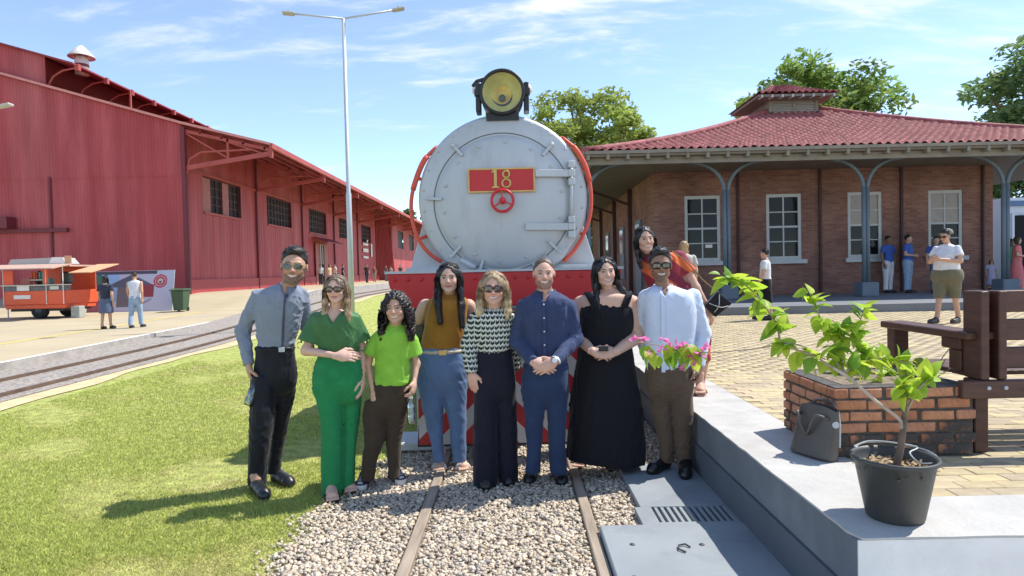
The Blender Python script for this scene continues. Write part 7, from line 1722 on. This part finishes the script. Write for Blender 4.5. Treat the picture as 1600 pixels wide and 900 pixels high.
for (x0, y0), (x1, y1) in (((1108, 474), (1138, 478)), ((1124, 460), (1116, 488))):
    b = MB(); b.tube(spline([P(x0, y0, 5.69), P((x0 + x1) / 2 + 3, (y0 + y1) / 2 + 4, 5.675), P(x1, y1, 5.69)], 5), .004, 5); b.build('chain', M('chain_silver', (.45, .42, .38), .35, metal=.6), sb)
b = MB(); b.tube(spline([P(1050, 392, 5.76), P(1074, 410, 5.70), P(1098, 437, 5.69), P(1122, 456, 5.70)], 5), .007, 5); b.build('strap', cl('tan_strap', (0, 0, 0)), sb)

# ================================================================== other visitors
def visitor(label, x, y, z0, h, face, skin, top, bottom, kind='pants', pose='down', fat=1.0, hair='short', hair_c=(.015, .012, .011), shoe=(.02, .02, .02), sleeve=1.6, res=1.7, hair_len=.5, stride=.0, group=None, glasses=False, cap=None, hem=.45):
    s = h / 1.7; S = lambda q: tuple(v * s for v in q); f_ = fat
    tor = [S(q) for q in ((1.445, 0, 0, .07, .065), (1.41, 0, 0, .14, .08), (1.36, 0, 0, .185, .10), (1.22, 0, 0, .168 * f_, .112 * f_), (1.06, 0, -.01 * f_, .155 * f_, .115 * f_), (.94, 0, 0, .165 * f_, .118 * f_), (.84, 0, 0, .17 * f_, .12 * f_))]
    legs = []
    for sd in (-1, 1):
        st = stride * sd; w = .055 if kind == 'pants' else .045
        legs.append([S(q) for q in ((.86, sd * .085, 0, .088 * f_, .10 * f_), (.62, sd * .087, st * .35, .075 * f_ ** .6, .085), (.46, sd * .088, st * .55, .062, .066), (.28, sd * .088, st * .8 + .01, .056, .06), (.09, sd * .088, st + .02, w, w))])
    arms = []
    for sd in (-1, 1):
        if pose == 'front' or (pose == 'one' and sd > 0): pts = [(sd * .185, 0, 1.365), (sd * .24 * f_ ** .5, -.02, 1.12), (sd * .06, -.24 * f_ ** .7, 1.08)]; hd_ = dict(d=(-sd, -.1, 0), n=(0, -1, .3), t=(0, 0, 1), curl=.6)
        elif pose == 'phone': pts = [(sd * .19, 0, 1.365), (sd * .27, -.05, 1.13), (sd * .07, -.32, 1.17)]; hd_ = dict(d=(-sd, -.4, .2), n=(0, -1, -.3), t=(0, 0, 1), curl=.8)
        else: pts = [(sd * .185, 0, 1.365), (sd * .225 * f_ ** .5, .02 + stride * sd * -.3, 1.10), (sd * .23 * f_ ** .5, -.05 - stride * sd * .7, .87)]; hd_ = dict(n=(sd, 0, 0), t=(0, -1, 0), curl=.5)
        arms.append(([S(p) for p in pts], [.048 * s, .040 * s, .029 * s], dict(size=s * .95, **hd_), .0))
    feet = [dict(heel=V3(sd * .088, stride * sd + .05, 0) * s, toe=V3(sd * .105, stride * sd - .21, 0) * s, kind='dress', col=shoe, sole=(.3, .3, .3)) for sd in (-1, 1)]
    hipz, bot = .98 * s, []
    m_top, m_bot = cl('cloth_top_%d' % len(MATS), top), cl('cloth_bottom_%d' % len(MATS), bottom)
    pelv = [S(q) for q in ((.99, 0, 0, .152 * f_, .112 * f_), (.92, 0, 0, .168 * f_, .118 * f_), (.84, 0, 0, .175 * f_, .12 * f_), (.76, 0, 0, .17 * f_, .115 * f_))]
    if kind in ('pants', 'shorts'):
        g_ = dict(name='trousers' if kind == 'pants' else 'shorts', secs=pelv, legs=[0, 1], mat=m_bot, grow=.008 if kind == 'pants' else .022, seed=3)
        if kind == 'shorts': zc = hem * s; g_['cuts'] = [lambda X, Y, Z: zc - Z]
    else:
        g_ = dict(name='skirt' if kind == 'skirt' else 'dress', secs=pelv[:3] + [S(q) for q in ((.70, 0, 0, .19 * f_, .15), (hem, 0, 0, .20 * f_ if kind == 'skirt' else .24, .17))], mat=m_bot, grow=.008, seed=3)
        if kind == 'dress': g_['secs'] = tor[:5] + g_['secs'][1:]
    gs = [g_] if kind == 'dress' else [g_, dict(name='shirt', secs=tor if kind != 'skirt' else tor[:6], arms=[0, 1] if sleeve else [], mat=m_top, sleeve_n=sleeve, sleeve=.016, grow=.008, seed=5)]
    if kind == 'dress' and sleeve: g_['arms'] = [0, 1]; g_['sleeve_n'] = sleeve; g_['sleeve'] = .014
    o = dict(skin=skin, head=dict(chin=V3(0, -.075, 1.475) * s, H=.215 * s, pitch=0.0 if pose != 'phone' else .25), neck_base=V3(0, .01, 1.44) * s, torso=tor, arms=arms, legs=legs, hair=hair, hair_c=hair_c, hair_len=hair_len, feet=feet, garments=gs, teeth=False, smile=.2, shrink=-.008)
    if glasses: o['glasses'] = dict(name='dark', size=1.0)
    t = person(label, (x, y, z0), o, face, group, res)
    if cap is not None:
        b = MB(); H = .215 * s; b.lathe([(.09 * s, .0), (.092 * s, .03 * s), (.075 * s, .075 * s), (.03 * s, .1 * s)], (0, .02 * s, (1.475 + .155) * s), n=18); cp = b.build('cap', cl('cap_cloth', cap), t, world=False, smooth=True)
        b = MB(); b.prism([(-.07 * s, -.05 * s), (.07 * s, -.05 * s), (.05 * s, -.16 * s), (-.05 * s, -.16 * s)], (1.475 + .155) * s, (1.475 + .165) * s, 'xy'); b.build('peak', MATS['cap_cloth'], cp, world=False)
    return t
def on(px, py, z): p = G(px, py, z); return p[0], p[1], z
VS = 'visitors by the station'; VW = 'visitors by the warehouse'
LEFT_, RIGHT_, AWAY, NEAR = -math.pi / 2, math.pi / 2, math.pi, 0.0     # which way they face (near = toward the photographer)
x, y, z = on(1197, 500, PL); visitor('boy in white printed shirt and black shorts walking past the station', x, y, z, 1.44, LEFT_ - .5, TAN, (.66, .66, .66), (.012, .012, .013), 'shorts', res=1.5, stride=.12, group=VS, hem=.42)
x, y, z = on(1388, 458, .68); visitor('man in blue shirt and white trousers standing by the brick wall', x, y, z, 1.74, .35, BROWN, (.05, .11, .38), (.62, .62, .64), res=1.7, group=VS)
x, y, z = on(1419, 458, .68); visitor('man in blue shirt and pale jeans with folded hands by the brick wall', x, y, z, 1.75, .7, TAN, (.05, .12, .40), (.26, .36, .50), pose='front', res=1.7, group=VS)
x, y, z = on(1463, 458, .68); v_ = visitor('man in blue shirt with dark crossbody strap behind the man in the cap', x, y, z, 1.66, -.4, TAN, (.06, .09, .34), (.09, .13, .22), res=1.7, group=VS, pose='one')
b = MB(); b.tube([(.14, -.09, 1.38), (.0, -.15, 1.2), (-.15, -.13, 1.0)], .018, 5); b.build('bag_strap', m_lblack, v_, world=False)
x, y, z = on(1480, 505, PL); visitor('stout man in white shirt, cap and khaki shorts looking down at phone', x, y, z, 1.66, -1.15, (.50, .29, .20), (.70, .70, .72), (.17, .155, .10), 'shorts', 'phone', 1.42, res=1.5, group=VS, hair='short', cap=(.24, .25, .20), glasses=True, hem=.46, stride=.16, shoe=(.05, .035, .03))
xx = P(1560, 450, 20.5); visitor('woman in green top and jeans beyond the end column', P(1579, 440, 21)[0], 21, .68, 1.62, .5, BROWN, (.03, .24, .10), (.05, .08, .15), res=2, group=VS, hair='long', hair_len=.3)
visitor('woman in long coral pink dress beyond the end column', P(1589, 450, 18.6)[0], 18.6, .68, 1.60, .9, LIGHT, (.7, .2, .2), (.72, .20, .20), 'dress', 'front', 1.0, res=1.8, group=VS, hair='long', hair_len=.25, hair_c=(.06, .035, .02), hem=.12)
visitor('small child in pale floral clothes by the end column pedestal', P(1549, 450, 18.9)[0], 18.9, .68, .95, -.3, TAN, (.40, .38, .52), (.42, .40, .55), 'dress', res=2, group=VS, hair='long', hair_len=.5, hem=.35)
visitor('blonde visitor walking away across the plaza behind the group', P(1069, 400, 12.0)[0], 12.0, PL, 1.60, AWAY, LIGHT, (.5, .45, .4), (.2, .2, .24), res=2, hair='long', hair_len=.7, hair_c=(.42, .28, .15), group=VS)
x, y, z = on(167, 514, .15); visitor('woman in dark blouse and grey skirt walking away on the platform', x, y, z, 1.60, AWAY, TAN, (.035, .04, .065), (.10, .13, .20), 'skirt', res=2, hair='long', hair_len=.5, stride=.08, group=VW, hem=.50)
x, y, z = on(213, 512, .15); visitor('man in white sleeveless vest and pale jeans walking away on the platform', x, y, z, 1.70, AWAY + .1, (.50, .28, .19), (.70, .70, .74), (.30, .40, .52), res=2, sleeve=0, stride=.15, group=VW, hair_c=(.06, .04, .03))
x, y = -19.35, TY + 1.0; visitor('vendor in dark clothes standing inside the food trailer', x, y, .72, 1.35, 0, BROWN, (.03, .03, .03), (.03, .03, .03), res=3, pose='front')
for px, Y, h_, fc, tp, bt_, lab, kw in ((501, 53, 1.70, .4, (.55, .56, .58), (.05, .05, .06), 'visitor in grey shirt and cap at the warehouse doorway', dict(cap=(.03, .03, .04))), (515, 50, 1.62, 1.2, (.62, .50, .26), (.5, .5, .5), 'visitor in cream top near the warehouse doorway', dict(hair='long')), (524, 50.5, 1.66, -1.0, (.66, .62, .60), (.1, .1, .1), 'visitor in white top beside the one in cream', {}), (536, 52, 1.64, 2.0, (.03, .035, .08), (.03, .03, .04), 'visitor in navy clothes near the warehouse doorway', {}),
        (573, 60, 1.72, .6, (.035, .03, .04), (.04, .035, .05), 'visitor in black walking along the warehouse', dict(stride=.12)), (585, 66, 1.62, .3, (.28, .10, .09), (.34, .30, .28), 'visitor in dull red top by the drain pipe', {}), (603, 70, 1.70, 1.0, (.05, .05, .07), (.12, .12, .14), 'visitor in dark shirt facing the far group', {}), (611, 71, 1.66, -.8, (.60, .55, .52), (.1, .1, .12), 'visitor in pale shirt among the far group', {}), (626, 72, 1.76, .5, (.05, .055, .07), (.05, .05, .06), 'visitor with white cap in the far group', dict(cap=(.7, .7, .7)))):
    kk_ = dict(res=3.2, group=VW); kk_.update(kw); visitor(lab, P(px, 430, Y)[0], Y, .85, h_, fc, TAN, tp, bt_, **kk_)
